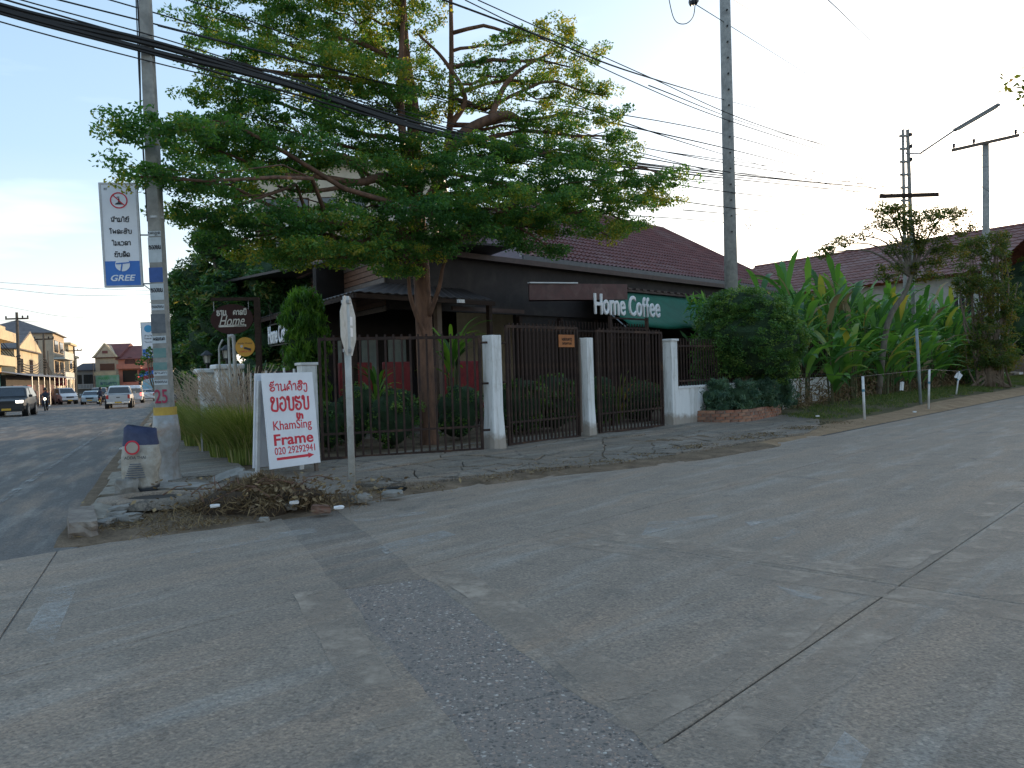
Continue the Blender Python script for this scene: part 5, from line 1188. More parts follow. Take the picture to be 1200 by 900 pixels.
# tiers: (u, v, half width px, half height px, distance)
tiers = [(300, 30, 100, 40, 14.5), (420, 15, 110, 34, 15.5), (360, -40, 130, 34, 14.5), (500, -50, 110, 34, 15.5), (265, 62, 55, 22, 13.2), (385, 85, 105, 32, 14.5), (270, 110, 62, 22, 13.4), (455, 60, 60, 28, 16.0), (330, 140, 100, 26, 13.8), (440, 125, 70, 26, 15), (185, 152, 70, 15, 10.2), (250, 165, 85, 22, 12.4), (330, 180, 95, 18, 13.0), (165, 200, 42, 18, 10.0), (225, 205, 72, 26, 10.9), (300, 215, 70, 20, 12.8), (232, 250, 55, 20, 11.8), (300, 262, 85, 24, 12.5), (385, 262, 80, 20, 13.4), (430, 235, 55, 20, 14.2), (255, 285, 26, 14, 12.0), (340, 296, 80, 16, 12.9), (420, 296, 66, 16, 13.9), (455, 275, 50, 22, 14.6), (470, 318, 36, 12, 15.0), (600, 45, 26, 12, 16.5), (640, 40, 50, 18, 16.8), (668, 72, 60, 17, 17), (600, 82, 50, 16, 16.6), (560, 70, 34, 22, 16.2), (705, 108, 28, 10, 17), (650, 108, 60, 13, 17), (575, 115, 48, 14, 16.2), (510, 95, 46, 18, 15.6), (690, 135, 50, 11, 17), (630, 150, 62, 16, 16.5), (520, 125, 40, 18, 16), (555, 175, 66, 20, 15.2), (620, 185, 72, 20, 15.6), (480, 180, 62, 26, 15), (735, 158, 20, 9, 17.2), (700, 182, 66, 17, 16.6), (530, 205, 70, 22, 14.6), (640, 215, 84, 20, 15.4), (460, 205, 52, 22, 14.4), (793, 207, 28, 12, 17.2), (735, 215, 52, 14, 16.8), (590, 240, 100, 22, 14.6), (690, 240, 78, 18, 16), (765, 235, 35, 12, 17), (500, 250, 70, 24, 14.0), (540, 275, 60, 14, 14.5), (640, 262, 70, 15, 15.2), (712, 270, 40, 15, 16), (618, 285, 34, 9, 15.0), (745, 262, 24, 10, 16.6), (505, 296, 40, 12, 14.6), (440, 170, 45, 15, 15), (650, 292, 20, 8, 15.2)]
PTS, SH = [], []
for i, (u, v, hw, hh, Y) in enumerate(tiers):
    c = T(u, v, Y); k = Y / FPX; rx, rzz = hw * k, hh * k * .80; ry = min(rx * .9, 1.3)
    area = rx * ry; ncl = max(8, int(area * (34 if u > 470 and v < 150 else 58 if u < 480 else 50))); cs = ball_pts(ncl, c, (rx, ry, rzz), .0, 1.0)
    sh0 = random.uniform(.25, .6) + (.22 if (u > 680 or v < 90 or (u > 500 and v < 150)) else 0) + (.1 if 280 < v and u < 480 else 0)  # low sun put into the leaf colour: top and right tiers lighter, yellower
    for q in cs:
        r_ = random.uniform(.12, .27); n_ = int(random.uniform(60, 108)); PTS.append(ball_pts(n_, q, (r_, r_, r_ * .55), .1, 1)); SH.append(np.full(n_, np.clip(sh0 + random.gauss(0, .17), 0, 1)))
    # bough to the tier and twigs in it
    zt = c.z - .25 - .03 * math.hypot(c.x, c.y); stem_ = trunk1 if u < 500 else s3
    on = min(crom(stem_, 6), key=lambda p: abs(p.z - max(3.7, zt)))
    pts_ = wig(on, c - Vector((0, 0, rzz * .5)), .25, 7, i * 3.3, .06); tr.tube(pts_, np.linspace(min(.062, .024 + .010 * (c - on).length), .015, 8), 6)
    for j in range(max(2, int(rx * 3))):
        e = ball_pts(1, c, (rx, ry, rzz * .6), .5, .95)[0]; o_ = pts_[random.choice((4, 5, 6, 7))]; tr.tube(wig(o_, Vector(e), .2, 3, i + j * 1.1), [.014, .011, .008, .004], 4, cap=False)
# great limbs seen in the gaps
tr.tube(crom([T(488, 232, 15.6), T(455, 208, 14.6), T(420, 214, 13.9), T(380, 208, 13.4), T(335, 205, 12.9)], 4), np.linspace(.10, .03, 17), 8)
tr.tube(crom([T(420, 214, 13.9), T(385, 222, 13.4), T(350, 224, 13.0), T(325, 218, 12.8)], 4), np.linspace(.05, .02, 13), 6)
tr.tube(crom([T(430, 192, 14.4), T(390, 180, 13.8), T(350, 172, 13.2)], 4), np.linspace(.06, .02, 9), 6)
tr.tube(crom([T(490, 285, 15.6), T(455, 272, 14.8), T(430, 282, 14.3), T(400, 292, 13.8)], 4), np.linspace(.10, .03, 13), 7)
tr.tube(crom([T(520, 190, 16), T(545, 155, 15.8), T(590, 135, 15.9), T(612, 143, 16)], 5), np.linspace(.13, .07, 16), 9)
tr.tube(crom([T(575, 138, 15.9), T(592, 100, 16.3), T(615, 78, 16.5), T(650, 60, 16.8)], 5), np.linspace(.07, .02, 16), 7)
tr.tube(crom([T(526, 150, 16), T(545, 115, 16), T(520, 70, 15.8), T(490, 40, 15.6)], 5), np.linspace(.07, .02, 16), 7)
tr.tube(crom([T(498, 300, 15.6), T(560, 262, 15.3), T(620, 262, 15.4), T(690, 245, 16)], 5), np.linspace(.07, .03, 16), 8)
tr.build('trunk', M_bark, tree, smooth=True)
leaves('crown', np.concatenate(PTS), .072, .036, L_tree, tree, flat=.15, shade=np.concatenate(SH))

# ------------------------------------------------------------------ other trees and shrubs
def leafy(name, label, cat, loc, parts, cl_r, per, dens, L, W, m, trunk=None, group=None, flat=.5, droop=0, core=None, tm=None):
    """parts: ellipsoids (centre, radii) of the crown in local metres; trunk: list of (points, radii)"""
    o = thing(name, label, cat, loc, 0, group); P_, S_ = [], []
    for c, r3 in parts:
        n_ = max(4, int(dens * (r3[0] * r3[1] + r3[0] * r3[2] + r3[1] * r3[2]))); p, s_ = clumps(n_, per, c, r3, cl_r); P_.append(p); S_.append(s_)
    leaves('crown' if trunk else 'foliage', np.concatenate(P_), L, W, m, o, flat=flat, shade=np.concatenate(S_), droop=droop)
    if trunk:
        b = MB()
        for pts, rad in trunk: cp_ = crom(pts, 4); b.tube(cp_, np.interp(np.linspace(0, 1, len(cp_)), np.linspace(0, 1, len(rad)), rad), 8)
        b.build('trunk' if 'tree' in name else 'stem', tm or M_bark_g, o, smooth=True)
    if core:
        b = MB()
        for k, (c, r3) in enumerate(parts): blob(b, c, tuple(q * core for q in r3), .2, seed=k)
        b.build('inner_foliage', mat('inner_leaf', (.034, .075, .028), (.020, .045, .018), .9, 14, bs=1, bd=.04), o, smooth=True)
    return o
def at(u, v, Y, o): return A(u, v, Y) - Vector(o)
# mango trees along the left street behind the fence
def mango(label, u, Y, spec, dens=24, core=.72):
    loc = A(u, 450, Y); loc.z = gz(loc.x, loc.y); ps = []
    for (uu, vv, hu, hv) in spec:
        c = A(uu, vv, Y + random.uniform(-.8, .8)) - loc; ps.append((c, (hu * Y / FPX, hu * Y / FPX * .9, hv * Y / FPX)))
    top = ps[0][0]
    tk = [([(0, 0, -.1), (.1, 0, 1.2), (.0, .1, 2.4), tuple(top)], [.22, .18, .16, .06])] + [([(.0, .1, 2.0), tuple(Vector((0, 0, 1.6)).lerp(c, .6)), tuple(c)], [.10, .07, .03]) for c, _ in ps[1:]]
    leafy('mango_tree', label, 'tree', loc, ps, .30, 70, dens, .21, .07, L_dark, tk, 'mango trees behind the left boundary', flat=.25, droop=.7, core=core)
mango('dark dense tree left, partly behind the near concrete pole', 214, 34, [(214, 400, 26, 40), (205, 345, 22, 28), (222, 440, 24, 26), (235, 370, 24, 36)])
mango('dark dense tree behind the oval hanging sign', 262, 25, [(262, 365, 36, 46), (238, 330, 34, 34), (285, 320, 44, 34), (248, 405, 34, 34), (300, 365, 34, 44), (330, 315, 40, 24), (250, 285, 26, 22)])
mango('brighter leafy tree above the hanging coffee sign', 330, 24, [(330, 345, 34, 34), (352, 318, 30, 22), (305, 405, 26, 30), (312, 330, 26, 30)])
hgp = [((i * .85 * cdx, i * .85 * cdy, 1.0 + .1 * (i % 3)), (.65, .6, .95)) for i in range(12) for cdx, cdy in ((dB.x, dB.y),)]
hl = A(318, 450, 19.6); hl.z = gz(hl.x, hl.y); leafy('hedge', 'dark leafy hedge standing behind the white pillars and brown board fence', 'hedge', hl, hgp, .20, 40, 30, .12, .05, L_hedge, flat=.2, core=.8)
# weeping column tree
wp = Vector((-4.55, 17.2, .0)); wp.x = A(360, 450, 17.2).x
ps = [((0, 0, 3.05), (.30, .30, .32)), ((-.05, 0, 2.75), (.42, .40, .45)), ((.0, 0, 2.2), (.47, .42, .55)), ((0, 0, 1.6), (.44, .40, .5)), ((.05, 0, 1.1), (.36, .34, .4))]
leafy('weeping_tree', 'narrow weeping bright green column tree at the left end of the veranda', 'tree', wp, ps, .16, 46, 120, .20, .028, L_weep, [([(0, 0, -.1), (0, 0, 1.5), (0, 0, 3.0)], [.07, .05, .02])], flat=-.4, droop=2.6, core=.7)
# clipped ball tree, oleander bed in brick planter
tp_ = Vector((5.95, 20.6, .1))
def tat(u, v): return A(u, v, 20.6) - tp_
ps = [(tat(878, 398), (1.45, 1.30, 1.05)), (tat(850, 392), (.85, .9, .85)), (tat(908, 400), (.78, .85, .85)), (tat(872, 362), (1.15, .95, .55)), (tat(905, 425), (.75, .8, .55)), (tat(850, 425), (.85, .8, .50))]
leafy('topiary_tree', 'round ball-trimmed small-leaved tree in the brick planter', 'tree', tp_, ps, .15, 62, 105, .062, .036, L_hedge, [([(-.12, 0, -.1), (-.12, 0, .7), (-.02, 0, 1.2)], [.17, .14, .12]), ([(-.35, .1, .1), (-.4, .1, .8), (-.5, 0, 1.3)], [.08, .06, .05]), ([(-.1, 0, .7), (.3, .1, 1.2), (.6, .1, 1.7)], [.09, .07, .04]), ([(.25, .1, .2), (.3, .1, .9), (.5, .0, 1.5)], [.06, .05, .04])], flat=.3, core=.74)
pl_ = thing('brick_planter', 'low curved planter of weathered red bricks holding grey-green shrubs', 'planter', (0, 0, 0))
pp = [Vector(p) for p in ((3.95, 19.75, 0), (4.35, 19.05, 0), (4.95, 18.72, 0), (5.6, 18.95, 0), (6.3, 19.85, 0), (7.0, 20.9, 0), (7.15, 21.5, 0))]
cpts = crom(pp, 12); acc = 0; lens = [0]
for a_, b_ in zip(cpts[:-1], cpts[1:]): lens.append(lens[-1] + (b_ - a_).length)
def along(s_):
    for i in range(len(lens) - 1):
        if s_ <= lens[i + 1]: t = (s_ - lens[i]) / max(1e-6, lens[i + 1] - lens[i]); return cpts[i].lerp(cpts[i + 1], t), (cpts[i + 1] - cpts[i]).normalized()
    return cpts[-1], (cpts[-1] - cpts[-2]).normalized()
bms = []
for q in range(4):
    b = MB(); L2 = .098; b.box(-L2, L2, -.05, .05, -.032, .032)
    b.v = [tuple(Vector(v) + Vector((random.gauss(0, .003), random.gauss(0, .004), random.gauss(0, .003)))) for v in b.v]
    bms.append(b.mesh('brick', mat('brick_clay_%s' % 'abcd'[q], *[((.36, .15, .09), (.24, .10, .06)), ((.30, .14, .09), (.20, .09, .06)), ((.24, .13, .09), (.16, .08, .06)), ((.38, .20, .13), (.26, .13, .08))][q], .92, 9, dirt=(.25, .2, .16), dsc=6, bs=.6)))
for row in range(4):
    s_ = .1 + (row % 2) * .10
    while s_ < lens[-1]:
        p, d = along(s_); link('brick', random.choice(bms), pl_, (p.x + random.gauss(0, .004), p.y + random.gauss(0, .004), .13 + row * .076), (0, 0, math.atan2(d.y, d.x) + random.gauss(0, .03))); s_ += .208
b = MB(); 
for a_, b_ in zip(cpts[:-1:3], cpts[3::3]): b.beam(a_ + Vector((0, 0, .24)), b_ + Vector((0, 0, .24)), .07, .28)
b.build('mortar', mat('mortar', (.24, .22, .19), None, .95, 12), pl_)
b = MB(); poly = [(p.x, p.y) for p in cpts[::4]] + [(5.9, 22.3), (4.2, 20.6)]; b.prism(poly, .1, .34); b.build('soil', M_dirt, pl_)
k = 0
for u, v, Y, r_, lb in ((812, 470, 19.6, .42, 'leftmost grey-green shrub in the brick planter'), (838, 470, 19.2, .42, 'second grey-green shrub from the left in the brick planter'), (866, 470, 19.3, .42, 'third grey-green shrub, in front of the ball tree trunk'), (894, 468, 20.1, .42, 'fourth grey-green shrub, right of the ball tree trunk'), (915, 462, 21.2, .42, 'rightmost grey-green shrub at the end of the brick planter')):
    p = A(u, v, Y); leafy('oleander_shrub', lb, 'shrub', (p.x, p.y, .32), [((0, 0, .36), (r_ + .08, r_, .36)), ((.1, 0, .6), (.26, .26, .22)), ((0, 0, .12), (r_, r_, .15))], .12, 44, 90, .11, .020, L_olean, [([(0, 0, -.1), (0, 0, .4)], [.03, .015]), ([(0, 0, 0), (.15, .05, .5)], [.02, .01])], 'shrubs in the brick planter', flat=-.2, core=.6)
# shrubs inside the gates
shr = [(418, 495, 15.4, .42, .60, 'round clipped shrub at the left behind the leftmost gate'), (388, 500, 14.9, .34, .45, 'low shrub in the left corner behind the leftmost gate'), (464, 490, 15.0, .50, .56, 'largest clipped shrub left of the tree trunk'), (540, 486, 16.3, .50, .56, 'round clipped shrub right of the tree trunk'),
       (612, 478, 17.3, .60, .60, 'wide leafy shrub behind the left half of the middle gate'), (650, 474, 18.0, .62, .62, 'wide leafy shrub behind the right half of the middle gate'), (704, 474, 19.0, .42, .60, 'shrub just right of the middle white post'), (750, 470, 20.4, .62, .52, 'shrub behind the right gate')]
for u, v, Y, r_, h_, lb in shr:
    p = A(u, v, Y); big = 590 < u < 670
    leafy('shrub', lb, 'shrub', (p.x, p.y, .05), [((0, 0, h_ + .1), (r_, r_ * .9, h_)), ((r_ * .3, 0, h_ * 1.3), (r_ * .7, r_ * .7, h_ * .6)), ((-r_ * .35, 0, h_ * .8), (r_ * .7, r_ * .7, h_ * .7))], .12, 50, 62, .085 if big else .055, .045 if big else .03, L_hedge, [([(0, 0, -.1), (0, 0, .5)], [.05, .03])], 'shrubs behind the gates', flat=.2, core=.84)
# spiky plant pots and palm fronds
def frond_plant(name, label, loc, n, L, wd, rise, m, cat='plant', seg=6, stemh=0, group=None, big=False):
    """plant of broad blades; each large leaf is a part"""
    o = thing(name, label, cat, loc, random.uniform(0, 6), group)
    for k in range(n):
        a_ = 2 * PI * k / n + random.gauss(0, .35); l_ = L * random.uniform(.7, 1.15); up = rise * random.uniform(.65, 1.2)
        V, F, sh = [], [], []; dx, dy = math.cos(a_), math.sin(a_); px, py = -dy, dx; z0 = stemh * random.uniform(.2, 1); s_ = random.random() if random.random() > .06 else 1
        for j in range(seg + 1):
            t = j / seg; x = l_ * (.05 + .75 * math.cos(up) * t + .25 * t * t); z = z0 + l_ * (math.sin(up) * t - .42 * t ** 2.6 * (1.4 - up * .6)); w_ = wd * (math.sin(PI * min(1, t * .93 + .06)) ** .7) * (.35 if t < .12 else 1) * (random.uniform(.72, 1.05) if big else 1)
            V += [(x * dx + px * w_, y_ := x * dy + py * w_, z + w_ * .35), (x * dx, x * dy, z), (x * dx - px * w_, x * dy - py * w_, z + w_ * .35)]; sh += [s_] * 3
        for j in range(seg):
            i0 = 3 * j; F += [(i0, i0 + 3, i0 + 4, i0 + 1), (i0 + 1, i0 + 4, i0 + 5, i0 + 2)]
        me = bpy.data.meshes.new('leaf'); me.from_pydata(V, [], F); at_ = me.attributes.new('v', 'FLOAT', 'POINT'); at_.data.foreach_set('value', sh)
        me.materials.append(m if s_ < 1 or not big else L_dry); me.polygons.foreach_set('use_smooth', [True] * len(F)); link('leaf', me, o)
    if stemh or big:
        b = MB()
        for k in range(max(3, n // 2)): a_ = random.uniform(0, 6.28); b.tube([(.1 * math.cos(a_), .1 * math.sin(a_), -.1), (.16 * math.cos(a_), .16 * math.sin(a_), stemh * random.uniform(.5, 1))], [.022, .012], 5)
        b.build('stem', mat('green_stem', (.06, .09, .03), (.10, .08, .04), .7, 6), o)
    return o
frond_plant('palm_plant', 'arching palm fronds beside the street tree under the veranda roof', (A(528, 380, 17.5).x, 17.5, 1.1), 26, 1.25, .045, 1.0, L_weep, 'palm', 7, 1.0)
frond_plant('palm_plant', 'small palm between the stop sign and the tree trunk', (A(440, 400, 16.8).x, 16.8, .6), 16, .9, .04, 1.1, L_weep, 'palm', 7, .8)
frond_plant('spiky_plant', 'upright spiky plant behind the right gate', (A(722, 460, 19.2).x, 19.2, .1), 16, 1.5, .03, 1.42, L_lime, 'plant', 5)
# heliconia thicket on the right verge: each clump a plant, each big leaf a part
HC = []
for k in range(66):
    f = k / 65; t = 22.6 + f * 23.5 + random.uniform(-.3, .3); s_ = -9.1 - random.uniform(0, .5) - (k % 3) * .85
    HC.append((t, s_))
pos_w = ['beside the ball-trimmed tree', 'behind the first white stake', 'behind the leftmost hung paper', 'under the small leaning tree', 'behind the second white stake', 'below the lattice pole', 'behind the third white stake', 'near the dry tree heap']
ordn = ['', 'first', 'second', 'third', 'fourth', 'fifth', 'sixth', 'seventh', 'eighth', 'ninth', 'tenth', 'eleventh', 'twelfth', 'thirteenth', 'fourteenth', 'fifteenth', 'sixteenth', 'seventeenth', 'eighteenth', 'nineteenth', 'twentieth', 'twenty-first', 'twenty-second']
look = ['tall broad-leaved clump', 'low spreading broad-leaved clump', 'dense broad-leaved clump']
for k, (t, s_) in enumerate(HC):
    p = RS(s_, t); lb = '%s of the %s %s' % (ordn[k // 3 + 1], ('front-row low clumps', 'middle-row medium clumps', 'rear-row tall clumps')[k % 3], 'of broad leaves from the ball tree')
    hgt_ = (1.5, 2.5, 3.3)[k % 3] * random.uniform(.85, 1.12) * (1.22 if k < 22 else 1.12)
    o = frond_plant('heliconia_plant', lb, (p.x, p.y, .15), 14, 1.75, .125, 1.22 if k % 3 else .95, L_banana, 'plant', 8, hgt_, 'broad-leaved plants on the verge', True)
# undergrowth and dead stems at their feet
pts = []
for _ in range(9000):
    t_ = random.uniform(21.5, 44); s_ = random.uniform(-11, -9.1); p = RS(s_, t_); pts.append((p.x, p.y, .2 + abs(random.gauss(0, .45))))
o = leaves('undergrowth', np.array(pts), .30, .035, L_dry, flat=-.3, droop=.6); setp(o, kind='stuff')
pts = []
for _ in range(42000):
    t_ = random.uniform(22.2, 47); s_ = random.uniform(-13.2, -10.0); p = RS(s_, t_); pts.append((p.x, p.y, .2 + random.uniform(0, 3.5 + .7 * mnoise.noise(Vector((t_, s_, 0)))) * (1 - .25 * sstep(-11, -10, s_))))
o = leaves('green_undergrowth', np.array(pts), .42, .085, L_banana, flat=-.1, droop=.1, shade=rng.uniform(0, .8, len(pts))); setp(o, kind='stuff')
# small leaning tree over the thicket
loc = Vector((A(1035, 430, 26.5).x, 26.5, .1)); loc = A(1028, 430, 26.8); loc.z = .15
def l2(u, v, Y=26.8): return A(u, v, Y) - loc
ps = [(l2(u, v), (hu * .0288, hu * .024, hv * .0288)) for u, v, hu, hv in ((1055, 252, 26, 12), (1078, 262, 40, 14), (1110, 250, 28, 9), (1035, 245, 18, 8), (1028, 268, 14, 9), (1090, 285, 26, 12), (1128, 268, 16, 9), (1060, 290, 26, 12), (985, 285, 18, 8), (968, 296, 16, 6), (1005, 276, 10, 7), (1105, 300, 26, 12), (1040, 318, 18, 12), (1085, 318, 24, 12))]
tk = [([(0, 0, 0), l2(1040, 380), l2(1062, 340), l2(1072, 300), l2(1070, 262)], [.11, .10, .08, .05, .02])] + [([l2(1068, 325), l2(1072, 300).lerp(c, .5) + Vector((0, 0, .1)), c], [.05, .03, .012]) for c, _ in ps]
leafy('small_tree', 'small leaning open-crowned tree above the broad-leaved thicket', 'tree', loc, ps, .17, 30, 54, .085, .05, L_lime, tk, flat=.3)
# vine-smothered dry tree at the right end
loc = A(1158, 440, 33); loc.z = .2
def l3(u, v, Y=33): return A(u, v, Y) - loc
ps = [(l3(u, v), (hu * .0355, hu * .03, hv * .0355)) for u, v, hu, hv in ((1165, 300, 20, 26), (1150, 340, 26, 30), (1178, 350, 18, 30), (1160, 390, 28, 26), (1140, 290, 16, 18), (1172, 280, 10, 12), (1130, 330, 16, 20))]
ps += [(l3(1145, 415), (.9, .9, .6)), (l3(1172, 420), (.8, .9, .6))]
tk = [([(0, 0, 0), l3(1160, 380), l3(1165, 320), l3(1168, 270)], [.12, .10, .07, .03])] + [([(random.uniform(-1, 1), 0, 0), Vector(c) * .6 + Vector((random.uniform(-.6, .6), 0, 0)), Vector(c) + Vector((random.uniform(-.9, .9), 0, random.uniform(.2, .9)))], [.05, .04, .012]) for c, _ in ps * 3]
leafy('vine_covered_tree', 'tangled dry tree smothered in brownish vines at the right end', 'tree', loc, ps, .24, 44, 36, .12, .05, L_lime, tk, flat=.1, droop=.6, tm=mat('dry_branch', (.20, .15, .11), (.12, .09, .065), .9, 9))
leafy('shrub', 'low dark shrub filling the ground below the vine-covered tree', 'shrub', RS(-9.8, 41.5, .1), [((0, 0, .7), (1.5, 1.2, .8)), ((1.2, 1.2, .6), (1.2, 1.2, .7)), ((-1.5, -1.5, .6), (1.2, 1.2, .6))], .25, 40, 20, .14, .06, L_hedge, flat=.1, core=.8)
# roadside tree just outside the frame on the right, whose twigs hang into view
loc = Vector((10.9, 3.6, 0))
ps = [(at(1222, 100, 8.6, loc), (.35, .6, .30)), (at(1228, 130, 8.9, loc), (.32, .6, .30)), (at(1290, 60, 8.5, loc), (.6, .9, .5)), ((0, 0, 6.2), (2.8, 2.6, 1.2)), ((-1.0, -1.5, 5.6), (1.8, 1.8, .9)), ((.6, 1, 7.2), (1.8, 1.8, .9))]
tk = [([(0, 0, -.1), (0, .1, 2), (-.1, .2, 4), (0, 0, 6)], [.25, .2, .15, .05])] + [([(-.05, .1, 3.2), (Vector((0, 0, 3.8)).lerp(Vector(c), .6)), Vector(c)], [.10, .06, .015]) for c, _ in ps]
leafy('roadside_tree', 'roadside tree whose twigs hang in at the upper right edge', 'tree', loc, ps, .22, 40, 12, .09, .05, L_lime, tk, flat=.4)
# trees added beyond the frame along the right-hand street to block the low sun
for k, (s_, t_, rr_, hh_) in enumerate(((-9.5, 54, 3.2, 4.6), (-8.8, 62, 3.4, 5.2), (-9.4, 72, 3.6, 5.6), (-8.6, 84, 3.8, 6.2), (8.5, 60, 3.6, 5.4), (8.8, 74, 3.8, 6.2), (9, 92, 4.0, 7.0), (-13.5, 66, 4, 6))):
    loc = RS(s_, t_, .1); leafy('street_tree', ('added sun-blocking tree %s along the right-hand street' % ('first', 'second', 'third', 'fourth', 'fifth', 'sixth', 'seventh', 'eighth')[k]), 'tree', loc, [((0, 0, hh_), (rr_, rr_, rr_ * .8)), ((rr_ * .5, .5, hh_ - 1.4), (rr_ * .8, rr_ * .7, rr_ * .6)), ((-rr_ * .5, -.5, hh_ - 1.6), (rr_ * .8, rr_ * .7, rr_ * .6))], .5, 30, 6, .30, .15, L_hedge, [([(0, 0, -.1), (.1, 0, 2), (0, 0, hh_)], [.25, .2, .08])], 'added sun-blocking trees beyond the verge', flat=.4, core=.8)
# thin sapling behind the near pole
loc = A(186, 500, 14.5); loc.z = gz(loc.x, loc.y) + .1
def l4(u, v): return A(u, v, 14.5) - loc
leafy('sapling', 'thin two-stemmed sapling just left of the near pole', 'sapling', loc, [(l4(170, 425), (.17, .15, .13)), (l4(178, 412), (.12, .12, .10)), (l4(168, 440), (.12, .1, .08))], .08, 22, 90, .06, .03, L_hedge, [([(0, 0, 0), l4(184, 470), l4(176, 445), l4(171, 410)], [.022, .018, .014, .005]), ([(0.02, 0, 0), l4(183, 465), l4(177, 435), l4(180, 400)], [.018, .016, .01, .004])], flat=.2)
# thin white stakes with string and hung papers
stk = [((1013, 484), (1011, 441), .028, 'tallest white stake, nearest on the verge'), ((1088, 473), (1089, 433), .026, 'second white stake on the verge, beside the grey-blue pipe'), ((1120, 461), (1124, 435), .024, 'third white stake, tilted, with a paper tied to its top'), ((1163, 447), (1162, 427), .024, 'farthest white stake below the dry tree')]
tops = []
for (u, v), (u2, v2), r_, lb in stk:
    p = G(u, v, .22); tpt = A(u2, v2, p.y); b = MB(); b.tube([p - Vector((0, 0, .15)), tpt], r_ * 1.15, 8); o = b.build('stake', M_white, None, smooth=True); setp(o, lb, 'stake', 'white stakes along the verge'); tops.append(tpt)
    b = MB(); b.tube([tpt.lerp(p, .35), tpt.lerp(p, .42)], r_ * 1.28, 8); b.build('blue_band', mat('stake_blue', (.10, .25, .32), None, .6), o)
for k, (u, v, w_, h_, Y, lb, tl_) in enumerate(((959, 453, .42, .34, 24.5, 'white paper sheet hanging on the string left of the first stake', 0), (1057, 452, .16, .30, 27.5, 'narrow white paper hanging between first and second stakes', .1), (1123, 440, .30, .26, 32, 'crumpled white paper on top of the third stake', .5), (1150, 438, .16, .34, 40, 'small white paper hanging near the farthest stake', 0))):
    p = A(u, v, Y); o = thing('hanging_paper', lb, 'paper', p, ROT_R * .3, 'white papers hung on the verge string'); b = MB(); n = 5
    for i in range(n + 1):
        for j in (0, 1): x = -w_ / 2 + w_ * i / n; b.v.append((x + tl_ * .1 * j, .03 * math.sin(i * 1.8), -h_ / 2 + h_ * j - .02 * (i % 2)))
    b.f = [[2 * i, 2 * i + 2, 2 * i + 3, 2 * i + 1] for i in range(n)]; b.m = [0] * n; s_ = b.build('sheet', M_whitec, o, rot=(0, tl_, 0)); m_ = s_.modifiers.new('s', 'SOLIDIFY'); m_.thickness = .004
    b = MB(); b.box(-w_ / 2 - .02, w_ / 2 + .02, -.008, .008, h_ / 2 - .01, h_ / 2 + .015); b.build('clip_rod', M_black, o)
b = MB(); P3 = [A(925, 437, 24)] + tops + [A(1176, 428, 46)]; b.tube(P3, .007, 4); setp(b.build('string', M_black), 'dark string stretched between the white stakes', 'string')
p = G(1079, 470, .2); b = MB(); b.tube([p - Vector((0, 0, .2)), A(1074, 385, p.y)], .045, 8); setp(b.build('pipe', mat('bluegrey_pipe', (.26, .30, .31), None, .6), smooth=True), 'grey-blue pipe standing in the broad leaves by the second stake', 'pipe')

# ------------------------------------------------------------------ the coffee house: local x runs with the street, local y away from it
def RL(s, t, z=0): return (t, -s, z)
M_dkwall = mat('dark_brown_wall', (.036, .028, .027), (.027, .021, .020), .75, 5, dirt=(.055, .045, .04), dsc=1.2)
M_trim = mat('brown_trim', (.085, .050, .045), (.06, .038, .034), .6, 6)
M_dkroof = mat('dark_sheet_roof', (.05, .045, .045), (.035, .03, .03), .5, 8)
M_sid = mat('siding_wood', (.20, .105, .065), (.12, .062, .042), .6, 4, stretch=(.4, 4, 4))
M_sid2 = mat('siding_grey', (.16, .125, .105), (.10, .08, .07), .6, 4, stretch=(.4, 4, 4))
M_maroon = mat('maroon_fascia', (.085, .020, .022), (.055, .014, .016), .45, 4, dirt=(.12, .06, .055), dsc=2)
M_pane = mat('pale_pane', (.30, .36, .34), (.22, .27, .26), .2, 3, bs=0)
M_greenaw = mat('awning_green', (.008, .115, .072), (.006, .085, .052), .85, 3, bs=.3, bd=.02)
M_tile = mat('roof_tile_maroon', (.20, .078, .070), (.125, .052, .048), .7, 3, dirt=(.20, .12, .11), dsc=.6)
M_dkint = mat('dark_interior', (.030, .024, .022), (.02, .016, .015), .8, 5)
cafe = thing('coffee_house', 'dark brown single-storey coffee house with sheet roofs and veranda behind the gates', 'building', (0, 0, 0), ROT_R)
# floor, long upper wall, closed lower wall with posts and panels
b = MB(); b.prism([(8.5, 13.4), (17, 13.4), (36, 13.4), (36, 24), (13, 24), (11, 22)], -.05, .16); b.build('floor', M_pave, cafe)
b = MB(); b.box(11.8, 36, 15.0, 15.15, 3.05, 4.42); b.build('upper_wall', M_dkwall, cafe)
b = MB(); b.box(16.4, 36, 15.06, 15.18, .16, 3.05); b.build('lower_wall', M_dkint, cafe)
b = MB(); b.box(11.6, 36.2, 14.72, 15.3, 4.42, 4.56); b.build('roof_edge', M_trim, cafe)
b = MB(); b.box(11.8, 36, 15.3, 24, 4.43, 4.5); b.build('roof_sheet', M_dkroof, cafe)
for x in (16.4, 18.2, 20.0, 21.8, 23.6, 26, 28.5, 31):
    b = MB(); b.box(x, x + .12, 14.93, 15.055, .16, 3.0); b.build('wall_post', M_wood, cafe)
for k in range(10):
    x = 16.55 + k * 1.8; b = MB(); b.box(x + .06, x + 1.5, 14.99, 15.05, .9, 2.6); f_o = b.build('shutter_panel', M_wood, cafe)
    if k < 3:
        b = MB(); b.beam((x + .1, 14.97, 1.0 + .0), (x + 1.45, 14.97, 2.5), .09, .03, up=(0, 1, 0)); b.build('brace', M_wood, f_o)
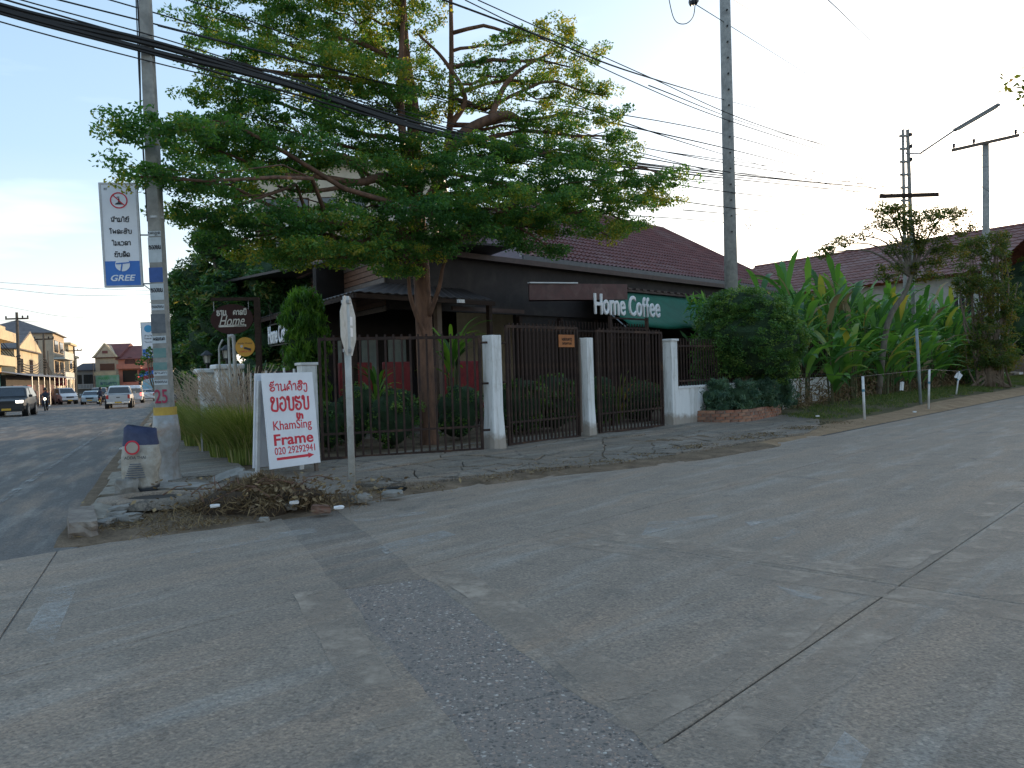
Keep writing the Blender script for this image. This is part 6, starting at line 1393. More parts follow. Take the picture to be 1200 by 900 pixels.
# siding gable wall running back from the corner
cd = Vector((math.cos(R(75)), math.sin(R(75)), 0)); cn = Vector((-cd.y, cd.x, 0))
Cc = Vector((11.8, 15.0, 0))
for k in range(11):
    z = 3.05 + k * .135; ln = 7.0
    b = MB(); a_ = Cc + Vector((0, 0, z)) + cn * (.02 + .006 * (k % 2)); b.beam(a_, a_ + cd * ln, .03, .118); b.build('siding_board', M_sid if k < 9 and k % 5 else M_sid2, cafe)
b = MB(); b.beam(Cc + Vector((0, 0, 3.75)) - cn * .06, Cc + Vector((0, 0, 3.75)) - cn * .06 + cd * 7, .06, 1.45); b.build('gable_wall', M_dkwall, cafe)
b = MB(); a_ = Cc + cn * .35 + Vector((0, 0, 4.75)) - cd * .3; b.beam(a_, a_ + cd * 8.2 + Vector((0, 0, -.35)), .08, .24); b.build('barge_board', mat('faded_pink_board', (.30, .19, .16), (.22, .14, .12), .7, 4), cafe)
b = MB(); a_ = Cc + Vector((0, 0, 4.68)) - cn * 1.5 - cd * .3; b.beam(a_, a_ + cd * 8.4 + Vector((0, 0, -.3)), 3.9, .05); b.build('roof_sheet', M_dkroof, cafe)
# veranda lean-to: corrugated sheets on posts
def sheet(p00, p10, p01, p11, nx, amp, m, name, parent, th=.02):
    """corrugated sheet between two edges: p00-p10 (low edge), p01-p11 (high edge)"""
    p00, p10, p01, p11 = map(Vector, (p00, p10, p01, p11)); b = MB(); nrm = (p10 - p00).cross(p01 - p00).normalized()
    if nrm.z < 0: nrm = -nrm
    for top in (1, 0):
        for j in range(2):
            for i in range(nx + 1):
                f = i / nx; p = (p00.lerp(p10, f)).lerp(p01.lerp(p11, f), j) + nrm * (amp * (i % 2) + (th if top else 0)); b.v.append(tuple(p))
    n1 = nx + 1
    for i in range(nx):
        b.f += [[i, i + 1, n1 + i + 1, n1 + i], [2 * n1 + i, 3 * n1 + i, 3 * n1 + i + 1, 2 * n1 + i + 1], [i, 2 * n1 + i, 2 * n1 + i + 1, i + 1]]; b.m += [0, 0, 0]
    return b.build(name, m, parent)
E0 = Vector((10.0, 13.75, 3.22)); E1 = Vector((14.2, 13.75, 3.22)); L0 = E0 + cd * 8.6
sheet(E0, E1, (11.7, 15.0, 3.62), (14.4, 15.0, 3.62), 34, .025, M_dkroof, 'veranda_roof', cafe)
sheet(L0, E0, Cc + cd * 8 + Vector((0, 0, 3.62)), (11.75, 15.0, 3.62), 70, .025, M_dkroof, 'veranda_roof', cafe)
b = MB(); b.beam(E0 + Vector((0, 0, -.06)), E1 + Vector((0, 0, -.06)), .05, .10); b.beam(E0 + Vector((0, 0, -.06)) + cd * .03, L0 + Vector((0, 0, -.06)), .05, .10); b.build('eave_beam', M_wood, cafe)
for p in (E0 + cd * .2, E0 + cd * 2.6, E0 + cd * 5.2, E0 + cd * 8.3, E0 + Vector((2.0, .05, 0)), E1 + Vector((-.15, .05, 0))):
    b = MB(); b.box(p.x - .055, p.x + .055, p.y - .055, p.y + .055, .1, 3.13); b.build('veranda_post', M_wood, cafe)
b = MB(); b.box(12.6, 12.74, 14.1, 14.24, .1, 3.3); b.build('veranda_post', mat('pale_post_wood', (.17, .12, .09), None, .7), cafe)
# back of the veranda: dark wall with pale glazed windows
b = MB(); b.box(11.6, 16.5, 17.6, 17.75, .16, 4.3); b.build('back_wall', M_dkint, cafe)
for x, w_, z0, z1 in ((12.1, .55, 1.3, 2.55), (12.85, .6, 1.3, 2.55), (13.75, .75, 1.4, 2.6), (14.8, .65, 1.4, 2.6)):
    b = MB(); b.box(x, x + w_, 17.55, 17.6, z0, z1); wf = b.build('window', M_wood, cafe)
    b = MB(); b.box(x + .06, x + w_ - .06, 17.53, 17.55, z0 + .06, z1 - .06); b.build('pane', M_pane, wf)
b = MB(); b.box(13.2, 15.8, 14.2, 14.26, 3.0, 3.1); b.build('lintel', M_trim, cafe)
fl = thing('fluorescent_lamp', 'small white lamp housing under the veranda roof edge right of the tree trunk', 'lamp', A(540, 353, 18.6), ROT_R); b = MB(); b.box(-.09, .09, -.04, .04, -.04, .04); b.build('housing', M_whitec, fl)
# left row of white letters hung from the veranda edge
hs = thing('letter_sign', 'white coffee lettering on a frame hung at the left veranda edge, seen at a slant', 'sign', RS(0, 0), ROT_R)
def hloc(L, z): q = E0 + cd * L; return Vector((q.x, q.y, z))
a_, b_ = hloc(4.3, 0), hloc(6.4, 0); 
sg = thing('x', None, None); bpy.data.objects.remove(sg)
hs.location = Matrix.Rotation(ROT_R, 3, 'Z') @ ((a_ + b_) / 2 + cn * .08 + Vector((0, 0, 2.66))); hs.rotation_euler = (0, 0, math.atan2(-(cd.y), -(cd.x)) + ROT_R)
put(txt_mesh('Home Coffee', 2.0, .50, M_whitec, .03, off=.03), hs, 0, -.03, 0, 'letter_row')
b = MB(); b.box(-1.05, 1.05, -.012, .012, .27, .30); b.box(-1.05, 1.05, -.012, .012, -.30, -.27); b.box(-.9, -.87, -.01, .01, .3, .62); b.box(.87, .9, -.01, .01, .3, .62); b.build('frame', M_black, hs)
# maroon fascia box and green awning
fb = thing('fascia_box', 'long maroon fascia box with pale top edge above the middle gate', 'fascia', RS(0, 0), ROT_R)
fb.location = (A(620, 332, 20.2)); fe_ = A(735, 333, 22.8); d_ = fe_ - fb.location; fb.rotation_euler = (0, 0, math.atan2(d_.y, d_.x)); Lf = math.hypot(d_.x, d_.y); dz = d_.z
b = MB(); b.add([(0, 0, -.42), (Lf, 0, -.44 + dz), (Lf, 0, dz), (0, 0, 0), (.3, .35, -.42), (Lf, .35, -.44 + dz), (Lf, .35, dz), (.3, .35, 0)], [(0, 1, 2, 3), (5, 4, 7, 6), (3, 2, 6, 7), (1, 0, 4, 5), (0, 3, 7, 4), (2, 1, 5, 6)]); b.build('fascia', M_maroon, fb)
b = MB(); b.beam((-.02, -.02, .012), (Lf * .45, -.02, dz * .45 + .016), .10, .03); b.build('pale_edge', M_whitec, fb)
aw = thing('awning', 'sloping dark green canvas awning over the shopfront', 'awning', RS(0, 0), ROT_R)
b = MB(); nx, ny = 26, 8; x0_, x1_ = 19.3, 27.5
for j in range(ny + 1):
    for i in range(nx + 1):
        f, g = i / nx, j / ny; x = x0_ + (x1_ - x0_) * f; y = 14.75 - 1.45 * g; z = 3.92 - 1.15 * g - .05 * math.sin(PI * g) + .022 * math.sin(f * 19) * g + .02 * mnoise.noise(Vector((x, y * 2, 0)))
        b.v.append((x, y, z))
for j in range(ny):
    for i in range(nx): k = j * (nx + 1) + i; b.f.append([k, k + 1, k + nx + 2, k + nx + 1]); b.m.append(0)
k0 = len(b.v); 
for i in range(nx + 1): x, y, z = b.v[ny * (nx + 1) + i]; b.v.append((x, y - .01, z - .10))
for i in range(nx): a = ny * (nx + 1) + i; b.f.append([a, a + 1, k0 + i + 1, k0 + i]); b.m.append(0)
cv = b.build('canvas', M_greenaw, aw, smooth=True); m_ = cv.modifiers.new('s', 'SOLIDIFY'); m_.thickness = .006
b = MB()
for x in (x0_, (x0_ + x1_) / 2, x1_): b.tube([(x, 14.78, 3.78), (x, 13.36, 2.66)], .02, 6)
b.tube([(x0_, 13.34, 2.72), (x1_, 13.34, 2.72)], .025, 6); b.build('awning_frame', M_steel, aw)
b = MB(); 
for k in range(22): x = 19.2 + k * .42; b.box(x, x + .22, 14.62, 14.76, 4.0, 4.05)
b.box(19.0, 28.4, 14.66, 14.78, 3.93, 4.0); b.build('gutter', M_trim, aw)
# coffee sign on its tall frame
sA, sB = A(694, 358, 18.55), A(771, 368, 20.7)
cs_ = thing('coffee_sign', 'white Home Coffee letters standing on a brown frame above the right gate', 'sign', (0, 0, 0)); d_ = sB - sA; Ls = math.hypot(d_.x, d_.y)
cs_.location = ((sA + sB) / 2).to_tuple(); cs_.location.z = 2.98; cs_.rotation_euler = (0, 0, math.atan2(d_.y, d_.x))
word, x = 'Home Coffee', 0
adv = {'H': .78, 'o': .62, 'm': .96, 'e': .60, ' ': .30, 'C': .74, 'f': .38}; tot = sum(adv[c] for c in word) - .08; sc_ = Ls / tot; zb = -.24
for ch in word:
    w_ = (adv[ch] - .08) * sc_
    if ch != ' ':
        h_ = {'H': .49, 'C': .51, 'f': .50}.get(ch, .36)
        me = txt_mesh(ch, w_, h_, M_whitec, .045, off=.018, name='letter'); link('letter', me, cs_, (-Ls / 2 + x + w_ / 2, -.04, zb + h_ / 2))
    x += adv[ch] * sc_
b = MB(); b.box(-Ls / 2 + .7, Ls / 2 - .55, -.02, .02, -.32, -.28); b.box(-Ls / 2 + .7, Ls / 2 - .55, -.02, .02, -.55, -.51); b.box(-Ls / 2 + .7, Ls / 2 - .55, -.02, .02, -.78, -.75)
for x in (-Ls / 2 + .66, Ls / 2 - .60): b.box(x, x + .09, -.03, .03, -2.9, -.25)
b.build('sign_frame', M_brownm, cs_)
# brown fence behind the gates (spiked)
ifn = thing('railing', 'dark spiked railing between the middle gate and the coffee sign', 'railing', RS(-12.9, 15.2, .1), ROT_R)
b = MB(); b.box(0, 4.6, -.02, .02, 2.35, 2.4); b.box(0, 4.6, -.02, .02, .3, .35); b.build('rail', M_brownm, ifn)
me = MB().box(-.012, .012, -.012, .012, .05, 2.62).mesh('bar', M_brownm)
for k in range(34): link('bar', me, ifn, (.07 + k * .135, 0, 0))
# red benches and a table in the veranda
def bench(label, x, y, w_, rz=0):
    loc = Matrix.Rotation(ROT_R, 3, 'Z') @ Vector((x, y, .16)); o = thing('red_bench', label, 'bench', loc, ROT_R + rz, 'red upholstered benches')
    b = MB(); b.box(-w_ / 2, w_ / 2, -.25, .25, .38, .50); b.build('seat', M_red, o, bevel=.03)
    b = MB(); b.box(-w_ / 2, w_ / 2, .19, .30, .50, 1.62); b.build('backrest', M_red, o, bevel=.03)
    for sx in (-1, 1):
        for sy in (-.2, .2): b = MB(); b.box(sx * (w_ / 2 - .06) - .025, sx * (w_ / 2 - .06) + .025, sy - .025, sy + .025, 0, .38); b.build('leg', M_wood, o)
bench('red high-backed bench left of the tree trunk', 10.95, 14.9, .9); bench('red high-backed bench close behind the tree trunk', 12.0, 14.7, .8); bench('wide red high-backed bench right of the tree trunk', 14.2, 14.9, 1.5)
for k, (x, y) in enumerate(((11.4, 14.2), (13.6, 14.15))):
    loc = Matrix.Rotation(ROT_R, 3, 'Z') @ Vector((x, y, .16)); o = thing('table', ('dark veranda table left of the trunk', 'dark veranda table right of the trunk')[k], 'table', loc, ROT_R)
    b = MB(); b.box(-.6, .6, -.3, .3, .70, .74); b.build('top', M_wood, o)
    for sx in (-.5, .5):
        for sy in (-.22, .22): b = MB(); b.box(sx - .025, sx + .025, sy - .025, sy + .025, 0, .70); b.build('leg', M_wood, o)
# dark shade hedge closing the yard to the left
# ------------------------------------------------------------------ tiled roofs behind
def tile_roof(name, parent, e0, e1, r0_, r1_, m, pitch=.32, rib=.24):
    e0, e1, r0_, r1_ = map(Vector, (e0, e1, r0_, r1_)); rows = max(2, int(((r0_ + r1_) / 2 - (e0 + e1) / 2).length / pitch)); cols = max(2, int((e1 - e0).length / (rib / 4)))
    nrm = (e1 - e0).cross((r0_ + r1_) / 2 - e0).normalized(); nrm = nrm if nrm.z > 0 else -nrm; V, F = [], []
    for j in range(rows):
        for q in (0, 1):
            g = (j + q) / rows
            for i in range(cols + 1):
                f = i / cols; p = e0.lerp(e1, f).lerp(r0_.lerp(r1_, f), g) + nrm * ((.045 if q == 0 else 0.0) + .030 * math.sin(i * PI / 2) * (1 - .9 * 0)); V.append(tuple(p))
    n1 = cols + 1
    for k in range(2 * rows - 1):
        for i in range(cols): F.append((k * n1 + i, k * n1 + i + 1, (k + 1) * n1 + i + 1, (k + 1) * n1 + i))
    b = MB(); b.v = V; b.f = F; b.m = [0] * len(F); o = b.build(name, m, parent); o['kind'] = 'stuff'; return o
h1 = thing('tiled_house', 'house with large dark red tiled hip roof rising behind the coffee house', 'house', (0, 0, 0), ROT_R)
er0, er1 = (17.7, 16.0, 4.95), (37.0, 16.0, 4.95); rr0, rr1 = (23.2, 20.8, 8.15), (33.4, 20.8, 8.15)
tile_roof('roof_tiles', h1, er0, er1, rr0, rr1, M_tile)
tile_roof('roof_tiles', h1, er1, (37.0, 25.6, 4.95), rr1, rr1, M_tile)
tile_roof('roof_tiles', h1, (17.7, 25.6, 4.95), (37, 25.6, 4.95), rr0, rr1, M_tile)
b = MB(); b.tube([rr0, rr1], .11, 8); b.tube([rr1, er1], .09, 8); b.tube([rr1, (37, 25.6, 4.95)], .09, 8); b.build('ridge', M_tile, h1)
b = MB(); b.beam((17.6, 15.9, 5.02), (23.1, 20.8, 8.25), .06, .28); b.build('barge_board', M_whitec, h1)
b = MB(); b.beam((17.8, 25.6, 5.0), (23.1, 20.8, 8.25), .06, .28); b.build('barge_board', M_trim, h1)
b = MB(); b.add([(18.6, 16.4, 4.9), (18.6, 25.2, 4.9), (23.6, 20.8, 8.0)], [(0, 1, 2)]); b.build('gable', M_maroon, h1)
b = MB(); b.box(17.7, 37.0, 15.86, 15.94, 4.74, 4.94); b.build('fascia', mat('grey_fascia', (.10, .105, .115), (.075, .08, .085), .5, 5), h1)
b = MB(); b.box(19, 36.2, 16.6, 25, 0, 4.85); b.build('wall', mat('ochre_wall', (.46, .38, .26), (.38, .31, .21), .8, 4), h1)
for x in (31, 33.4):
    b = MB(); b.box(x, x + .9, 16.55, 16.6, 3.2, 4.5); b.build('window', M_glass, h1)
h2 = thing('tiled_house', 'long low house with faded red corrugated roof behind the broad-leaved thicket', 'house', (0, 0, 0))
ra, rb = A(885, 313, 61.6), A(1222, 260, 44); off = Vector((-.82, -.57, 0)) * 6.2; ea, eb = ra + off, rb + off; ea.z = eb.z = ra.z - 3.1
tile_roof('roof_tiles', h2, ea, eb, ra, rb, mat('roof_tile_faded', (.22, .105, .09), (.145, .072, .064), .75, 1.2, dirt=(.24, .17, .16), dsc=.4), .5, .5)
o2 = Vector((.82, .57, 0)) * 6.2; tile_roof('roof_tiles', h2, ra + o2 - Vector((0, 0, 3.1)), rb + o2 - Vector((0, 0, 3.1)), ra, rb, M_tile, .5, .5)
b = MB(); b.tube([ra, rb], .12, 8); b.build('ridge', M_tile, h2)
wa, wb = ea - off * .15, eb - off * .15; b = MB(); wa.z = wb.z = (ea.z) / 2; b.beam(wa, wb, .2, ea.z - .1); wl2 = b.build('wall', mat('white_wall', (.44, .43, .40), (.34, .33, .31), .7, 3), h2)
for f in (.60, .70, .80, .90):
    p = wa.lerp(wb, f) + off.normalized() * .11; p.z = ea.z - 1.7; d = (wb - wa).normalized(); b = MB(); b.beam(p - d * .7, p + d * .7, .05, 1.1); wf = b.build('window', M_glass, h2)
    b = MB()
    for dx in (-.35, 0, .35): b.beam(p + d * dx + off.normalized() * .04 - Vector((0, 0, .55)), p + d * dx + off.normalized() * .04 + Vector((0, 0, .55)), .03, .03)
    b.build('frame', M_whitec, wf)
# tall pale block glimpsed through the crown
tb = thing('apartment_block', 'tall beige block with balcony rails glimpsed through the tree crown', 'building', A(470, 450, 62) * 1)
tb.location.z = 0; hb = A(470, 192, 62).z
M_beige = mat('beige_wall', (.50, .44, .34), (.42, .37, .29), .8, 2)
b = MB(); b.box(-11, 3.0, 0, 10, 0, hb); b.build('wall', M_beige, tb)
b = MB(); b.box(-11.4, 3.4, -.6, 10.4, hb, hb + .35); b.build('roof_slab', M_whitec, tb)
b = MB(); b.box(3.0, 9.5, 1, 10, 0, hb * .62); b.build('side_wing', M_beige, tb)
for fl_ in range(1, 5):
    z = fl_ * 3.3
    for k in range(6):
        x = -10.2 + k * 2.2; b = MB(); b.box(x, x + 1.3, -.03, .0, z + .9, z + 2.3); wf = b.build('window', M_wood, tb); b = MB(); b.box(x + .08, x + 1.22, -.05, -.03, z + .98, z + 2.22); b.build('pane', M_glass, wf)
    b = MB(); b.box(-11, 3, -.9, -.0, z - .1, z + .05); sl_ = b.build('balcony', M_whitec, tb); b = MB(); b.box(-11, 3, -.9, -.86, z + .95, z + 1.0)
    for k in range(56): b.box(-11 + k * .25, -10.97 + k * .25, -.89, -.87, z + .05, z + .95)
    b.build('rail', M_steel, sl_)
b = MB(); b.box(3.4, 9.4, .9, 1.0, hb * .62, hb * .62 + 1.0); b.build('parapet_rail', mat('blue_rail', (.20, .34, .42), None, .5), tb)
# grey board gate at the far end of the verge
ga, gb_ = A(1174, 441, 56), A(1215, 440, 52); ga.z = gb_.z = .1; d = gb_ - ga; wg = thing('board_gate', 'weathered grey board gate at the far right end of the verge', 'gate', ga, math.atan2(d.y, d.x)); Lg = d.length
M_greyb = mat('grey_boards', (.22, .23, .23), (.15, .155, .16), .85, 4, stretch=(4, 4, .4))
for k in range(int(Lg / .3)):
    b = MB(); b.box(k * .3 + .01, k * .3 + .285, -.02, .02, 0, 2.45 + .03 * (k % 2)); b.build('board', M_greyb, wg)
b = MB(); b.box(0, Lg, .021, .06, .4, .5); b.box(0, Lg, .021, .06, 1.9, 2.0); b.build('rail', M_wood, wg)
for k, (u, v) in enumerate(((1176, 446), (1183, 447), (1190, 446))):
    p = A(u, v, 50); rock('litter_bag', (p.x, p.y, .25), (.8, .5, .45), k, M_whitec if k != 1 else M_rub, ('white bag of rubbish left before the grey board gate', 'grey bag of rubbish in the middle before the grey board gate', 'white bag of rubbish at the right edge before the grey board gate')[k], 'rubbish bag', k + 90, boxy=.6)

# ------------------------------------------------------------------ far end of the left street: houses
M_cream_w = mat('cream_wall', (.56, .47, .31), (.48, .40, .27), .8, 1.5, dirt=(.36, .30, .22), dsc=.5)
M_tan_w = mat('tan_wall', (.46, .37, .27), (.38, .31, .23), .8, 1.5, dirt=(.28, .24, .19), dsc=.5)
M_salmon = mat('salmon_wall', (.52, .20, .14), (.44, .17, .12), .8, 1.5)
M_greyw = mat('grey_wall', (.34, .34, .35), (.27, .27, .28), .8, 1.5)
M_roofg = mat('grey_roof', (.16, .145, .14), (.11, .10, .10), .8, 2)
M_roofr = mat('red_roof', (.20, .065, .055), (.14, .05, .045), .8, 1)
def house(label, loc, rz, w_, d_, h, m, roof, mr, wins=(), rh=2.0, over=.4, cat='house', name='town_house', ridge_y=False):
    o = thing(name, label, cat, loc, rz); b = MB(); b.box(0, w_, 0, d_, -.3, h); b.build('wall', m, o)
    if roof == 'flat': b = MB(); b.box(-over, w_ + over, -over, d_ + over, h, h + .35); b.build('roof', mr, o)
    else:
        a0, a1, c0, c1 = -over, w_ + over, -over, d_ + over; b = MB(); t_ = .12
        if roof == 'gable' and not ridge_y: rp_ = [(a0, d_ / 2, h + rh), (a1, d_ / 2, h + rh)]
        elif roof == 'gable': rp_ = [(w_ / 2, c0, h + rh), (w_ / 2, c1, h + rh)]
        else:
            k = min(w_, d_) / 2; rp_ = [(k, d_ / 2, h + rh), (w_ - k, d_ / 2, h + rh)] if w_ > d_ + .2 else [(w_ / 2, d_ / 2 - .01, h + rh), (w_ / 2, d_ / 2 + .01, h + rh)]
        B_ = [(a0, c0, h), (a1, c0, h), (a1, c1, h), (a0, c1, h)]; V = B_ + rp_ + [(x, y, z - t_) for x, y, z in B_]
        F = [(0, 1, 5, 4), (2, 3, 4, 5), (3, 0, 4), (1, 2, 5)] if not ridge_y else [(0, 3, 5, 4), (1, 2, 5, 4), (0, 1, 4), (3, 2, 5)]
        b.add(V, F + [(9, 8, 7, 6), (0, 6, 7, 1), (1, 7, 8, 2), (2, 8, 9, 3), (3, 9, 6, 0)])
        ro = b.build('roof', mr, o)
        if roof == 'gable':   # gable walls stay in the wall colour
            b = MB(); e = over * .9
            tri = ([(-.02, 0, h), (-.02, d_, h), (-.02, d_ / 2, h + rh * .94)], [(w_ + .02, 0, h), (w_ + .02, d_, h), (w_ + .02, d_ / 2, h + rh * .94)]) if not ridge_y else ([(0, -.4 - .02, h), (w_, -.42, h), (w_ / 2, -.42, h + rh * .9)],)
            for t3 in tri: b.add(t3, [(0, 1, 2)])
            b.build('gable', m, o)
    for f, x, z, ww, hh, *mm in wins:
        b = MB(); m2 = mm[0] if mm else M_glass
        if f == 'f': b.box(x - .06, x + ww + .06, -.05, 0, z - .06, z + hh + .06)
        else: b.box(-.05, 0, x - .06, x + ww + .06, z - .06, z + hh + .06)
        wf = b.build('window', M_wood if m2 is M_glass else m2, o)
        if m2 is M_glass:
            b = MB()
            for k in range(3):
                q = ww / 3
                if f == 'f': b.box(x + k * q + .03, x + k * q + q - .03, -.09, -.05, z, z + hh)
                else: b.box(-.09, -.05, x + k * q + .03, x + k * q + q - .03, z, z + hh)
            b.build('pane', M_glass, wf)
    return o
def LP(s_, t): p = LS(s_, t); p.z = gz(p.x, p.y); return p
h = house('yellow and teal shop wall at the far left edge', LP(-14.6, 80), ROT_L, 9, 9, 7.4, mat('yellow_wall', (.62, .44, .14), (.55, .38, .12), .8, 1.5), 'flat', M_cream_w, [('f', .6, 1.0, 7.6, 2.2, mat('teal_panel', (.10, .35, .34), None, .6)), ('f', .6, 3.3, 7.6, .6, mat('orange_panel', (.55, .18, .03), None, .6))])
for z in (3.9, 6.2): b = MB(); b.box(0, 9, -1.3, 0, z, z + .9); b.build('balcony', M_cream_w, h)
house('tan two-storey house with grey roof and bright gable on the left', LP(-15.0, 99), ROT_L, 17, 11, 6.3, M_cream_w, 'gable', M_roofg, [('s', 3, 3.6, 3.4, 1.5), ('s', 7.4, 3.6, 1.2, 1.5), ('f', 3, 3.8, 2, 1.4), ('f', 10, 3.8, 2, 1.4)], rh=2.3, ridge_y=True)
h = house('three-storey house with brown hip roof and stacked balconies on the left', LP(-15.0, 131), ROT_L, 13, 10, 9.9, M_tan_w, 'hip', M_roofg, [('f', 1, 7.2, 4, 1.6), ('f', 7, 7.2, 4, 1.6), ('f', 1, 4.2, 4, 1.6), ('f', 7, 4.2, 4, 1.6), ('s', 2, 7.2, 2, 1.5), ('s', 2, 4.2, 2, 1.5)], rh=2.2)
for z in (3.1, 6.1):
    b = MB(); b.box(0, 13, -1.4, 0, z, z + .2); b.box(0, 13, -1.4, -1.3, z + .2, z + 1.1); b.build('balcony', mat('pale_balcony', (.50, .53, .50), (.42, .45, .43), .7, 2), h)
house('pale yellow stepped building beyond the three-storey house', LP(-15, 150), ROT_L, 9, 8, 9.0, M_cream_w, 'flat', M_cream_w, [('f', 1, 5, 3, 1.6)])
house('second pale stepped building farther along the left row', LP(-15.6, 161), ROT_L, 8, 8, 7.2, M_cream_w, 'flat', M_cream_w, [('f', 1, 4, 3, 1.6)])
def FP(u, Y): p = A(u, 450, Y); p.z = gz(p.x, p.y); return p
def wpx(px, Y): return px / FPX * Y
h = house('low grey house with dark roof and pale windows at the street end', FP(87, 150), .0, wpx(25.5, 150), 8, 5.0, M_greyw, 'gable', mat('dark_grey_roof', (.07, .065, .07), None, .8), [('f', .4, 2.4, 1.0, 1.7), ('f', 1.9, 2.4, 1.9, 1.7)], rh=1.4)
b = MB(); b.box(0, 4.1, -1.0, 0, 1.5, 1.62)
for k in range(15): b.box(k * .28, k * .28 + .05, -1.0, -.95, 1.62, 2.3)
b.box(0, 4.1, -1.0, -.94, 2.3, 2.38); b.build('balcony', M_whitec, h)
W5 = wpx(27, 149)
h = house('tan shophouse with pointed red gable at the street end', FP(112.5, 149), 0, W5, 9, 7.3, M_tan_w, 'gable', M_roofr, [('f', .95, 4.9, 2.6, 1.15, mat('brown_shutter', (.13, .06, .04), None, .7)), ('f', 0.1, .2, 4.1, 1.4, M_black)], rh=2.7)
b = MB(); b.add([(.3, -.5, 7.3), (W5 - .2, -.5, 7.3), (W5 / 2, -.5, 9.6), (.3, 0, 7.3), (W5 - .2, 0, 7.3), (W5 / 2, 2, 9.6)], [(0, 1, 2), (0, 2, 5, 3), (1, 4, 5, 2)]); b.build('gable_front', M_tan_w, h)
b = MB(); b.beam((.0, -.55, 7.3), (W5 / 2, -.55, 9.85), .25, .22, up=(0, 1, 0)); b.beam((W5 + .1, -.55, 7.3), (W5 / 2, -.55, 9.85), .25, .22, up=(0, 1, 0)); b.build('barge_board', M_cream_w, h)
b = MB(); b.box(W5 / 2 - .5, W5 / 2 + .5, -.56, -.5, 8.0, 8.5); b.build('attic_window', M_roofr, h)
b = MB(); b.box(0, W5, -1, 0, 3.9, 4.05); b.box(0, W5, -1, -.9, 4.05, 4.6); b.build('balcony', M_cream_w, h)
sg = thing('shop_sign', 'green and white shop signboard under the pointed gable', 'sign', FP(112.5, 147.6)); b = MB(); b.box(0, W5 * 1.0, 0, .12, 1.75, 3.9); sb = b.build('board', mat('sign_mint', (.28, .42, .38), (.10, .33, .16), .5, .9), sg)
put(txt_mesh('PHARMA', 2.2, .5, mat('green_let', (.03, .30, .08), None, .5)), sb, 1.5, -.02, 3.3); put(lao_mesh('hankag', 3.0, .45, mat('navy_let', (.02, .05, .2), None, .5), .2), sb, 2.3, -.02, 2.35)
W6 = wpx(28, 149)
h = house('salmon pink shophouse with dark shuttered window at the street end', FP(139.5, 149), 0, W6, 9, 6.9, M_salmon, 'gable', M_roofr, [('f', .85, 2.6, 2.6, 2.1, M_black), ('f', .1, .2, 4.2, 1.0, M_black)], rh=2.6)
b = MB(); b.box(-.05, W6, -.9, 0, 1.9, 2.1); b.box(-.05, W6, -.7, 0, 5.0, 5.2); b.box(-.05, W6, -.7, -.62, 5.2, 5.9); b.build('balcony', M_salmon, h)
b = MB(); b.lathe([(1.0, -.03), (1.0, .03)], 16, M=Matrix.Translation((W6 / 2, -.1, 6.2)) @ Matrix.Rotation(PI / 2, 4, 'X')); b.build('arched_window', M_maroon, h)
sg = thing('shop_sign', 'bright green shop signboard under the salmon house', 'sign', FP(140, 147.8)); b = MB(); b.box(0, W6, 0, .12, 1.2, 1.75); b.build('board', mat('sign_green', (.04, .34, .06), None, .5), sg)
house('pale house with red roof right of the salmon shophouse', FP(167, 152), 0, wpx(22, 152), 9, 6.4, M_tan_w, 'gable', M_roofr, [('f', .5, 3.8, 2.2, 1.4)], rh=2.2)
sg = thing('shop_sign', 'light blue shop hoarding right of the salmon house', 'sign', FP(166.5, 146)); b = MB(); b.box(0, wpx(21, 146), 0, .15, 1.0, 3.9); sb = b.build('board', mat('sign_sky', (.20, .46, .66), (.24, .50, .68), .5, 2), sg)
put(txt_mesh('HOTEL', 2.0, .6, M_whitec), sb, 1.5, -.02, 2.6)
sg = thing('shop_sign', 'pink shop sign hung over the left pavement', 'sign', FP(65, 108)); b = MB(); b.box(0, wpx(12, 108), 0, .15, 2.2, 3.3); sb = b.build('board', mat('sign_pink', (.62, .14, .20), None, .5), sg); put(lao_mesh('hanlTa', 1.1, .3, M_whitec, .2), sb, .7, -.01, 2.75)
b = MB(); b.box(.6, .7, .02, .12, 0, 2.2); b.build('post', M_steel, sg)
# roadside sheds with red fronts on the left
sh_ = thing('market_shed', 'long low shed with grey sheet roof and red fronts along the left pavement', 'shed', LP(-13.2, 88), ROT_L)
b = MB(); b.box(0, 38, .9, 3, 0, 3.2); b.build('wall', M_dkint, sh_)
for k in range(13): b = MB(); b.box(k * 2.9 + .1, k * 2.9 + 2.8, .8, .89, .1, 2.2 if k % 3 else 1.5); b.build('shutter', M_maroon if k % 4 else M_red, sh_)
sheet((0, -1.4, 3.0), (38, -1.4, 3.0), (0, 3, 3.7), (38, 3, 3.7), 120, .05, M_greyw, 'roof', sh_)
b = MB(); 
for k in range(10): b.tube([(k * 4.1 + .2, -1.2, 0), (k * 4.1 + .2, -1.2, 3.0)], .05, 6)
b.build('post', M_steel, sh_)['kind'] = 'stuff'
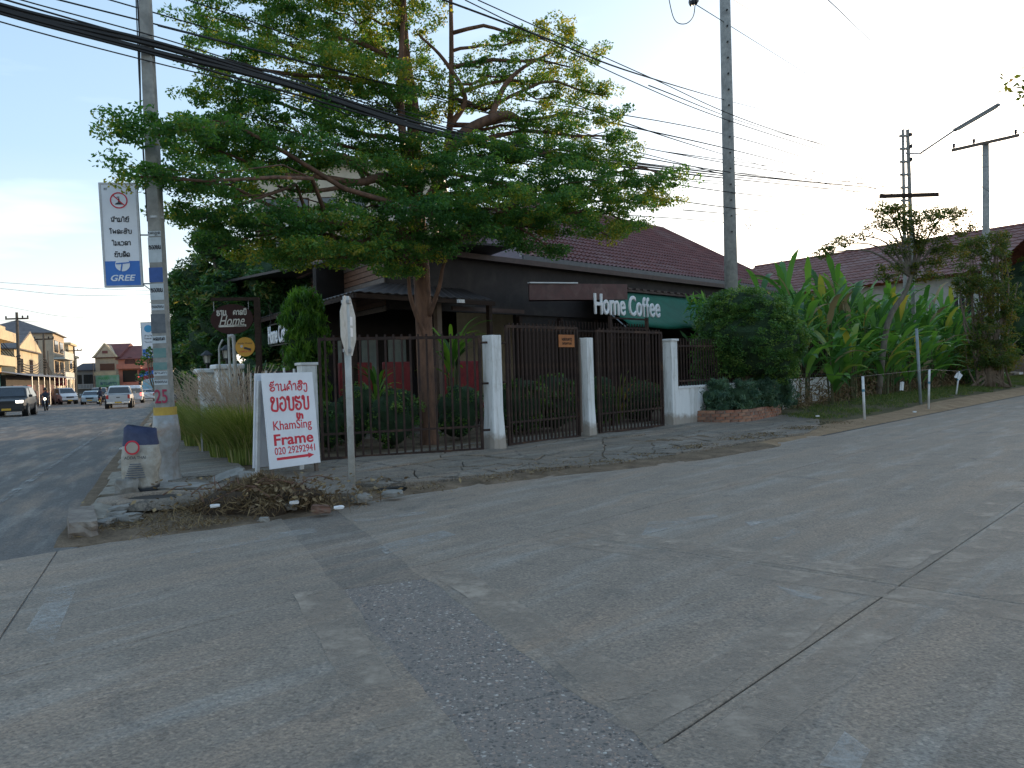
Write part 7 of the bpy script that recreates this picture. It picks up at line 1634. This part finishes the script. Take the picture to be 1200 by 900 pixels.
# poles of the left row
for (u, v, Y, arm, lb) in ((19.5, 366, 84, 1, 'leftmost distant pole with wide crossarm'), (51, 391, 97, 1, 'second distant pole on the left, with stubby cables'), (56, 411, 101, 0, 'short distant pole beside the second pole'), (86.5, 406, 126, 1, 'distant pole before the low grey house'), (109, 425, 112, 0, 'thin distant pole at the edge of the tan shophouse')):
    tp3 = A(u, v, Y); o = thing('utility_pole', lb, 'utility pole', (tp3.x, tp3.y, gz(tp3.x, tp3.y)), 0); hh = tp3.z - o.location.z
    b = MB(); b.tube([(0, 0, 0), (0, 0, hh)], [.20 if arm else .09, .13 if arm else .05], 8); b.build('pole', mat('dark_pole', (.12, .105, .09), (.08, .07, .06), .9, 3), o)
    if arm:
        b = MB(); b.box(-1.2, 1.2, -.08, .08, hh - .75, hh - .6); b.build('crossarm', M_wood, o)
        for x in (-1.15, .6, 1.15): b = MB(); b.lathe([(.06, 0), (.10, .1), (.06, .25)], 6, c=(x, 0, hh - .6)); b.build('insulator', M_black, o)
        b = MB(); 
        for k in range(4): b.tube([(-.2, 0, 4.4 + k * .3), (.1, -.3, 4.3 + k * .3), (.2, 0, 4.5 + k * .3)], .09, 5)
        b.build('cable_coil', M_wire, o)
for k in range(5):
    P3 = crom([A(0, 398 + k * 4, 82), A(25, 425 + k * 3, 86), A(42, 428 + k * 3, 92), A(52, 420 + k * 3, 97), A(64, 438 + k * 2, 107), A(86, 424 + k * 3, 126)], 5); b = MB(); b.tube(P3, .05, 4, cap=False)
    setp(b.build('cable', M_wire), '%s sagging cable between the distant poles of the left street' % ('top', 'second', 'middle', 'fourth', 'bottom')[k], 'cable', 'sagging cables of the left row')

# ------------------------------------------------------------------ vehicles
def paint(n, c, rough=.4, metal=.0): return mat(n, c, tuple(q * .93 for q in c), rough, 2, metal=metal, bs=0, coat=.25)
M_headl = mat('headlamp_lit', (1.0, .92, .78), (1.0, .92, .78), .3, 2, bs=0, emit=6)
M_headc = mat('lamp_clear', (.55, .57, .60), None, .15, 2, bs=0)
M_tail = mat('lamp_red', (.45, .02, .02), (.4, .02, .02), .3, 2, bs=0)
M_taillit = mat('lamp_red_lit', (1.0, .06, .05), (1, .06, .05), .3, 2, bs=0, emit=4)
M_plate_y = mat('plate_yellow', (.65, .38, .04), None, .5)
def vehicle(label, cat, name, loc, rz, kind, body, lamps=False, group=None):
    """local x forward; stations give the side outline, cross-sections are rounded and lean in above the belt line"""
    o = thing(name, label, cat, loc, rz, group)
    K = {'suv': (4.9, .98, [(-2.45, .45, .95, .95), (-2.40, .36, 1.12, 1.20), (-2.15, .32, 1.14, 1.68), (-1.7, .32, 1.14, 1.80), (0, .30, 1.13, 1.83), (.75, .30, 1.12, 1.74), (1.42, .30, 1.08, 1.14), (2.1, .32, 1.02, 1.05), (2.38, .38, .92, .94), (2.46, .48, .72, .74)], .74, .37),
         'sedan': (4.4, .87, [(-2.2, .42, .85, .87), (-2.12, .32, .98, 1.0), (-1.55, .28, 1.0, 1.04), (-.95, .26, .98, 1.42), (.1, .25, .97, 1.45), (.55, .25, .96, 1.38), (1.2, .25, .93, .97), (1.9, .28, .84, .87), (2.12, .34, .74, .76), (2.2, .44, .6, .62)], .66, .31),
         'van': (4.6, .92, [(-2.3, .45, 1.0, 1.02), (-2.26, .34, 1.1, 1.62), (-2.0, .3, 1.12, 1.85), (-.5, .3, 1.12, 1.9), (.7, .3, 1.1, 1.84), (1.5, .3, 1.05, 1.2), (2.0, .32, .98, 1.02), (2.24, .38, .85, .88), (2.3, .48, .68, .7)], .68, .33),
         'pickup': (5.2, .92, [(-2.6, .55, 1.02, 1.04), (-2.55, .5, 1.05, 1.07), (-1.0, .42, 1.06, 1.08), (-.92, .40, 1.08, 1.1), (-.8, .38, 1.08, 1.66), (-.2, .36, 1.08, 1.76), (.5, .36, 1.07, 1.70), (1.2, .36, 1.05, 1.12), (2.1, .38, .98, 1.0), (2.5, .44, .86, .88), (2.6, .55, .7, .72)], .80, .37)}[kind]
    L, W, st, axf, wr = K; n = len(st); b = MB()
    def ring(x, zb, zs, zr):
        cab = zr - zs > .2; wt = W * (.80 if cab else .93); e = 1 - .10 * sstep(L / 2 - .5, L / 2, abs(x))
        Wx = W * e; wt *= e; return [(x, 0, zb), (x, -Wx * .86, zb), (x, -Wx * .97, zb + .10), (x, -Wx, (zb + zs) / 2), (x, -Wx * .965, zs), (x, -wt, zr - .06 if cab else zr - .01), (x, -wt * .85, zr), (x, 0, zr + .015), (x, wt * .85, zr), (x, wt, zr - .06 if cab else zr - .01), (x, Wx * .965, zs), (x, Wx, (zb + zs) / 2), (x, Wx * .97, zb + .10), (x, Wx * .86, zb)]
    m = 14
    for s_ in st: b.v += ring(*s_)
    for i in range(n - 1):
        for k in range(m): b.f.append([i * m + k, (i + 1) * m + k, (i + 1) * m + (k + 1) % m, i * m + (k + 1) % m]); b.m.append(0)
    b.f += [list(range(m))[::-1], [(n - 1) * m + k for k in range(m)]]; b.m += [0, 0]
    bo = b.build('body', body, o, smooth=False, bevel=.03)
    for q in bo.data.polygons: q.use_smooth = False
    # glass: shells a little proud of the cabin
    cab = [i for i in range(n) if st[i][3] - st[i][2] > .2]; i0, i1 = cab[0], cab[-1]
    def P(i, y, f, off=.012):             # a point on the cabin side between belt and roof
        x, zb, zs, zr = st[i]; wt = W * .80; return Vector((x, math.copysign(1, y) * ((W * .965) * (1 - f) + wt * f + off), zs + (zr - .06 - zs) * f))
    for sd_ in (-1, 1):
        b = MB(); lo, hi = [], []
        for i in cab: lo.append(P(i, sd_, .06)); hi.append(P(i, sd_, .90))
        f0 = Vector((st[i1 + 1][0] - .12, sd_ * (W * .965 - .02), st[i1 + 1][2] + .03)); lo.append(f0); hi.append(f0 + Vector((-.08, 0, .05)))
        for k in range(len(lo) - 1): b.add([lo[k], lo[k + 1], hi[k + 1], hi[k]], [(0, 1, 2, 3)])
        b.build('side_window', M_glass, o)
        pill = [cab[len(cab) // 2]]
        for i in pill: b = MB(); b.beam(P(i, sd_, .0, .02), P(i, sd_, .95, .02), .07, .01, up=(0, 1, 0)); b.build('pillar', M_black, o)
    def endglass(i, j, nm, dx):
        A_, B_ = st[i], st[j]; b = MB(); wt = W * .80 * .86; wl_ = W * .84
        lo = (A_[0] + (B_[0] - A_[0]) * .12, A_[3] + (B_[3] - A_[3]) * .12 + .012); hi = (A_[0] + (B_[0] - A_[0]) * .92, A_[3] + (B_[3] - A_[3]) * .92 + .012)
        b.add([(lo[0] + dx, -wl_, lo[1]), (lo[0] + dx, wl_, lo[1]), (hi[0] + dx, wt, hi[1]), (hi[0] + dx, -wt, hi[1])], [(0, 1, 2, 3)]); b.build(nm, M_glass, o)
    endglass(i1 + 1, i1, 'windscreen', .02); endglass(i0 - 1 if st[i0 - 1][3] < st[i0][3] - .2 else i0, i0 if st[i0 - 1][3] < st[i0][3] - .2 else i0 + 1, 'rear_window', -.02)
    # wheels with rims, dark arches
    for x in (-L / 2 + .95, L / 2 - .92):
        for sd_ in (-1, 1):
            Mw = Matrix.Translation((x, sd_ * (W - .12), wr)) @ Matrix.Rotation(PI / 2, 4, 'X')
            b = MB(); b.lathe([(wr * 1.14, -.16), (wr * 1.14, .155)], 18, M=Mw); b.build('wheel_arch', M_black, o)
            b = MB(); b.lathe([(wr * .62, -.13), (wr * .92, -.13), (wr, -.08), (wr, .10), (wr * .92, .16), (wr * .62, .16)], 18, M=Mw); wo_ = b.build('wheel', M_rubber, o)
            b = MB(); b.lathe([(wr * .60, -.17), (wr * .60, .17)], 14, M=Mw); b.build('rim', M_steel, wo_)
    hx = L / 2; zh = st[-3][2] - .12
    for sd_ in (-1, 1):
        b = MB(); b.cbox((hx - .10, sd_ * W * .68, zh), (.16, .36, .14)); b.build('headlight', M_headl if lamps == 'front' else M_headc, o, bevel=.02)
        b = MB(); b.cbox((-hx + .04, sd_ * W * .80, st[1][2] - .14), (.12, .18, .30)); b.build('tail_light', M_taillit if lamps == 'rear' else M_tail, o, bevel=.02)
        b = MB(); b.cbox((st[i1][0] + .25, sd_ * (W + .08), st[i1][2] + .10), (.10, .20, .16)); b.build('mirror', body, o, bevel=.02)
    b = MB(); b.box(hx - .14, hx + .03, -W * .86, W * .86, .32, .50); b.build('front_bumper', M_black if kind != 'sedan' else body, o, bevel=.02)
    b = MB(); b.box(hx - .12, hx + .01, -W * .42, W * .42, zh - .12, zh + .05); b.build('grille', M_black, o)
    b = MB(); b.box(-hx - .06, -hx + .14, -W * .86, W * .86, .40, .56); b.build('rear_bumper', M_chrome if kind == 'pickup' else body, o, bevel=.02)
    b = MB(); b.box(hx + .03, hx + .045, -.24, .24, .40, .52); b.build('number_plate', M_plate_y, o)
    b = MB(); b.box(-hx - .075, -hx - .06, -.24, .24, .60 if kind != 'pickup' else .44, .72 if kind != 'pickup' else .55); b.build('number_plate', M_whitec if kind != 'pickup' else M_plate_y, o)
    if kind == 'pickup':
        b = MB(); b.box(-hx - .012, -hx + .02, -W * .76, W * .76, .60, 1.0); tg = b.build('tailgate', body, o, bevel=.01); b = MB(); b.box(-hx - .03, -hx - .013, -.12, .12, .84, .90); b.build('handle', M_black, tg)
        b = MB(); b.box(-hx + .1, -1.0, -W * .8, W * .8, 1.075, 1.085); b.build('bed_floor', M_black, o)
    return o
def VP(u, Y): p = A(u, 450, Y); p.z = gz(p.x, p.y) + .01; return p
away, onc = ROT_L, ROT_L + PI
vehicle('black off-road car with lit headlights coming towards us at the left edge', 'car', 'parked_car'.replace('parked_', ''), VP(15, 49), onc, 'suv', paint('black_car_paint', (.012, .013, .015)), 'front')
vehicle('silver pickup truck driving away, nearest in the right lane', 'pickup truck', 'pickup_truck', VP(140, 63), away, 'pickup', paint('silver_paint', (.42, .43, .44), .3, .3))
vehicle('grey pickup truck just ahead of the silver pickup', 'pickup truck', 'pickup_truck', VP(137, 80), away, 'pickup', paint('grey_paint', (.34, .34, .36), .3, .3))
vehicle('white people carrier ahead on the right side of the lane', 'van', 'van', VP(157, 86), away, 'van', paint('white_car_paint', (.66, .67, .68)), 'rear')
vehicle('white saloon car parked far along the right kerb', 'car', 'car', VP(173, 98), away, 'sedan', paint('white_car_paint', (.66, .67, .68)))
vehicle('pale blue car coming towards us in the far left lane', 'car', 'car', VP(106.5, 86), onc, 'sedan', paint('pale_blue_paint', (.30, .38, .42)))
vehicle('dark car behind the pale blue car', 'car', 'car', VP(116, 99), onc, 'suv', paint('dark_paint', (.04, .045, .05)))
vehicle('small red car beyond the dark car, left of the silver pickup', 'car', 'car', VP(126, 104), away, 'sedan', paint('red_car_paint', (.34, .05, .05)))
vehicle('white van parked on the left beside the pink sign', 'van', 'van', VP(75, 92), onc + .35, 'van', paint('white_car_paint', (.66, .67, .68)))
vehicle('second white car half hidden between pale blue car and pole', 'car', 'car', VP(88, 100) + Vector((-3, 0, 0)), onc, 'sedan', paint('white_car_paint', (.66, .67, .68)))

def person_body(name, pts, m, parent):
    """pts: (position, radius, parent index); grown into one continuous skin"""
    me = bpy.data.meshes.new(name); me.from_pydata([p[0] for p in pts], [(i, p[2]) for i, p in enumerate(pts) if p[2] is not None], [])
    o = link(name, me, parent); me.materials.append(m); sk = o.modifiers.new('skin', 'SKIN'); 
    for i, p in enumerate(pts): me.skin_vertices[0].data[i].radius = (p[1], p[1]); me.skin_vertices[0].data[i].use_root = (i == 0)
    su = o.modifiers.new('sub', 'SUBSURF'); su.levels = 1; su.render_levels = 1; return o
def rider(label, loc, rz, shirt, helmet):
    o = thing('person', label, 'person', loc, rz)
    Z = .80
    pts = [((0, 0, Z + .06), .15, None), ((.03, 0, Z + .28), .16, 0), ((.07, 0, Z + .50), .18, 1), ((.08, 0, Z + .60), .08, 2), ((.10, 0, Z + .72), .085, 3)]
    for sd_ in (-1, 1):
        i0 = len(pts); pts += [((.07, sd_ * .17, Z + .52), .065, 2), ((.22, sd_ * .24, Z + .33), .05, i0), ((.50, sd_ * .26, Z + .26), .035, i0 + 1), ((.55, sd_ * .26, Z + .25), .04, i0 + 2)]
        i1 = len(pts); pts += [((.05, sd_ * .11, Z + .02), .10, 0), ((.40, sd_ * .17, Z - .04), .075, i1), ((.30, sd_ * .16, Z - .42), .05, i1 + 1), ((.42, sd_ * .16, Z - .46), .04, i1 + 2)]
    person_body('body', pts, shirt, o)
    b = MB(); b.ball((.10, 0, Z + .80), .105, 12, 8, (1.0, .85, 1.15)); b.ball((.205, 0, Z + .79), .02, 6, 4); hd = b.build('head', M_skin, o, smooth=True)
    b = MB(); b.ball((.085, 0, Z + .84), .135, 12, 8, (1.05, .95, 1.0)); b.build('helmet', helmet, o, smooth=True)
    return o
def motorbike(label, loc, rz, m, lit=False):
    o = thing('motorbike', label, 'motorbike', loc, rz)
    for x in (-.62, .62):
        Mw = Matrix.Translation((x, 0, .29)) @ Matrix.Rotation(PI / 2, 4, 'X'); b = MB(); n, q = 20, 8
        for i in range(n):
            for k in range(q): a_, c_ = 2 * PI * i / n, 2 * PI * k / q; b.v.append(tuple(Mw @ Vector(((.245 + .045 * math.cos(c_)) * math.cos(a_), (.245 + .045 * math.cos(c_)) * math.sin(a_), .045 * math.sin(c_)))))
        b.f = [[i * q + k, ((i + 1) % n) * q + k, ((i + 1) % n) * q + (k + 1) % q, i * q + (k + 1) % q] for i in range(n) for k in range(q)]; b.m = [0] * len(b.f)
        wo_ = b.build('wheel', M_rubber, o, smooth=True); b = MB(); b.lathe([(.09, -.02), (.2, -.012), (.2, .012), (.09, .02)], 12, M=Mw); b.build('rim', M_steel, wo_)
    b = MB(); b.tube(crom([(-.75, 0, .72), (-.35, 0, .68), (0, 0, .42), (.28, 0, .44), (.42, 0, .78), (.48, 0, .98)], 5), np.interp(np.linspace(0, 1, 26), [0, .2, .5, .75, 1], [.06, .13, .15, .12, .08]), 10); b.build('bodywork', m, o, smooth=True)
    b = MB(); b.tube(crom([(-.72, 0, .80), (-.3, 0, .80), (.12, 0, .74)], 5), [.07, .09, .1, .11, .12, .12, .12, .11, .10, .09, .06], 8); b.build('seat', M_black, o, smooth=True)
    b = MB(); b.tube([(.62, 0, .29), (.44, 0, .95)], .035, 6); b.tube([(-.62, 0, .29), (-.1, 0, .42)], .04, 6); b.build('fork', M_steel, o)
    b = MB(); b.tube(crom([(.30, -.34, 1.04), (.42, -.15, 1.02), (.46, 0, .98), (.42, .15, 1.02), (.30, .34, 1.04)], 4), .018, 6); hb_ = b.build('handlebar', M_black, o)
    for sd_ in (-1, 1): b = MB(); b.tube([(.40, sd_ * .2, 1.03), (.40, sd_ * .26, 1.2)], .008, 4); b.cbox((.40, sd_ * .28, 1.23), (.02, .11, .07)); b.build('mirror', M_black, hb_)
    b = MB(); b.ball((.56, 0, .92), .085, 10, 6, (.6, 1, 1)); b.build('headlight', M_headl if lit else M_headc, o, smooth=True)
    b = MB(); b.cbox((-.80, 0, .66), (.06, .14, .08)); b.build('tail_light', M_tail, o)
    b = MB(); b.tube([(-.1, .14, .34), (-.7, .16, .40)], [.03, .045], 8); b.build('exhaust', M_chrome, o); b = MB(); b.box(-.92, -.89, -.08, .08, .40, .56); b.build('number_plate', M_plate_y, o)
    return o
c_navy = mat('cloth_navy', (.03, .035, .06), None, .9); c_red = mat('cloth_red', (.28, .04, .05), None, .9)
p = VP(53, 60); motorbike('dark motorbike ridden towards us right of the black car', p, onc, M_black, True); rider('rider in dark clothes and helmet on the oncoming motorbike', p, onc, c_navy, M_black)
p = VP(117, 76); motorbike('dark motorbike ridden away beside the pale blue car', p, away, M_black); rider('rider in dark jacket going away beside the pale blue car', p, away, c_navy, M_black)
for k, (u, Y, m, lb, dz) in enumerate(((203, 41, M_red, 'red motorbike parked on the pavement right of the near pole', 0), (207, 37, M_black, 'black motorbike parked nearest by the feathery grass', 0), (199, 45, M_steel, 'grey motorbike parked farthest behind the near pole', 0))):
    p = VP(u, Y); p.z += .13; motorbike(lb, p, away + .9 + .1 * k, m)
# signal lamp at the street end and small flag
tl = thing('traffic_light', 'traffic light showing red at the far right of the street', 'traffic light', VP(165, 112)); zt = A(165, 440, 112).z - tl.location.z
b = MB(); b.tube([(0, 0, 0), (0, 0, zt)], .07, 8); b.build('post', M_steel, tl); b = MB(); b.box(-.22, .22, -.2, .1, zt - 1.3, zt); hb_ = b.build('housing', M_black, tl)
for k in range(3): b = MB(); b.lathe([(.15, 0), (.15, .05)], 12, M=Matrix.Translation((0, -.2, zt - .22 - k * .42)) @ Matrix.Rotation(PI / 2, 4, 'X')); b.build('lens', mat('signal_red', (1, .08, .08), (1, .06, .06), .4, 2, bs=0, emit=7) if k == 0 else M_glass, hb_)
fg = thing('flag', 'small red and blue flag on a thin pole left of the near pole', 'flag', A(181, 450, 40)); fg.location.z = -.2; zt = A(180, 428, 40).z + .2
b = MB(); b.tube([(0, 0, 0), (0, 0, zt + .35)], .02, 6); b.build('flagpole', M_steel, fg)
for k, m in enumerate((M_red, M_blue, M_red)):
    b = MB(); n = 8
    for i in range(n + 1):
        for j in (0, 1): b.v.append((-.75 * i / n, .05 * math.sin(i * 1.3), zt - .62 + .19 * (2 - k if k != 1 else 1) + .19 * j - .05 * i / n * 3 + (.0 if k != 1 else 0)))
    b.f = [[2 * i, 2 * i + 2, 2 * i + 3, 2 * i + 1] for i in range(n)]; b.m = [0] * n; b.build('stripe', m, fg)
# people waiting by the left sheds
def stander(label, loc, rz, shirt, trousers):
    o = thing('person', label, 'person', loc, rz)
    pts = [((0, 0, .92), .14, None), ((0, 0, 1.12), .14, 0), ((0, 0, 1.36), .17, 1), ((0, 0, 1.47), .065, 2), ((0, 0, 1.56), .07, 3)]
    for sd_ in (-1, 1):
        i0 = len(pts); pts += [((0, sd_ * .17, 1.38), .06, 2), ((-.02, sd_ * .22, 1.10), .048, i0), ((.06, sd_ * .22, .86), .034, i0 + 1), ((.08, sd_ * .22, .78), .036, i0 + 2)]
        i1 = len(pts); pts += [((0, sd_ * .10, .86), .095, 0), ((.02, sd_ * .11, .48), .065, i1), ((-.01, sd_ * .11, .09), .042, i1 + 1), ((.13, sd_ * .12, .05), .038, i1 + 2)]
    person_body('body', pts, shirt, o)
    b = MB(); b.ball((.01, 0, 1.63), .10, 12, 8, (1, .82, 1.2)); b.ball((.11, 0, 1.62), .018, 6, 4); b.build('head', M_skin, o, smooth=True); b = MB(); b.ball((-.015, 0, 1.66), .11, 12, 8, (1, .9, 1.05)); b.build('hair', M_black, o, smooth=True)
p = VP(66, 96); p.x -= 1.2; stander('person in red standing by the left sheds under the pink sign', p, 0, c_red, c_navy)
